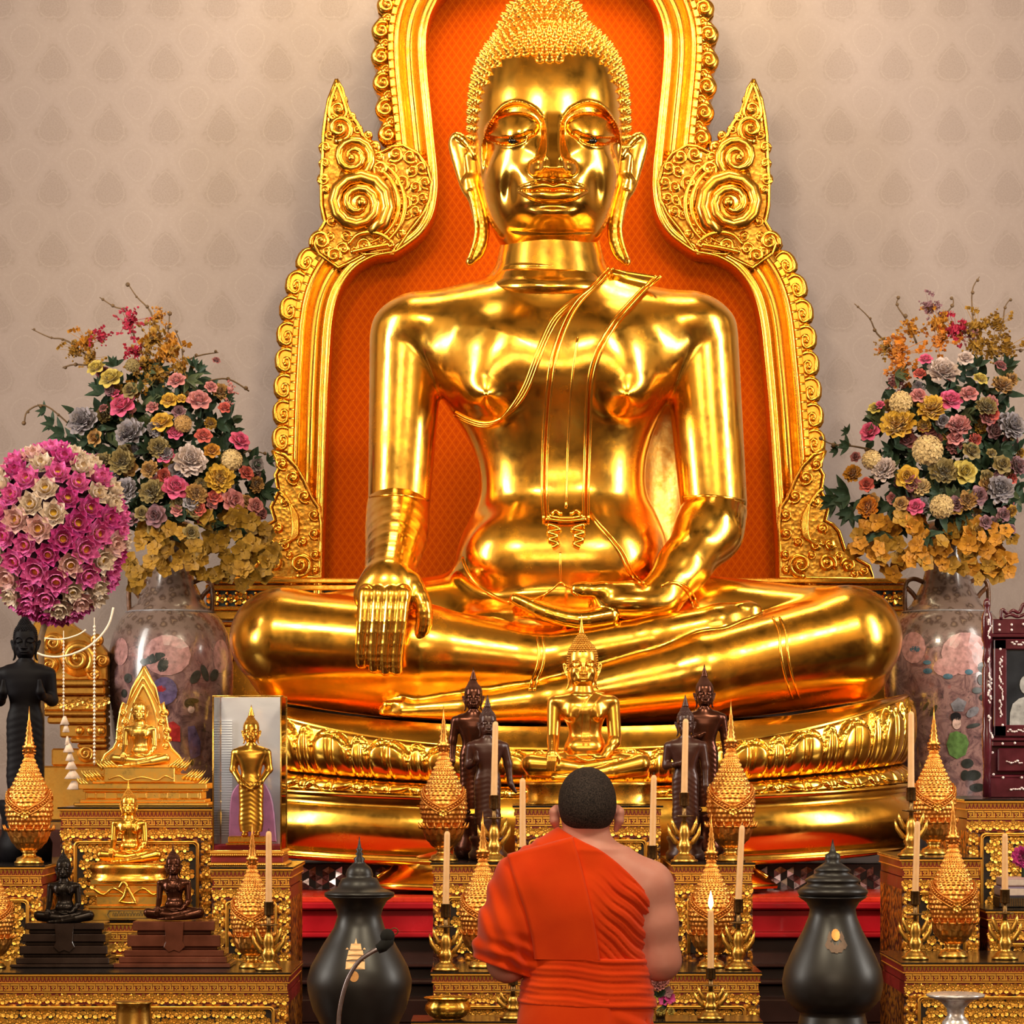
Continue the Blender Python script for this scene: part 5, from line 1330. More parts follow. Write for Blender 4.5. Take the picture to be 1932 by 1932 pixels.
g = MB(); g.box(a.x+.004, c.x-.004, DG+.01, DG+dp-.012, a.z, a.z+W(9, DG)); g.build('red_cloth_floor', plain('crimson_cloth', (.45, .012, .03), .7), t)
g = MB(); rr_ = []
for j in range(14):
    q = j/13; rr_.append([(a.x+.006+(.022)*i/10+.012*math.sin(i*.9), DG+.012+.006*math.sin(i*2.2), c.z-.01-(c.z-a.z-.04)*q) for i in range(11)])
blind_refl = MB()  # slats stand in for white blinds reflected in the front pane
for j in range(46): z = a.z+.05+j*.0095; blind_refl.box(a.x+.006, a.x+.046, DG+dp-.020, DG+dp-.0175, z, z+.0058)
blind_refl.build('blind_reflection', plain('reflected_slats', (.90, .92, .98), .4, var=.03), t, label='reflection of white blinds modelled as slats inside the case')
g = MB(); px_prism(g, dens([(432, 1588), (433, 1545), (436, 1505), (444, 1486), (456, 1478), (492, 1476), (506, 1488), (516, 1520), (522, 1588)], 4), DG+dp-.04, 6, 0, 2); g.build('pink_drape', plain('pink_satin', (.62, .22, .42), .4, var=.2, scale=25), t)
standing('standing_statue', 'golden standing Buddha with crossed hands inside the glass case', 474, 1578, 1330, 10.83, MT['gold_small'], 'cross', 'cross', plinth=None)
mb = block('', '', None, [(430, 506, 1578, 1590, 0), (426, 510, 1590, 1595, 4)], 10.79, .09); t2 = thing('statue_plinth', 'small gold plinth inside the glass case', 'pedestal', P(468, 1604, 10.79)); mb.build('block', MT['gold_small'], t2)
# ================================================================ black urns
URN = plain('black_glazed_urn', (.012, .010, .010), .40, var=.5, scale=6, coat=.08, coatr=.3)
GILD = plain('dull_gilt_emblem', (.52, .25, .08), .45, .4, .2, 60)
def lathe_px(mb, cx, D, rows, n=48, smooth=True):
    u = W(1, D); mb.lathe([(r*u, zpx(y, D)) for y, r in sorted(rows, reverse=True)], (P(cx, 0, D).x, D, 0), n, smooth=smooth); return mb
def urn(label, cx, D, body, lid, emblem, base_label):
    t = thing('black_urn', label, 'urn', (P(cx, 0, D).x, D, zpx(1990, D)))
    lathe_px(MB(), cx, D, body).build('body', URN, t); lathe_px(MB(), cx, D, lid).build('lid', URN, t)
    emblem(t, D); s = thing('urn_stand', base_label, 'stand', (P(cx, 0, D).x, D, 0)); m = MB(); u = W(1, D)
    m.lathe([(95*u, 0), (95*u, .06), (80*u, .1), (80*u, zpx(1990, D)-.06), (92*u, zpx(1990, D)-.03), (92*u, zpx(1990, D)-.002)], (P(cx, 0, D).x, D, 0), 32); m.build('pedestal', MT['black_ground'], s)
BL = [(1690, 66), (1692, 64), (1700, 52), (1715, 44), (1728, 41), (1750, 48), (1782, 69), (1823, 92), (1848, 99), (1866, 98), (1883, 94), (1905, 88), (1920, 80), (1932, 74), (1950, 68), (1972, 72), (1990, 76)]
LL = [(1578, .5), (1590, 2), (1600, 4), (1602, 7), (1607, 4), (1611, 8), (1615, 5), (1620, 11), (1625, 9), (1630, 13), (1634, 18), (1640, 23), (1650, 26), (1655, 25), (1657, 33), (1666, 38), (1673, 41), (1680, 56), (1684, 66), (1689, 66)]
BR = [(1691, 66), (1694, 62), (1702, 50), (1715, 43), (1731, 46), (1755, 56), (1784, 72), (1826, 91), (1848, 95), (1866, 94), (1885, 89), (1906, 70), (1911, 61), (1917, 62), (1935, 66), (1960, 72), (1990, 78)]
LR = [(1583, .5), (1600, 4), (1608, 7), (1612, 14), (1620, 15), (1626, 13), (1632, 22), (1640, 34), (1643, 34), (1646, 30), (1654, 44), (1660, 53), (1663, 52), (1666, 47), (1674, 58), (1680, 67), (1684, 66), (1690, 63)]
def surf_y(rows, cx, D, px, py):
    """front surface of a turned shape under an image point"""
    u = W(1, D); r = float(np.interp(py, [y for y, _ in rows], [q for _, q in rows]))*u; dx = P(px, 0, D).x-P(cx, 0, D).x
    return D-math.sqrt(max(r*r-dx*dx, 0))
def applique(mb, polys, rows, cx, D, lift=.004, sub=3):
    """flat ornament wrapped onto a turned surface"""
    for pts in polys:
        c = (sum(p[0] for p in pts)/len(pts), sum(p[1] for p in pts)/len(pts)); n = len(pts); vs = []; fs = []
        def at(x, y):
            yy = surf_y(rows, cx, D, x, y)-lift; return (P(x, y, D).x, yy, P(x, y, D).z)
        for r in range(1, sub+1):
            for p in pts: vs.append(at(c[0]+(p[0]-c[0])*r/sub, c[1]+(p[1]-c[1])*r/sub))
        vs.append(at(*c)); C = len(vs)-1
        for i in range(n):
            j = (i+1) % n; fs.append((C, j, i))
            for r in range(sub-1): fs.append((r*n+i, r*n+j, (r+1)*n+j, (r+1)*n+i))
        mb.add(vs, fs, False)
def crown_emblem(t, D):
    m = MB(); T = []; cx = 675
    for y0, y1, w0, w1 in ((1776, 1787, 9, 11), (1788, 1797, 13, 15), (1798, 1806, 15, 17), (1808, 1822, 17.5, 18)): T.append([(cx-w0, y0), (cx+w0, y0), (cx+w1, y1), (cx-w1, y1)])
    T.append([(cx-2.5, 1776), (cx, 1766), (cx+2.5, 1776)]); 
    for i in range(5): T.append([(cx-16+i*8-3, 1787.5-1), (cx-16+i*8, 1783), (cx-16+i*8+3, 1786.5)][:3]) if i in (0, 4) else None
    applique(m, T, BL, 678, D, .003, 4); m.build('crown_emblem', plain('pale_gilt_emblem', (.78, .46, .22), .45, .3, .15, 60), t, label='pale gold tiered crown emblem')
    m = MB(); ring = [(cx-2+9*math.cos(a), 1835+10*math.sin(a)) for a in np.linspace(0, 2*PI, 15)[:-1]]; applique(m, [ring], BL, 678, D, .003, 3); m.build('round_medallion', GILD, t)
def lotus_emblem(t, D):
    m = MB(); T = []
    for dx, dy, w, h in ((-14, 24, 7, 14), (14, 24, 7, 14), (-7, 30, 7, 14), (7, 30, 7, 14), (0, 32, 6, 13), (-11, 10, 5, 12), (11, 10, 5, 12)): T.append([(1570+dx, 1755+dy-h), (1570+dx+w, 1755+dy), (1570+dx+w*.4, 1755+dy+h*.5), (1570+dx-w*.4, 1755+dy+h*.5), (1570+dx-w, 1755+dy)])
    applique(m, T, BR, 1571, D, .003, 3); m.build('lotus_emblem', plain('grey_gilt_emblem', (.16, .10, .07), .5, .3, .2, 60), t)
    m = MB(); applique(m, [[(1570+8*math.cos(a), 1760+11*math.sin(a)) for a in np.linspace(0, 2*PI, 13)[:-1]]], BR, 1571, D, .005, 3); m.build('oval_seal', plain('orange_gold_seal', (.70, .28, .06), .4, .4, .2, 60), t)
urn('black lidded urn with a gold crown emblem, behind the microphone', 678, 9.75, BL, LL, crown_emblem, 'dark round stand under the urn with the crown emblem')
urn('black lidded urn with a lotus seal, between the monk and right altar', 1571, 9.75, BR, LR, lotus_emblem, 'dark round stand under the urn with the lotus seal')

# ---- microphone, bowl, silver dish, brass stand, small flowers
t = thing('microphone', 'gooseneck microphone bending in front of the left black urn', 'microphone', P(640, 1990, 9.0))
m = MB(); m.tube([P(x, y, 9.0) for x, y in dens([(638, 2010), (639, 1930), (643, 1893), (655, 1850), (676, 1815), (700, 1797), (714, 1790)], 6)], W(4.2, 9.0), 8); m.build('gooseneck', plain('grey_steel_tube', (.35, .30, .33), .3, .9, .15, 60), t)
m = MB(); m.tube([P(712, 1791, 9.0), P(722, 1786, 9.0), P(733, 1774, 9.0), P(738, 1766, 9.0)], [W(9, 9.0), W(11, 9.0), W(12, 9.0), W(7, 9.0)], 12); m.ball(P(731, 1766, 9.0), W(14, 9.0), 12, 8); m.build('foam_head', plain('black_foam', (.006, .006, .006), .9, var=.3, scale=200), t)
m = MB(); m.tube([P(744+7*math.cos(a), 1757+6*math.sin(a), 9.0) for a in np.linspace(0, 2*PI, 17)], W(1.1, 9.0), 5, False); m.build('ring', MT['brass_dark'], t)
m = MB(); c = P(638, 2010, 9.0); m.lathe([(.06, 0), (.06, .02), (.012, .03), (.008, c.z)], (c.x, 9.0, 0), 20); m.build('floor_stand', MT['black_ground'], t)
t = thing('offering_bowl', 'round orange gold bowl with a flared rim, left of the monk', 'bowl', P(845, on('T10', 10.02)-.6, 10.02)); m = MB()
m.lathe([(W(r, 10.02), (on('T10', 10.02)-y)*W(1, 10.02)) for y, r in ((on('T10', 10.02), 26), (1921, 27), (1916, 36), (1906, 43), (1897, 42), (1891, 37), (1886, 39), (1883, 45), (1882, 45), (1883, 42), (1890, 35), (1900, 38))], n=48, cap=False, lob=lambda a, z: .012*math.cos(a*16)); m.build('bowl', MT['gold_small'], t, local=True)
t = thing('silver_dish', 'silver pedestal dish before the right altar table', 'dish', P(1803, 2000, 9.4))
m = lathe_px(MB(), 1803, 9.4, [(1874, 50), (1876, 55), (1880, 54), (1886, 36), (1892, 26), (1903, 17), (1915, 15), (1922, 20), (1928, 25), (1945, 27), (1990, 34), (2000, 36)], 40); m.build('dish', plain('chased_silver', (.86, .76, .78), .30, .6, .3, 70), t)
m = MB(); c = P(1803, 2000, 9.4); m.lathe([(.14, 0), (.14, .05), (.1, .1), (.1, c.z-.05), (.13, c.z-.002)], (c.x, 9.4, 0), 24); s_ = thing('dish_stand', 'dark stand under the silver dish', 'stand', (c.x, 9.4, 0)); m.build('stand', MT['black_ground'], s_)
t = thing('brass_vessel', 'plain brass cylinder standing before the left altar table', 'vessel', P(252, 2000, 9.3))
lathe_px(MB(), 252, 9.3, [(1889, 37), (1892, 37), (1895, 33), (1910, 33), (1932, 35), (2000, 44)], 40).build('cylinder', MT['brass'], t)
m = MB(); c = P(252, 2000, 9.3); m.lathe([(.14, 0), (.14, .05), (.1, .1), (.1, c.z-.05), (.13, c.z-.002)], (c.x, 9.3, 0), 24); s_ = thing('vessel_stand', 'dark stand under the brass cylinder', 'stand', (c.x, 9.3, 0)); m.build('stand', MT['black_ground'], s_)

# ================================================================ flowers
def petal_pts(ln, wd, cup, curl, n=4, k=2, point=.0, ruffle=0.0, ph=0.0):
    """rows of a petal growing along +Y, cupped upward (+Z)"""
    rows = []
    for j in range(n+1):
        v = j/n; w = wd*(math.sin(PI*min(1, v*.86+.10))**.8*(1-point*v**2.5) if point else math.sin(PI*(.10+.68*v))**.7); y = ln*math.sin(cup*v)/max(cup, 1e-3) if cup > .01 else ln*v; z = ln*(1-math.cos(cup*v))/max(cup, 1e-3)-curl*v**4*ln
        rows.append([(w*(i/k), y-(abs(i)/k)**2*ln*(.04 if point else .04+.2*v*v), z+abs(i/k)**2*w*.35+ruffle*math.sin(i*2.1+ph+j*1.3)*v) for i in range(-k, k+1)])
    return rows
def add_petal(mb, rows, rot, tilt, r0=0.0, z0=0.0):
    M = Matrix.Translation((0, 0, z0)) @ Matrix.Rotation(rot, 4, 'Z') @ Matrix.Translation((0, r0, 0)) @ Matrix.Rotation(tilt, 4, 'X')
    mb.grid([[tuple(M @ Vector(p)) for p in r] for r in rows])
def m_rose():
    mb = MB()
    for ring, (n, ln, wd, cup, tl, r0, z0) in enumerate([(3, .40, .26, .9, 1.45, .05, .05), (4, .52, .34, .9, 1.25, .12, .02), (5, .66, .42, .9, .95, .17, -.02), (6, .82, .46, .8, .55, .18, -.08), (6, .92, .48, .5, .18, .16, -.14)]):
        for i in range(n): add_petal(mb, petal_pts(ln, wd, cup, .10+.05*ring, 4, 2), 2*PI*i/n+ring*.7, tl, r0, z0)
    return mb.mesh('rose')
def m_peony():
    mb = MB(); R = random.Random(4)
    for n, ln, wd, tl, z0 in ((8, .45, .2, 1.35, .18), (10, .58, .24, 1.1, .14), (12, .72, .28, .8, .08), (13, .86, .30, .5, 0), (14, .96, .32, .18, -.08)):
        for i in range(n): add_petal(mb, petal_pts(ln*R.uniform(.9, 1.08), wd, .6, .15, 3, 2, 0, .07, R.random()*6), 2*PI*(i+R.uniform(-.2, .2))/n+z0*9, tl+R.uniform(-.15, .15), .06, z0)
    return mb.mesh('peony')
def m_hydr():
    mb = MB()
    for i in range(46):
        z = 1-1.25*(i+.5)/46; a = i*2.39996; r = math.sqrt(max(0, 1-z*z)); c = Vector((r*math.cos(a), r*math.sin(a), z))*.72
        q = c.to_track_quat('Z', 'Y').to_matrix()
        for k in range(4):
            b = 2*PI*k/4+i; d = Vector((math.cos(b), math.sin(b), 0)); e = Vector((-d.y, d.x, 0)); vs = [c, c+q @ (d*.13+e*.10+Vector((0, 0, .03))), c+q @ (d*.24+Vector((0, 0, .05))), c+q @ (d*.13-e*.10+Vector((0, 0, .03)))]
            mb.add(vs, [(0, 3, 2, 1)], False)
    mb.ball((0, 0, 0), .66, 10, 8); return mb.mesh('hydrangea')
def m_lotus():
    mb = MB()
    for n, ln, wd, tl, z0, cup in ((8, .92, .34, .30, -.1, .7), (8, .80, .32, .62, 0, .8), (7, .62, .27, .98, .06, .8)):
        for i in range(n): add_petal(mb, petal_pts(ln, wd, cup, 0, 4, 2, .45), 2*PI*(i+.5*(tl > .5))/n, tl, .10, z0)
    return mb.mesh('lotus_flower')
def m_eye():
    mb = MB(); mb.lathe([(.20, .10), (.22, .2), (.20, .27), (.10, .30), (.01, .31)], n=12)
    for i in range(16): a = 2*PI*i/16; mb.tube([(.2*math.cos(a), .2*math.sin(a), .2), (.27*math.cos(a), .27*math.sin(a), .32)], .022, 4)
    return mb.mesh('yellow_eye')
def m_orchid():
    mb = MB()
    for i in range(5): add_petal(mb, petal_pts(1.0, .46, .3, .1, 3, 1), 2*PI*i/5, .12+.1*(i % 2), .05, 0)
    mb.ball((0, 0, .08), .14, 6, 5); return mb.mesh('orchid_floret')
def m_blossom():
    mb = MB(); R = random.Random(9)
    for i in range(34):
        c = Vector((R.gauss(0, .45), R.gauss(0, .45), R.gauss(0, .35))); mb.tube([(0, -.3, -.2), tuple(c)], .02, 4)
        for k in range(4):
            d = Vector((R.uniform(-1, 1), R.uniform(-1, 1), R.uniform(-.3, 1))).normalized()*.34; e = d.orthogonal().normalized()*.17
            mb.add([c, c+d*.5+e, c+d, c+d*.5-e], [(0, 1, 2, 3)], False)
    for i in range(10): mb.ball((R.gauss(0, .6), R.gauss(0, .6), R.gauss(0, .5)), .10, 6, 5)
    return mb.mesh('blossom_cluster')
def m_leaf(n=7, seed=1):
    mb = MB(); R = random.Random(seed)
    for i in range(n):
        M = Matrix.Rotation(R.uniform(-1.3, 1.3), 4, 'Z') @ Matrix.Rotation(R.uniform(-.6, .7), 4, 'X'); L_ = R.uniform(.6, 1.1)
        for r in (petal_pts(L_, .19, .35, .1, 4, 1, .5),): mb.grid([[tuple(M @ Vector(p)) for p in q] for q in r])
    return mb.mesh('leaf_spray')
FM = dict(rose=m_rose(), peony=m_peony(), hydrangea=m_hydr(), lotus=m_lotus(), eye=m_eye(), orchid=m_orchid(), blossom=m_blossom(), leaf=m_leaf(), leafb=m_leaf(11, 5))
def petal_mat(name, c):
    t = NT(name); v = t.obj(); n = t.noise(v, 4, 3); g = t.noise(v, 30, 2)
    t.p(col=t.ramp(t.math('MULTIPLY_ADD', g, .3, t.math('MULTIPLY', n, .7)), [(.3, tuple(x*.50 for x in c)), (.65, tuple(x*.98 for x in c))]), rough=.55, spec=.25, sheen=.15); return t.m
PC = {k: petal_mat(k+'_petals', c) for k, c in dict(yellow=(.72, .40, .035), gold=(.55, .22, .010), mustard=(.29, .145, .006), ochre=(.40, .20, .015), lemon=(.62, .46, .09), pink=(.72, .10, .22), palepink=(.64, .23, .22), crimson=(.52, .015, .06), coral=(.62, .11, .08), silver=(.34, .29, .31), white=(.66, .50, .44), olive=(.30, .21, .07), cream=(.66, .44, .18), mauve=(.30, .14, .16), tan=(.48, .25, .07), lotuspink=(.86, .15, .46), lotusdeep=(.66, .05, .30), lotuswhite=(.86, .68, .52), lotusblush=(.85, .50, .46), dust=(.32, .10, .10), orange=(.72, .24, .015)).items()}
LEAF = petal_mat('dark_leaf', (.022, .050, .022)); LEAFG = petal_mat('olive_leaf', (.06, .08, .025)); TWIG = plain('brown_twig', (.12, .065, .025), .7, var=.3); EYE = petal_mat('yellow_stamen', (.92, .55, .05))
_fc = {}
def flower(parent, kind, name, mat, pos, r, face=(0, -1, .15), spin=0.0, org=None):
    key = (kind, mat.name)
    if key not in _fc: me = FM[kind].copy(); me.materials.clear(); me.materials.append(mat); _fc[key] = me
    o = bpy.data.objects.new(name, _fc[key]); COL.objects.link(o); o.parent = parent
    d = Vector(face).normalized(); q = d.to_track_quat('Z', 'Y').to_matrix().to_4x4()
    o.matrix_basis = Matrix.Translation(Vector(pos)-org) @ q @ Matrix.Rotation(spin, 4, 'Z') @ Matrix.Scale(r, 4); return o
def bouquet(label, cx, cy, D, keys, blossoms, twigs, leaves, drapes, fill, seed):
    R = random.Random(seed); org = P(cx, cy, D); t = thing('flower_arrangement', label, 'flower arrangement', org)
    NAMES = dict(rose='rose', peony='peony', hydrangea='hydrangea', blossom='blossom_cluster', orchid='orchid_floret', leaf='leaf_spray', leafb='leaf_spray')
    def dep(x, y): return D-.30*max(0, 1-((x-cx)/210)**2)**.5-.02
    for k, x, y, r, c in keys:
        d = dep(x, y); f = (max(-1, min(1, (x-cx)/230))*.8+R.uniform(-.25, .25), -1, (cy-y)/400+.18+R.uniform(-.25, .2))
        flower(t, k, NAMES[k], PC[c], P(x, y, d), W(r*1.12, d), f, R.random()*6, org)
    for x0, x1, y0, y1, n in fill:
        for _ in range(n):
            x, y = R.uniform(x0, x1), R.uniform(y0, y1); d = dep(x, y)+R.uniform(.02, .12)
            if R.random() < .60: flower(t, R.choice(('leaf', 'leafb')), 'leaf_spray', R.choice((LEAF, LEAF, LEAFG)), P(x, y, d), W(R.uniform(26, 40), d), (R.uniform(-.6, .6), -1, R.uniform(-.3, .5)), R.random()*6, org)
            else:
                k = R.choice(('rose', 'rose', 'peony')); flower(t, k, NAMES[k], PC[R.choice(('dust', 'olive', 'mauve', 'palepink', 'tan', 'coral', 'silver', 'ochre'))], P(x, y, d-.03), W(R.uniform(12, 20), d), ((x-cx)/200, -1, R.uniform(-.3, .5)), R.random()*6, org)
    fol = MB()                                            # the mass of small dark leaves behind the blooms
    for x0, x1, y0, y1, n in fill:
        for _ in range(n*4):
            a = R.random()*2*PI; q = math.sqrt(R.random())*1.08; x = (x0+x1)/2+(x1-x0)/2*q*math.cos(a); y = (y0+y1)/2+(y1-y0)/2*q*math.sin(a); d = dep(x, y)+R.uniform(.06, .22)
            M = Matrix.Translation(P(x, y, d)-org) @ Vector((R.uniform(-.8, .8), -1, R.uniform(-.6, .8))).to_track_quat('Z', 'Y').to_matrix().to_4x4() @ Matrix.Rotation(R.random()*6.3, 4, 'Z') @ Matrix.Scale(W(R.uniform(18, 34), d), 4)
            fol.grid([[tuple(M @ Vector(p_)) for p_ in r] for r in petal_pts(1, .30, .4, .1, 3, 1, .5)])
    fol.build('foliage', LEAF, t, local=True, kind='stuff')
    for x, y, r, c in blossoms: d = dep(x, y)+.05; flower(t, 'blossom', 'blossom_cluster', PC[c], P(x, y, d), W(r, d), (0, -1, .2), R.random()*6, org)
    for x, y, r, f in leaves: d = dep(x, y)+.05; flower(t, 'leafb', 'leaf_spray', LEAF, P(x, y, d), W(r, d), (f[0], -1, f[1]), f[2], org)
    for pts in twigs:
        m = MB(); q = dens(pts, 4); m.tube([P(x, y, D-.1) for x, y in q], [W(2.2-1.4*i/len(q), D) for i in range(len(q))][::-1] if q[0][1] < q[-1][1] else W(1.6, D), 5)
        for i in range(1, len(q)-1, 3): m.ball(P(q[i][0]+R.uniform(-3, 3), q[i][1]+R.uniform(-3, 3), D-.1), W(R.uniform(2.4, 4.4), D), 6, 5)
        m.build('twig', TWIG, t)
    for x0, x1, y0, y1, n, c in drapes:
        for _ in range(n):
            a = R.random()*2*PI; q = math.sqrt(R.random()); x = (x0+x1)/2+(x1-x0)/2*q*math.cos(a); y = (y0+y1)/2+(y1-y0)/2*q*math.sin(a); d = D-.26+R.uniform(-.05, .08)
            flower(t, 'orchid', 'orchid_floret', PC[c if R.random() < .7 else 'ochre'], P(x, y, d), W(R.uniform(14, 22), d), (R.uniform(-.7, .7), -1, R.uniform(-.6, .6)), R.random()*6, org)
    m = MB(); m.tube([P(cx, cy-150, D), P(cx, cy, D), P(cx, cy+60, D)], .03, 8); m.build('stem_bundle', LEAFG, t)
    return t
KL = [('rose', 209, 714, 22, 'lemon'), ('rose', 181, 694, 17, 'lemon'), ('rose', 231, 765, 25, 'pink'), ('peony', 158, 796, 30, 'silver'), ('peony', 248, 820, 32, 'silver'), ('rose', 305, 797, 22, 'yellow'), ('rose', 375, 755, 22, 'palepink'), ('rose', 333, 718, 17, 'palepink'), ('rose', 319, 755, 16, 'yellow'), ('rose', 342, 752, 10, 'yellow'),
      ('rose', 384, 822, 16, 'coral'), ('rose', 330, 817, 14, 'pink'), ('rose', 452, 832, 20, 'pink'), ('peony', 359, 872, 33, 'white'), ('peony', 414, 903, 29, 'yellow'), ('hydrangea', 437, 868, 24, 'cream'), ('rose', 331, 919, 24, 'pink'), ('rose', 312, 859, 17, 'pink'), ('rose', 440, 945, 22, 'palepink'), ('rose', 465, 892, 14, 'coral'),
      ('rose', 294, 973, 21, 'mauve'), ('peony', 232, 872, 26, 'olive'), ('peony', 283, 886, 18, 'tan'), ('peony', 239, 926, 26, 'silver'), ('peony', 289, 930, 26, 'olive'), ('peony', 370, 932, 22, 'tan'), ('rose', 375, 960, 13, 'coral'), ('rose', 482, 955, 16, 'palepink'), ('rose', 424, 769, 12, 'coral'), ('peony', 300, 846, 22, 'olive'), ('peony', 196, 870, 18, 'olive'),
      ('rose', 287, 768, 12, 'palepink'), ('rose', 400, 850, 15, 'gold'), ('hydrangea', 345, 800, 20, 'tan'), ('rose', 268, 968, 14, 'olive'), ('rose', 398, 730, 12, 'palepink'), ('rose', 408, 680, 8, 'dust'), ('rose', 217, 742, 9, 'pink'), ('rose', 195, 770, 9, 'dust'), ('hydrangea', 250, 690, 16, 'olive'), ('rose', 405, 938, 15, 'coral'), ('peony', 210, 900, 16, 'silver')]
BLL = [(246, 606, 26, 'crimson'), (190, 634, 18, 'crimson'), (255, 664, 22, 'crimson'), (299, 598, 18, 'gold'), (290, 640, 34, 'ochre'), (315, 660, 34, 'gold'), (270, 690, 28, 'ochre'), (162, 644, 24, 'gold'), (140, 660, 20, 'ochre'), (170, 676, 20, 'ochre'), (340, 690, 20, 'ochre'), (300, 705, 26, 'ochre'), (255, 738, 16, 'gold'), (430, 740, 18, 'palepink')]
TWL = [[(240, 533), (258, 560), (285, 590), (295, 640)], [(188, 561), (214, 578), (238, 590), (255, 640)], [(60, 621), (95, 637), (130, 645), (200, 700)], [(320, 588), (318, 620), (310, 660)], [(330, 622), (344, 660), (345, 720)], [(412, 665), (372, 672), (335, 690)], [(470, 738), (430, 715), (390, 720)], [(118, 694), (140, 688), (175, 690)], [(46, 800), (52, 776), (85, 765), (130, 800)], [(510, 860), (470, 850), (440, 870)]]
LVL = [(120, 818, 34, (-.5, 0, 1.6)), (145, 835, 36, (-.3, 0, 1.9)), (100, 800, 26, (-.5, .2, 1.3)), (85, 775, 20, (-.4, .2, 1.4)), (172, 850, 32, (0, 0, 2.2)), (215, 690, 24, (0, 0, .2)), (375, 700, 24, (.2, .2, -.6)), (425, 755, 24, (.3, 0, -1.2)), (470, 870, 28, (.4, 0, -1.5)), (495, 925, 36, (.4, -.2, -1.8)), (505, 870, 18, (.4, 0, -1)), (365, 690, 20, (0, 0, -.4)), (190, 730, 26, (0, 0, 1.2)), (400, 980, 22, (0, 0, 3)), (440, 820, 18, (.3, 0, -1))]
bouquet('tall mixed bouquet with yellow and pink roses in the left porcelain vase', 318, 985, 13.7, KL, BLL, TWL, LVL, [(350, 520, 965, 1110, 66, 'mustard'), (250, 350, 975, 1095, 26, 'ochre'), (238, 262, 1040, 1120, 8, 'mustard')], [(185, 440, 700, 960, 85), (220, 490, 900, 1010, 34), (140, 260, 780, 900, 25), (400, 500, 840, 970, 14)], 11)
KR = [('peony', 1779, 705, 32, 'white'), ('rose', 1822, 676, 15, 'white'), ('rose', 1746, 678, 13, 'pink'), ('rose', 1793, 755, 22, 'pink'), ('rose', 1828, 743, 17, 'palepink'), ('rose', 1733, 746, 15, 'palepink'), ('peony', 1759, 774, 30, 'yellow'), ('peony', 1695, 804, 35, 'yellow'), ('peony', 1808, 806, 25, 'palepink'), ('rose', 1741, 804, 11, 'coral'),
      ('rose', 1641, 814, 19, 'pink'), ('peony', 1860, 770, 22, 'olive'), ('peony', 1907, 806, 28, 'silver'), ('rose', 1862, 790, 14, 'dust'), ('hydrangea', 1750, 850, 34, 'cream'), ('rose', 1802, 827, 15, 'palepink'), ('rose', 1833, 851, 18, 'olive'), ('rose', 1871, 855, 10, 'olive'), ('rose', 1891, 876, 18, 'olive'), ('peony', 1610, 895, 19, 'gold'),
      ('peony', 1670, 888, 26, 'white'), ('rose', 1712, 900, 22, 'yellow'), ('peony', 1780, 892, 28, 'olive'), ('rose', 1820, 890, 23, 'lemon'), ('peony', 1887, 924, 28, 'silver'), ('rose', 1846, 935, 18, 'mauve'), ('peony', 1639, 957, 22, 'orange'), ('rose', 1635, 914, 14, 'coral'), ('rose', 1728, 956, 16, 'pink'), ('hydrangea', 1777, 956, 27, 'cream'),
      ('peony', 1824, 944, 20, 'tan'), ('rose', 1893, 971, 14, 'mauve'), ('hydrangea', 1700, 760, 26, 'cream'), ('rose', 1650, 770, 12, 'lemon'), ('rose', 1660, 764, 9, 'pink'), ('hydrangea', 1645, 868, 22, 'cream'), ('rose', 1735, 705, 12, 'coral'), ('rose', 1850, 715, 14, 'lemon'), ('peony', 1890, 730, 22, 'tan'), ('peony', 1918, 880, 20, 'mauve'), ('rose', 1614, 862, 10, 'dust'), ('rose', 1700, 950, 14, 'tan'), ('peony', 1740, 920, 18, 'cream'), ('rose', 1905, 1000, 12, 'mauve'), ('rose', 1860, 985, 13, 'mauve'), ('rose', 1888, 690, 12, 'dust')]
BLR = [(1697, 663, 34, 'orange'), (1719, 622, 22, 'gold'), (1770, 608, 26, 'gold'), (1842, 616, 26, 'ochre'), (1882, 609, 22, 'ochre'), (1900, 655, 26, 'ochre'), (1755, 578, 20, 'mauve'), (1803, 622, 26, 'crimson'), (1775, 640, 26, 'orange'), (1670, 655, 18, 'ochre'), (1700, 700, 24, 'orange'), (1840, 650, 26, 'ochre'), (1870, 660, 24, 'ochre'), (1690, 720, 16, 'dust'), (1830, 630, 16, 'dust')]
TWR = [[(1612, 573), (1640, 600), (1655, 630), (1685, 655)], [(1698, 560), (1692, 575), (1712, 607), (1730, 650)], [(1797, 560), (1798, 575), (1782, 598), (1770, 640)], [(1848, 522), (1834, 550), (1836, 610), (1840, 660)], [(1908, 563), (1896, 580), (1890, 620), (1870, 670)], [(1932, 660), (1905, 662), (1880, 670)], [(1546, 826), (1570, 838), (1610, 842), (1650, 850)]]
LVR = [(1600, 842, 24, (-.4, 0, 1.4)), (1580, 850, 18, (-.4, 0, 1.5)), (1600, 815, 16, (-.4, 0, 1)), (1600, 935, 44, (-.4, -.1, 1.7)), (1575, 945, 36, (-.4, -.1, 1.8)), (1605, 965, 36, (-.3, -.3, 2.2)), (1680, 850, 26, (0, 0, 2)), (1840, 690, 30, (0, 0, 0)), (1900, 690, 26, (0, 0, 0)), (1725, 860, 24, (0, 0, 2)), (1850, 910, 28, (0, 0, 2)), (1830, 920, 26, (0, 0, 1)), (1815, 700, 20, (0, 0, .5)), (1905, 940, 28, (0, 0, 2))]
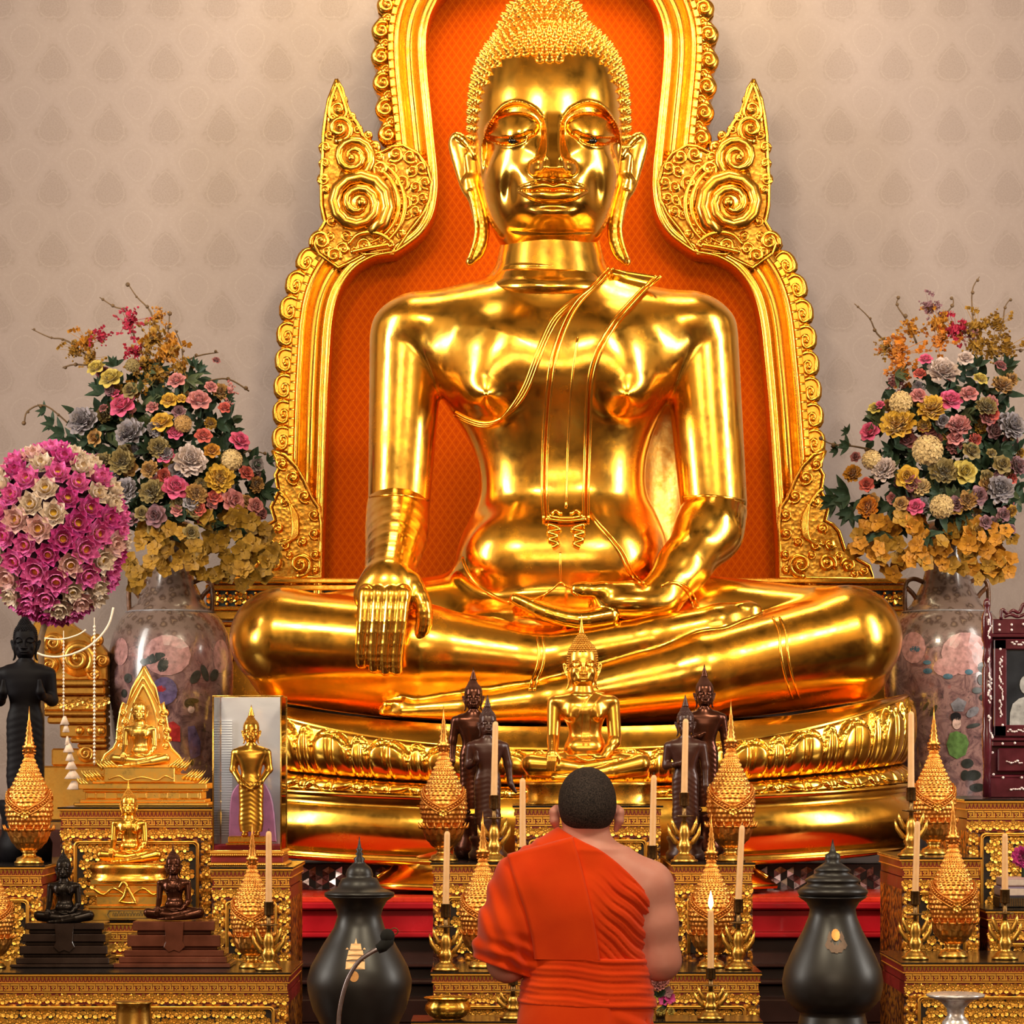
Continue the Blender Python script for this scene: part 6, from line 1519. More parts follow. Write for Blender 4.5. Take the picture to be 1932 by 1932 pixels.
bouquet('tall mixed bouquet with white and yellow peonies in the right porcelain vase', 1778, 985, 13.7, KR, BLR, TWR, LVR, [(1610, 1765, 972, 1088, 46, 'gold'), (1770, 1918, 980, 1100, 44, 'gold'), (1690, 1740, 960, 1010, 9, 'orange')], [(1650, 1910, 700, 960, 85), (1620, 1900, 890, 1010, 34), (1840, 1930, 780, 1010, 22)], 12)
# ---- lotus ball with hanging garlands, far left
t = thing('lotus_ball', 'big round ball of pink and white lotus flowers at the left edge', 'flower arrangement', P(100, 1005, 12.45)); R = random.Random(5); ob = P(100, 1005, 12.45); rb = W(122, 12.45)
m = MB(); m.ball(tuple(ob), rb*.93, 32, 20, (1, .8, 1.2)); m.build('core', plain('dark_core', (.06, .012, .03), .8), t)
cnt = 0
for i in range(140):
    z = 1-2*(i+.5)/140; a = i*2.39996; q = math.sqrt(1-z*z); d = Vector((q*math.cos(a), q*math.sin(a), z))
    if d.y > .28: continue
    pos = ob+Vector((d.x*rb, d.y*rb*.8, d.z*rb*1.24)); wh = R.random() < .36
    c = R.choice(('lotuswhite', 'lotuswhite', 'lotusblush')) if wh else R.choice(('lotuspink', 'lotuspink', 'lotusdeep'))
    cnt += 1
    if cnt > 98: break
    o = flower(t, 'lotus', 'lotus_flower', PC[c], pos, W(R.uniform(31, 39), 12.2), (d.x*.9, d.y-.25, d.z*.8), R.random()*6, ob)
    e = bpy.data.objects.new('stamens', FM['eye']); COL.objects.link(e); e.parent = o
if not FM['eye'].materials: FM['eye'].materials.append(EYE)
m = MB(); c = ob; m.tube([(c.x, c.y, c.z-rb*1.0), (c.x-.05, c.y, c.z-rb*1.6), (c.x-.05, c.y, 1.462)], .014, 8); m.build('stem', TWIG, t)
BEAD = plain('white_bead', (.80, .66, .52), .4, var=.1)
g = thing('bead_garland', 'strings of small white beads hanging below the lotus ball', 'garland', P(150, 1450, 11.9))
m = MB()
for i in range(38): q = P(178, 1182+i*6.9, 11.9); m.lathe([(.1*W(1, 11.9), W(3.4, 11.9)), (W(2.6, 11.9), 0), (W(2.4, 11.9), -W(2, 11.9)), (.1*W(1, 11.9), -W(3, 11.9))], tuple(q), 8)
m.tube([P(178, 1165, 11.9), P(178, 1444, 11.9)], W(.7, 11.9), 4); m.build('bead_string', BEAD, g)
m = MB()
for i in range(22): q = P(120, 1205+i*6.4, 11.9); m.lathe([(.1*W(1, 11.9), W(3, 11.9)), (W(2.4, 11.9), 0), (.1*W(1, 11.9), -W(3, 11.9))], tuple(q), 8)
m.tube([P(120, 1190, 11.9), P(120, 1350, 11.9)], W(.7, 11.9), 4); m.build('bead_string', BEAD, g)
m = MB(); m.tube([P(x, y, 11.85) for x, y in dens([(214, 1146), (206, 1176), (188, 1202), (160, 1224), (120, 1238), (80, 1236), (40, 1215)], 5)], W(2.2, 11.9), 6); m.tube([P(x, y, 11.85) for x, y in dens([(162, 1188), (146, 1198), (116, 1206), (84, 1204)], 5)], W(1.6, 11.9), 6); m.build('white_cord', BEAD, g)
m = MB()
for i, (y, r) in enumerate(((1360, 9), (1374, 7), (1398, 5), (1412, 11), (1428, 9), (1444, 12), (1462, 16), (1482, 14))):
    q = P(122+i*2.5, y, 11.9); m.lathe([(W(r*.3, 11.9), W(9, 11.9)), (W(r, 11.9), -W(7, 11.9)), (W(r*.6, 11.9), -W(8, 11.9))], tuple(q), 9)
m.build('jasmine_tassel', plain('pale_jasmine', (.62, .45, .34), .7, var=.3), g)
# ---- small posy behind the monk
t = thing('posy', "small posy of pink carnation and purple orchids at the monk's right hip", 'flowers', P(1246, on('T10', 10.05), 10.05)); og = P(1246, on('T10', 10.05), 10.05)
for k, nm, x, y, r, c in (('peony', 'carnation', 1240, 1855, 18, 'palepink'), ('peony', 'carnation', 1252, 1850, 14, 'palepink'), ('orchid', 'orchid_floret', 1260, 1872, 12, 'mauve'), ('orchid', 'orchid_floret', 1264, 1884, 12, 'lotusdeep'), ('orchid', 'orchid_floret', 1252, 1888, 11, 'lotusdeep'), ('rose', 'yellow_bud', 1234, 1886, 9, 'lemon'), ('rose', 'yellow_bud', 1248, 1906, 9, 'lemon'), ('rose', 'yellow_bud', 1266, 1908, 8, 'lemon'), ('leaf', 'leaf_spray', 1244, 1880, 22, None), ('leaf', 'leaf_spray', 1256, 1900, 20, None)):
    flower(t, k, nm, PC[c] if c else LEAF, P(x, y, 10.02), W(r, 10.02), (R.uniform(-.3, .3), -1, .3), R.random()*6, og)
m = MB(); m.lathe([(W(9, 10), 0), (W(11, 10), W(14, 10)), (W(8, 10), W(20, 10))], n=14); m.build('cup', MT['brass'], t, local=True)

# ================================================================ porcelain vases
def vase_mat(name, seed):
    t = NT(name); v = t.obj(); s = t.n('SeparateXYZ'); t.set(s.inputs[0], v); z = s.outputs[2]
    n = t.noise(v, 9+seed, 5, .65, 1.2); d = t.vor(v, 26); fine = t.noise(v, 70, 3)
    ground = t.ramp(n, [(.32, (.06, .030, .036)), (.45, (.16, .082, .082)), (.58, (.30, .165, .15)), (.72, (.11, .06, .078))])
    ground = t.mix(t.mr(t.noise(v, 22, 4, .7, 2.0), .60, .66, 0, .8), ground, (.035, .03, .03))
    ground = t.mix(t.mr(t.noise(v, 14, 3), .66, .74, 0, .6), ground, (.30, .06, .05))
    band = t.ramp(t.math('MULTIPLY_ADD', fine, .5, t.math('MULTIPLY', d, .8)), [(.3, (.20, .13, .09)), (.5, (.075, .045, .035)), (.7, (.17, .115, .095))])
    k = t.mr(z, .80, .90, 0, 1)
    t.p(col=t.mix(k, ground, band), rough=.22, coat=.3); t.bump(fine, .15, .002); return t.m
VROWS = [(985, 36), (1000, 42), (1020, 40), (1050, 38), (1075, 40), (1100, 47), (1120, 56), (1140, 66), (1152, 78), (1156, 84), (1170, 96), (1195, 108), (1225, 115), (1260, 118), (1310, 117), (1380, 110), (1450, 98), (1520, 84), (1560, 76)]
def vase(label, cx, D, seed, handles, figures):
    t = thing('porcelain_vase', label, 'vase', (P(cx, 0, D).x, D, zpx(1560, 12.6)))
    rows = [(y, r) for y, r in VROWS]; rows[-1] = (HY+(1560-HY)*12.6/D, 76)
    m = MB(); u = W(1, D); m.lathe([(r*u, zpx(y, D)) for y, r in sorted(rows, reverse=True)], (P(cx, 0, D).x, D, 0), 64); m.build('body', vase_mat('painted_porcelain_%s' % ('left' if seed == 0 else 'right'), seed), t)
    m = MB(); m.lathe([(79*u, zpx(1158, D)), (86*u, zpx(1155, D)), (76*u, zpx(1152, D))], (P(cx, 0, D).x, D, 0), 64, cap=False); m.build('shoulder_ring', plain('blue_grey_ring', (.22, .20, .21), .25), t)
    for s in (-1, 1):
        m = MB()
        for pts in handles: m.tube([P(cx+s*x, y, D-.02) for x, y in dens(pts, 4)], W(4.5, D), 7)
        m.build('handle', plain('brown_glazed_handle', (.14, .055, .022), .25, var=.4), t)
    for nm, c, polys in figures:
        pm = plain(nm+'_enamel', c, .3, var=.4, scale=40)
        for poly in polys: m = MB(); applique(m, [poly], rows, cx, D, .0035, 4); m.build('painted_'+nm, pm, t)
    return t
def oval(x, y, a, b, n=14, rot=0): return [(x+a*math.cos(q)*math.cos(rot)-b*math.sin(q)*math.sin(rot), y+a*math.cos(q)*math.sin(rot)+b*math.sin(q)*math.cos(rot)) for q in np.linspace(0, 2*PI, n+1)[:-1]]
HD = [[(44, 1098), (62, 1092), (76, 1100), (79, 1130), (76, 1176)], [(76, 1108), (62, 1122), (52, 1142), (60, 1150)]]
vase('large painted porcelain vase with brown handles, left of the giant statue', 322, 13.75, 0, HD,
     [('pink_medallion', (.38, .19, .18), [oval(328, 1240, 44, 38), oval(238, 1232, 16, 26), oval(422, 1240, 12, 32)]), ('pine_branch', (.03, .035, .03), [oval(304, 1246, 18, 9, 12, -.4), oval(322, 1258, 10, 14, 12, .4), oval(288, 1252, 10, 6), oval(254, 1282, 8, 9), oval(316, 1240, 10, 5), oval(380, 1280, 8, 14, 12, .5), oval(396, 1272, 6, 16, 12, -.3), oval(412, 1276, 7, 12, 12, .3), oval(246, 1310, 6, 8)]), ('black_hair', (.012, .01, .012), [oval(369, 1329, 9, 9), oval(374, 1324, 12, 5), oval(320, 1338, 9, 8), oval(311, 1350, 6, 7), oval(371, 1438, 4, 6)]), ('pale_face', (.62, .42, .36), [oval(372, 1340, 6, 7), oval(326, 1347, 6, 7)]),
      ('red_robe', (.36, .02, .02), [[(318, 1368), (340, 1362), (352, 1372), (352, 1400), (330, 1398), (318, 1388)], oval(318, 1302, 9, 6)]), ('purple_robe', (.10, .07, .16), [[(366, 1372), (378, 1370), (388, 1400), (386, 1425), (370, 1434), (366, 1400)], oval(324, 1306, 24, 26)])])
vase('large painted porcelain vase with brown handles, behind the dark red cabinet', 1786, 13.75, 3, HD,
     [('pink_medallion', (.40, .20, .19), [oval(1805, 1237, 46, 40), oval(1712, 1225, 20, 30), oval(1770, 1262, 26, 18)]), ('blue_cloud', (.05, .12, .17), [oval(1810, 1271, 8, 5), oval(1735, 1269, 8, 5), oval(1771, 1279, 9, 5), oval(1714, 1228, 9, 6), oval(1844, 1226, 8, 5), oval(1734, 1253, 7, 4)]), ('dark_pine', (.02, .022, .018), [oval(1838, 1262, 12, 10), oval(1845, 1245, 9, 8), oval(1834, 1285, 7, 10), oval(1826, 1305, 10, 6), oval(1838, 1318, 8, 6), oval(1820, 1370, 14, 4, 12, -.2), oval(1810, 1440, 12, 9), oval(1822, 1462, 16, 10), oval(1832, 1485, 16, 8), oval(1806, 1462, 8, 10), oval(1746, 1342, 4, 12, 12, .5), oval(1732, 1334, 3, 9, 12, .5)]),
      ('black_hair', (.010, .01, .014), [oval(1786, 1354, 10, 9)]), ('pale_face', (.60, .40, .34), [oval(1788, 1366, 8, 11)]), ('green_robe', (.09, .17, .045), [[(1776, 1384), (1788, 1380), (1806, 1388), (1812, 1402), (1806, 1424), (1790, 1432), (1776, 1424), (1770, 1404)]]), ('grey_robe', (.16, .15, .17), [[(1776, 1330), (1790, 1318), (1806, 1326), (1800, 1344), (1782, 1344)], oval(1818, 1345, 14, 8, 12, -.6)])])

# ================================================================ pearl inlaid cabinet with a portrait, far right
DC = 11.4
t = thing('inlaid_cabinet', 'dark red mirror cabinet with pearl inlay at the right edge', 'cabinet', P(1935, on('T13', DC), DC)); CW = plain('dark_red_rosewood', (.075, .008, .016), .22, var=.35, scale=14, coat=.3); PEARL = plain('mother_of_pearl', (.80, .66, .68), .25, .2, .15, 60)
yb = on('T13', DC)-.3
m = MB()
for x0, x1, y0, y1, fr_, bk in ((1872, 2010, 1168, 1196, 4, 30), (1866, 2016, 1196, 1203, 8, 34), (1868, 2012, 1392, 1398, 6, 40), (1872, 2010, 1398, 1408, 2, 40), (1866, 2014, 1462, 1468, 6, 44), (1866, 2014, 1468, yb, 8, 48), (1870, 2012, 1203, 1462, -14, 24)):
    a = P(x0, y1, DC); c = P(x1, y0, DC); m.box(a.x, c.x, DC-W(fr_, DC), DC+W(bk, DC), a.z, c.z, W(1.5, DC))
m.build('carcass', CW, t)
m = MB(); a = P(1882, 1456, DC); c = P(2006, 1412, DC); m.box(a.x, c.x, DC-W(5, DC), DC, a.z, c.z, W(3, DC)); m.build('drawer', CW, t)
m = lathe_px(MB(), 1862, DC-.05, [(1128, 1), (1134, 6), (1142, 7), (1150, 4), (1160, 9), (1166, 10), (1208, 10), (1214, 7), (1226, 6), (1246, 9), (1256, 6), (1262, 9), (1330, 9), (1338, 7), (1356, 9), (1372, 8), (1384, 10), (1420, 9), (1440, 7), (yb, 8)], 16); m.build('turned_post', CW, t)
m = MB()
for pts in ([(1888, 1168), (1890, 1150), (1900, 1158), (1910, 1152), (1922, 1156), (1930, 1140), (1938, 1148)], [(1894, 1164), (1906, 1160), (1920, 1164), (1934, 1158)]): px_tube(m, dens(pts, 4), 3.6, DC, 4, 1, 6)
m.build('carved_crest', CW, t)
m = MB()
for x0, x1, y0, y1 in ((1874, 1898, 1206, 1390), (1874, 2004, 1206, 1226), (1874, 2004, 1368, 1390), (1982, 2004, 1206, 1390)): a = P(x0, y1, DC); c = P(x1, y0, DC); m.box(a.x, c.x, DC-W(9, DC), DC+.01, a.z, c.z, W(2, DC))
fr = m.build('picture_frame', CW, t)
m = MB(); a = P(1898, 1368, DC); c = P(1982, 1226, DC); m.box(a.x, c.x, DC-W(4, DC), DC+.012, a.z, c.z); m.build('portrait_ground', plain('dark_photograph', (.020, .024, .032), .12, var=.4, scale=10), fr, label='dark framed photograph of a person in white')
m = MB()
for poly in ([(1904, 1368), (1905, 1345), (1910, 1328), (1922, 1318), (1936, 1314), (1950, 1318), (1962, 1330), (1966, 1368)], oval(1936, 1292, 13, 18)): px_prism(m, poly, DC, 5, 3.5)
m.build('portrait_figure', plain('grey_photograph_figure', (.36, .36, .37), .3, var=.3, scale=40), fr)
m = MB()
for x, y in [(1884, 1179), (1884, 1189), (1907, 1179), (1907, 1189), (1929, 1178), (1886, 1225), (1890, 1368), (1890, 1403), (1913, 1402), (1873, 1461), (1891, 1467), (1926, 1467), (1867, 1405), (1871, 1420)]: q = P(x, y, DC); m = MB(); m.ball((q.x, DC-W(9, DC), q.z), W(2.6, DC), 8, 6, (1, .5, 1)); m.build('pearl_stud', PEARL, t)
R = random.Random(8)
for y0, y1, x in ((1172, 1206, 1862), (1242, 1252, 1862), (1272, 1326, 1862), (1352, 1360, 1863), (1384, 1394, 1868), (1240, 1352, 1887)):
    y = y0; m = MB()
    while y < y1:
        q = P(x+R.uniform(-3.5, 3.5), y, DC); dd = DC-(W(9.5, DC)+(.05 if x < 1870 else 0)); m.ball((q.x, dd, q.z), W(R.uniform(1.2, 2.4), DC), 6, 5, (1, .5, 1.5)); y += 3.6
    m.build('pearl_inlay', PEARL, t)
for x0, x1, y in ((1898, 1930, 1438), (1908, 1960, 1214), (1900, 1960, 1378), (1906, 1960, 1487)):
    x = x0; m = MB()
    while x < x1: q = P(x, y+R.uniform(-3, 3), DC); m.ball((q.x, DC-W(9.5 if y < 1400 and y != 1438 else 9, DC), q.z), W(R.uniform(1.2, 2.4), DC), 6, 5, (1.5, .5, 1)); x += 4
    m.build('pearl_inlay', PEARL, t)
# ---- books and pink flower on the small step table
DS = 10.8; yS = on('T14', DS)
for (x0, x1, y0, y1, c, lab) in ((1884, 1990, yS-20, yS-.3, (.03, .028, .03), 'grey ribbed cash box on the small step table, right edge'), (1886, 1986, yS-39, yS-20.3, (.22, .17, .26), 'lilac book lying on the ribbed box'), (1890, 1984, yS-56, yS-39.3, (.42, .26, .26), 'pale pink book on top of the lilac book')):
    nm = 'book' if 'book l' in lab or 'pink book' in lab else 'cash_box'; t = thing(nm, lab, 'book' if nm == 'book' else 'box', P((x0+x1)/2, y1, DS)); a = P(x0, y1, DS); c_ = P(x1, y0, DS)
    m = MB(); m.box(a.x, c_.x, DS-.02, DS+.13, a.z, c_.z, .003); m.build('cover' if nm == 'book' else 'case', plain(nm+'_'+lab.split()[0], c, .5), t)
    if nm == 'book': m = MB(); m.box(a.x-.001, c_.x-.004, DS-.0215, DS+.12, a.z+.006, c_.z-.006); m.build('page_block', plain('paper_edge', (.60, .48, .42), .7), t)
    else:
        m = MB()
        for i in range(30): m.box(a.x+.006+i*.0066, a.x+.0095+i*.0066, DS-.023, DS-.019, a.z+.004, c_.z-.004)
        m.build('ribs', MT['brass_dark'], t)
t = thing('pink_flower', 'magenta cloth flower above the books at the right edge', 'flower', P(1930, 1660, 10.85)); og = P(1930, yS-56, 10.85); t.location = og
flower(t, 'peony', 'bloom', PC['lotusdeep'], P(1930, 1618, 10.85), W(24, 10.85), (-.2, -1, .2), 0, og); m = MB(); m.tube([P(1930, 1625, 10.85), og], .006, 6); m.build('stalk', LEAF, t)
# ================================================================ the monk, seen from behind, standing with joined hands
DM = 8.0; KM = DM/F
def M_(px, py, y=0): return np.array([px-1107.0, y, 1420.0-py])
FLOORZ = -CZ/KM
def m_torso(p, o=0.0):
    rows = [(-520, -116, 116, -66, 68), (-470, -114, 114, -62, 70), (-430, -106, 106, -58, 68), (-390, -102, 102, -58, 66), (-340, -108, 106, -64, 64), (-290, -118, 116, -70, 62), (-250, -122, 122, -66, 56), (-215, -96, 96, -54, 46), (-190, -62, 62, -44, 40)]
    return stack(p, [(z, a-o, b+o, c-o, d+o) for z, a, b, c, d in rows], 2.3)
def m_head(p):
    d = smin(ell(p, (1, -2, -88), (52, 64, 59)), ell(p, (0, 24, -118), (42, 46, 46)), 20)
    d = smin(d, ell(p, (1, -22, -108), (46, 42, 44)), 20)
    return d
def m_body(p):
    d = m_head(p)
    d = smin(d, cone(p, (-3, 2, -128), (-2, -8, -205), 40, 46), 16)
    for s in (-1, 1):
        d = smin(d, cone(p, (s*26, -10, -190), (s*112, -6, -246), 31, 44), 30)
        d = smin(d, chain(p, [(s*58, 0, -104), (s*62, -6, -112), (s*61, -6, -128), (s*55, 4, -146)], [6, 8, 8, 5], 6, (1, .75, 1)), 5)
    # face on the far side: brow, nose, lips, chin
    d = smin(d, cone(p, (0, 66, -92), (0, 76, -118), 5, 9), 7); d = smin(d, ell(p, (0, 62, -136), (17, 8, 7)), 5); d = smin(d, ell(p, (0, 60, -158), (20, 14, 12)), 10)
    for s in (-1, 1): d = smax(d, -ell(p, (s*20, 66, -100), (11, 6, 6)), 5); d = smin(d, ell(p, (s*20, 58, -100), (9, 7, 6)), 3)
    d = smin(d, m_torso(p), 30)
    for s, el in ((1, (140, 4, -392)), (-1, (-150, 4, -395))):
        d = smin(d, chain(p, [(s*119, -4, -254), (s*130, -4, -320), el, (s*96, 82, -372), (s*36, 168, -318)], [43, 40, 36, 31, 20], 16), 20)
        h = ell(p, (s*12, 186, -296), (9, 17, 26))
        for i in range(4): h = smin(h, chain(p, [(s*9, 172+i*9, -280), (s*7, 172+i*9.5, -256), (s*5.5, 174+i*9, -234-abs(i-1.5)*4)], [6, 5.6, 4.6], 3), 2.5)
        h = smin(h, chain(p, [(s*12, 172, -300), (s*9, 160, -282), (s*6, 158, -264)], [7, 6, 5], 3), 4)
        d = smin(d, smin(h, cone(p, (s*36, 168, -318), (s*14, 182, -302), 18, 13), 8), 8)
    return d
def m_legs(p):
    d = None
    for s in (-1, 1):
        e = chain(p, [(s*52, 0, -540), (s*48, 6, -860), (s*46, -4, FLOORZ+50)], [58, 40, 25], 10)
        e = smin(e, cone(p, (s*48, -8, FLOORZ+18), (s*56, 96, FLOORZ+13), 20, 15), 14)
        d = e if d is None else np.minimum(d, e)
    return smax(d, FLOORZ-p[:, 2], 3)
def m_robe(p):
    x, y, z = p[:, 0], p[:, 1], p[:, 2]
    d = m_torso(p, 12)
    for s in (-1,): d = smin(d, cone(p, (-26, -8, -178), (-112, -6, -240), 48, 56), 34)
    d = smin(d, cone(p, (10, -8, -190), (96, -6, -250), 44, 42), 30)
    d = smin(d, chain(p, [(-126, -6, -262), (-146, -10, -330), (-158, 0, -384), (-110, 80, -376), (-50, 150, -335)], [58, 56, 50, 46, 34], 24), 26)
    d = smin(d, cone(p, (-150, -6, -372), (-92, 10, -392), 46, 46), 26)
    # cloth folds: diagonals across the back, long creases down the sleeve
    wob = 5*np.sin(x*.035+z*.02)+1.5*np.sin(x*.07-z*.04)
    c = .68*x+.73*z+wob
    fr = ss(x, -12, 60)*ss(-z, 205, 255)
    d = d-fr*(1.5*np.sin(c*.17)+1.3*np.sin(c*.43+1.3)+.8*np.sin(c*.85+x*.03))
    sl = ss(-x, 78, 118); c2 = .88*x+.35*z+wob*1.2
    d = d-sl*(2.6*np.sin(c2*.17)+1.6*np.sin((.25*x+.95*z)*.20+wob*.25)*ss(-z, 320, 380)*2)
    neck = cub(np.clip(x, -160, 160), [-160, -90, -44, -12, 24, 74, 124, 160], [-60, -110, -146, -164, -182, -222, -276, -318])
    d = smax(d, z-neck, 3)                                            # neckline falls from the left shoulder to under the right arm
    d = smax(d, x-(118+.10*(-z-280)), 4)
    d = smax(d, -(z+438+.34*(x+60)*(x < -60)), 3)
    inner = smin(m_torso(p, 3), cone(p, (-20, -8, -178), (-112, -6, -244), 40, 47), 30)
    return smax(d, -inner, 2)
def m_belt(p):
    x, z = p[:, 0], p[:, 2]; zz = z+.035*x
    d = m_torso(p, 17)-1.0*np.sin(zz*.21+.9*np.sin(x*.03))-.7*np.sin(zz*.55+x*.03+np.sin(x*.05))
    d = smax(d, zz+383, 5); return smax(smax(d, -(zz+476), 5), -m_torso(p, 5), 2)
def m_skirt(p):
    x, z = p[:, 0], p[:, 2]; a = np.arctan2(x, -p[:, 1])
    rows = [(FLOORZ+70, -122, 122, -84, 92), (-900, -126, 126, -84, 90), (-640, -134, 134, -84, 86), (-540, -130, 132, -82, 84), (-462, -121, 121, -74, 80)]
    d = stack(p, rows, 2.4)-1.8*np.sin(a*11+z*.006)*ss(-z, 470, 640)-2.2*np.sin((x*.5+z)*.16)*ss(x, 40, 60)*ss(-z, 470, 500)
    d = d-3.5*ss(42-x, 0, 2)*(p[:, 1] < 0)
    return smax(d, -stack(p, [(r[0]-60 if i == 0 else r[0], r[1]+10, r[2]-10, r[3]+10, r[4]-10) for i, r in enumerate(rows)], 2.4), 2)
def m_hair(p):
    x, y, z = p[:, 0], p[:, 1], p[:, 2]
    d = m_head(p)-2.0
    line = cub(np.clip(y, -70, 70), [-70, -40, -20, 0, 24, 50, 70], [-139, -143, -136, -116, -92, -66, -58])
    d = smax(d, line-z, 3)
    for s in (-1, 1): d = smax(d, -ell(p, (s*61, -2, -124), (13, 16, 24)), 3)
    return d
def skin_mat():
    t = NT('warm_skin'); v = t.obj(); n = t.noise(v, 10, 4); s = t.n('SeparateXYZ'); t.set(s.inputs[0], v)
    c = t.ramp(n, [(.3, (.66, .27, .22)), (.7, (.78, .37, .31))])
    # faded script tattoo over the bare shoulder blade
    xm = t.math('MULTIPLY', t.mr(s.outputs[0], .075, .10, 0, 1), t.mr(s.outputs[2], -.445, -.40, 0, 1)); xm = t.math('MULTIPLY', xm, t.mr(s.outputs[2], -.295, -.32, 0, 1))
    rows = t.math('SINE', t.math('MULTIPLY', t.math('ADD', s.outputs[2], t.math('MULTIPLY', s.outputs[0], .55)), 520)); gl = t.noise(v, 190, 3)
    ink = t.math('MULTIPLY', t.mr(rows, -.1, .5, .25, 1), t.mr(gl, .42, .52, .2, 1))
    c = t.mix(t.math('MULTIPLY', t.math('MULTIPLY', xm, ink), .75), c, (.17, .14, .20)); t.p(col=c, rough=.48, spec=.35, sss=.06); t.bump(gl, .05, .002); return t.m
def robe_mat():
    t = NT('saffron_robe'); v = t.obj(); w = t.noise(v, 7, 4); f = t.noise(v, 420, 2)
    t.p(col=t.ramp(w, [(.3, (.76, .046, .001)), (.7, (.90, .075, .002))]), rough=.8, spec=.12, sheen=.25); t.bump(f, .25, .001); return t.m
def put_monk():
    t = thing('person', 'shaven headed monk in an orange robe standing with his back turned', 'person', (P(1107, 1420, DM).x, DM, 0))
    parts = [surfnet(m_body, (-200, -95, -530), (195, 225, -20), 3.2, 1.1, 2), surfnet(m_legs, (-120, -80, FLOORZ-6), (130, 130, -500), 6, 1.0, 1)]
    V, Q = joinVQ(parts); V = relax(V, Q, 1, .3)
    def w(V): V = V*KM; V[:, 2] += CZ; return V
    me = mesh_np('body', w(V), Q); me.materials.append(skin_mat()); link('body', me, t, local=True)
    V, Q = surfnet(m_hair, (-66, -80, -160), (66, 80, -20), 2.6, 1.1, 2); me = mesh_np('hair', w(V), Q)
    hm = NT('cropped_hair'); vv = hm.obj(); hm.p(col=hm.ramp(hm.noise(vv, 260, 3), [(.35, (.012, .010, .012)), (.68, (.075, .055, .05))]), rough=.75, spec=.2); hm.bump(hm.noise(vv, 500, 2), .5, .002)
    me.materials.append(hm.m); link('hair', me, t, local=True)
    RM = robe_mat()
    V, Q = surfnet(m_robe, (-235, -110, -480), (190, 215, -80), 3.0, 1.2, 2); VR, QR = V, Q; me = mesh_np('robe', w(V.copy()), Q); me.materials.append(RM); robe = link('robe', me, t, local=True)
    V, Q = surfnet(m_belt, (-150, -100, -500), (150, 110, -360), 3.0, 1.2, 2); me = mesh_np('waist_sash', w(V), Q); me.materials.append(RM); link('waist_sash', me, t, local=True)
    V, Q = surfnet(m_skirt, (-160, -110, FLOORZ+60), (160, 120, -445), 6, 1.2, 2); me = mesh_np('lower_robe', w(V), Q); me.materials.append(RM); link('lower_robe', me, t, local=True)
    # folded outer cloth hanging flat from the left shoulder down the back
    bv = BVHTree.FromPolygons([tuple(v) for v in VR], [tuple(q) for q in QR])
    Lp = dens([(957, 1614), (966, 1644), (980, 1686), (992, 1722), (1002, 1764), (1008, 1806)], 5); Rp = dens([(1080, 1580), (1092, 1620), (1104, 1668), (1114, 1712), (1123, 1758), (1130, 1806)], 5)
    rows = []
    for a, b in zip(Lp, Rp):
        r = []
        for i in range(17):
            x, y = a[0]+(b[0]-a[0])*i/16, a[1]+(b[1]-a[1])*i/16; q = M_(x, y); h = bv.ray_cast(Vector((q[0], -300, q[2])), Vector((0, 1, 0)))
            r.append([q[0], h[0].y if h[0] is not None else None, q[2]])
        rows.append(r)
    Y = np.array([[np.nan if c[1] is None or c[1] > 20 else c[1] for c in r] for r in rows], float); m = np.nanmean(Y); Y = np.where(np.isnan(Y), -42, Y)
    for _ in range(10): Yp = np.pad(Y, 1, mode='edge'); Y = np.minimum(Y, (Yp[:-2, 1:-1]+Yp[2:, 1:-1]+Yp[1:-1, :-2]+Yp[1:-1, 2:])/4)
    mb = MB(); g = [[(r[i][0]*KM, (Y[j, i]-5)*KM, r[i][2]*KM+CZ) for i in range(17)] for j, r in enumerate(rows)]
    over = [(x, y+.06, z-.005) for x, y, z in g[0]]; lip = [(x, y+.02, z+.006) for x, y, z in g[0]]; g = [over, lip]+g
    g = [[(r[0][0]+.003, r[0][1]+.012, r[0][2])]+r+[(r[-1][0]-.003, r[-1][1]+.012, r[-1][2])] for r in g]
    mb.grid(g); mb.build('shoulder_cloth', RM, t, local=True)
    return t
put_monk()
# ================================================================ camera, light
def area(name, loc, tgt, sx, sy, power, col):
    l = bpy.data.lights.new(name, 'AREA'); l.shape = 'RECTANGLE'; l.size = sx; l.size_y = sy; l.energy = power; l.color = col
    o = bpy.data.objects.new(name, l); COL.objects.link(o); o.location = loc
    o.rotation_euler = (Vector(tgt)-Vector(loc)).to_track_quat('-Z', 'Y').to_euler(); return o
cam = bpy.data.cameras.new('camera'); co = bpy.data.objects.new('camera', cam); COL.objects.link(co)
cam.sensor_width = 36; cam.lens = 36*F/1932; co.location = (0, 0, CZ); co.rotation_euler = (PI/2, 0, 0)
cam.shift_x = 0; cam.shift_y = (HY-966)/1932; cam.clip_start = .1; cam.clip_end = 100
SC.camera = co
vs_ = SC.view_settings; vs_.view_transform = 'Standard'; vs_.look = 'None'; vs_.gamma = 1; vs_.exposure = 0; vs_.use_curve_mapping = False
SC.cycles.max_bounces = 7; SC.cycles.glossy_bounces = 4; SC.cycles.diffuse_bounces = 3; SC.cycles.transmission_bounces = 6; SC.cycles.transparent_max_bounces = 8
SC.cycles.caustics_reflective = False; SC.cycles.caustics_refractive = False; SC.cycles.sample_clamp_indirect = 4
wd = bpy.data.worlds.new('hall'); SC.world = wd; wd.use_nodes = True
nt = wd.node_tree; bg = nt.nodes['Background']
tc = nt.nodes.new('ShaderNodeTexCoord'); sp = nt.nodes.new('ShaderNodeSeparateXYZ'); rp = nt.nodes.new('ShaderNodeValToRGB')
mr_ = nt.nodes.new('ShaderNodeMapRange'); mr_.inputs[1].default_value = -1; mr_.inputs[2].default_value = 1
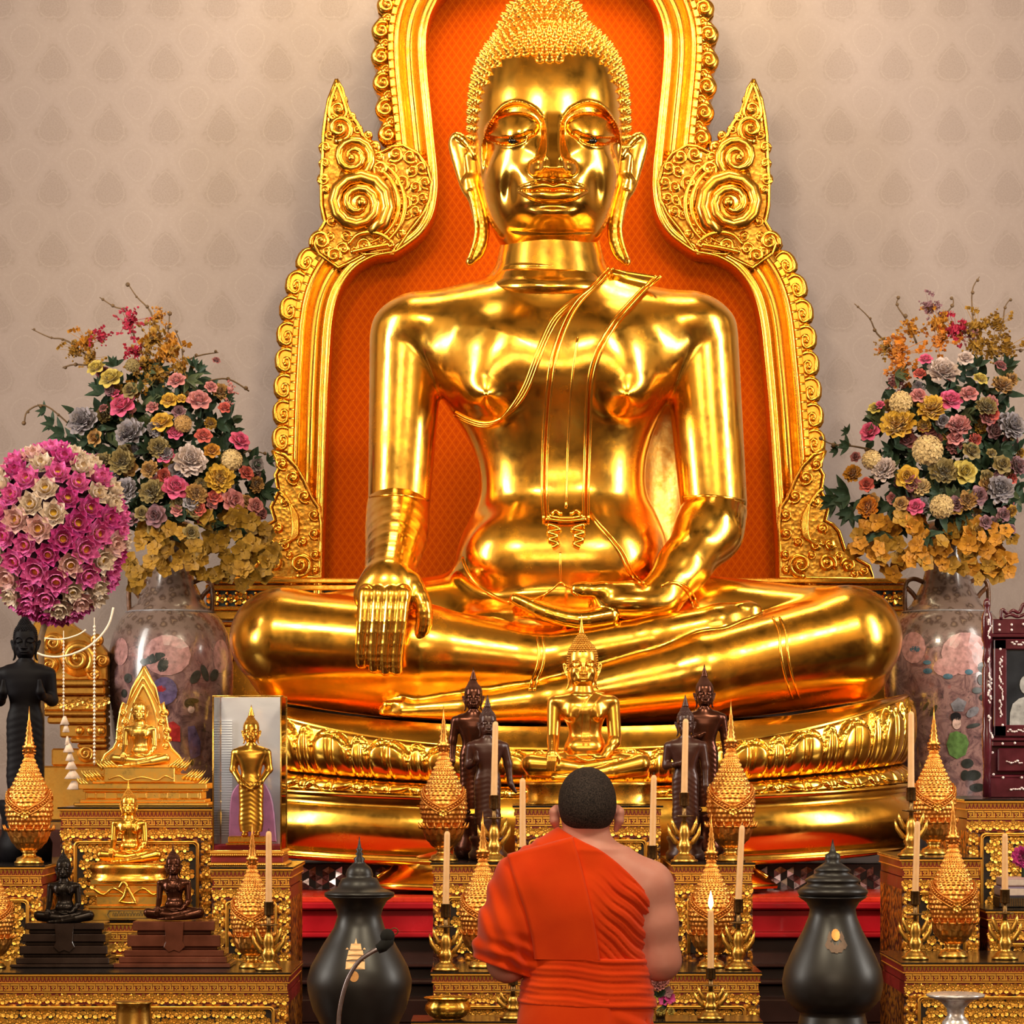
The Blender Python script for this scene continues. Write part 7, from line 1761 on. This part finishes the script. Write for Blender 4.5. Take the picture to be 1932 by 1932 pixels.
nt.links.new(tc.outputs['Generated'], sp.inputs[0]); nt.links.new(sp.outputs[2], mr_.inputs[0]); nt.links.new(mr_.outputs[0], rp.inputs[0]); nz = nt.nodes.new('ShaderNodeTexNoise'); nz.inputs['Scale'].default_value = 2.6; nz.inputs['Detail'].default_value = 4; nt.links.new(tc.outputs['Generated'], nz.inputs['Vector'])
nr = nt.nodes.new('ShaderNodeValToRGB'); nt.links.new(nz.outputs['Fac'], nr.inputs[0]); nr.color_ramp.elements[0].position = .40; nr.color_ramp.elements[0].color = (.25, .22, .2, 1); nr.color_ramp.elements[1].position = .64; nr.color_ramp.elements[1].color = (2.0, 1.9, 1.75, 1)
mx_ = nt.nodes.new('ShaderNodeMix'); mx_.data_type = 'RGBA'; mx_.blend_type = 'MULTIPLY'; mx_.inputs[0].default_value = 1; nt.links.new(rp.outputs[0], mx_.inputs[6]); nt.links.new(nr.outputs[0], mx_.inputs[7]); nt.links.new(mx_.outputs[2], bg.inputs[0])
cr = rp.color_ramp
for p_, c_ in ((0.0, (.05, .012, .006)), (.40, (.16, .05, .02)), (.52, (.50, .27, .12)), (.66, (.75, .52, .28)), (1.0, (.30, .17, .08))):
    e = cr.elements.new(p_) if p_ not in (0.0, 1.0) else cr.elements[0 if p_ == 0 else -1]; e.color = (*c_, 1)
bg.inputs[1].default_value = .52
# tall side windows (daylight), the hall's warm lamps, and an added front fill
def spread(o, deg): o.data.spread = math.radians(deg)
spread(area('window_light_left', (-6.9, 9.4, 5.0), (0.0, 13.2, 3.4), 1.3, 5.6, 150, (1.0, .95, .86)), 80)
spread(area('window_light_right', (7.3, 9.4, 5.0), (0.4, 13.2, 3.4), 1.3, 5.6, 150, (1.0, .95, .86)), 80)
spread(area('lamp_front_left', (-2.2, 5.0, 7.4), (0.0, 13.2, 2.8), 1.5, .9, 130, (1.0, .84, .58)), 110)
spread(area('lamp_front_right', (2.6, 5.0, 7.4), (0.3, 13.2, 2.8), 1.5, .9, 130, (1.0, .84, .58)), 110)
area('lamp_hall', (0.2, -2.2, 4.6), (0.0, 11.5, 1.2), 6.0, 2.2, 210, (1.0, .80, .56))  # added fill behind the camera, brightens the tables and the monk's back
area('lamp_wall_top', (0.15, 13.6, 6.5), (0.15, 14.95, 4.4), 2.4, .4, 95, (1.0, .80, .48))
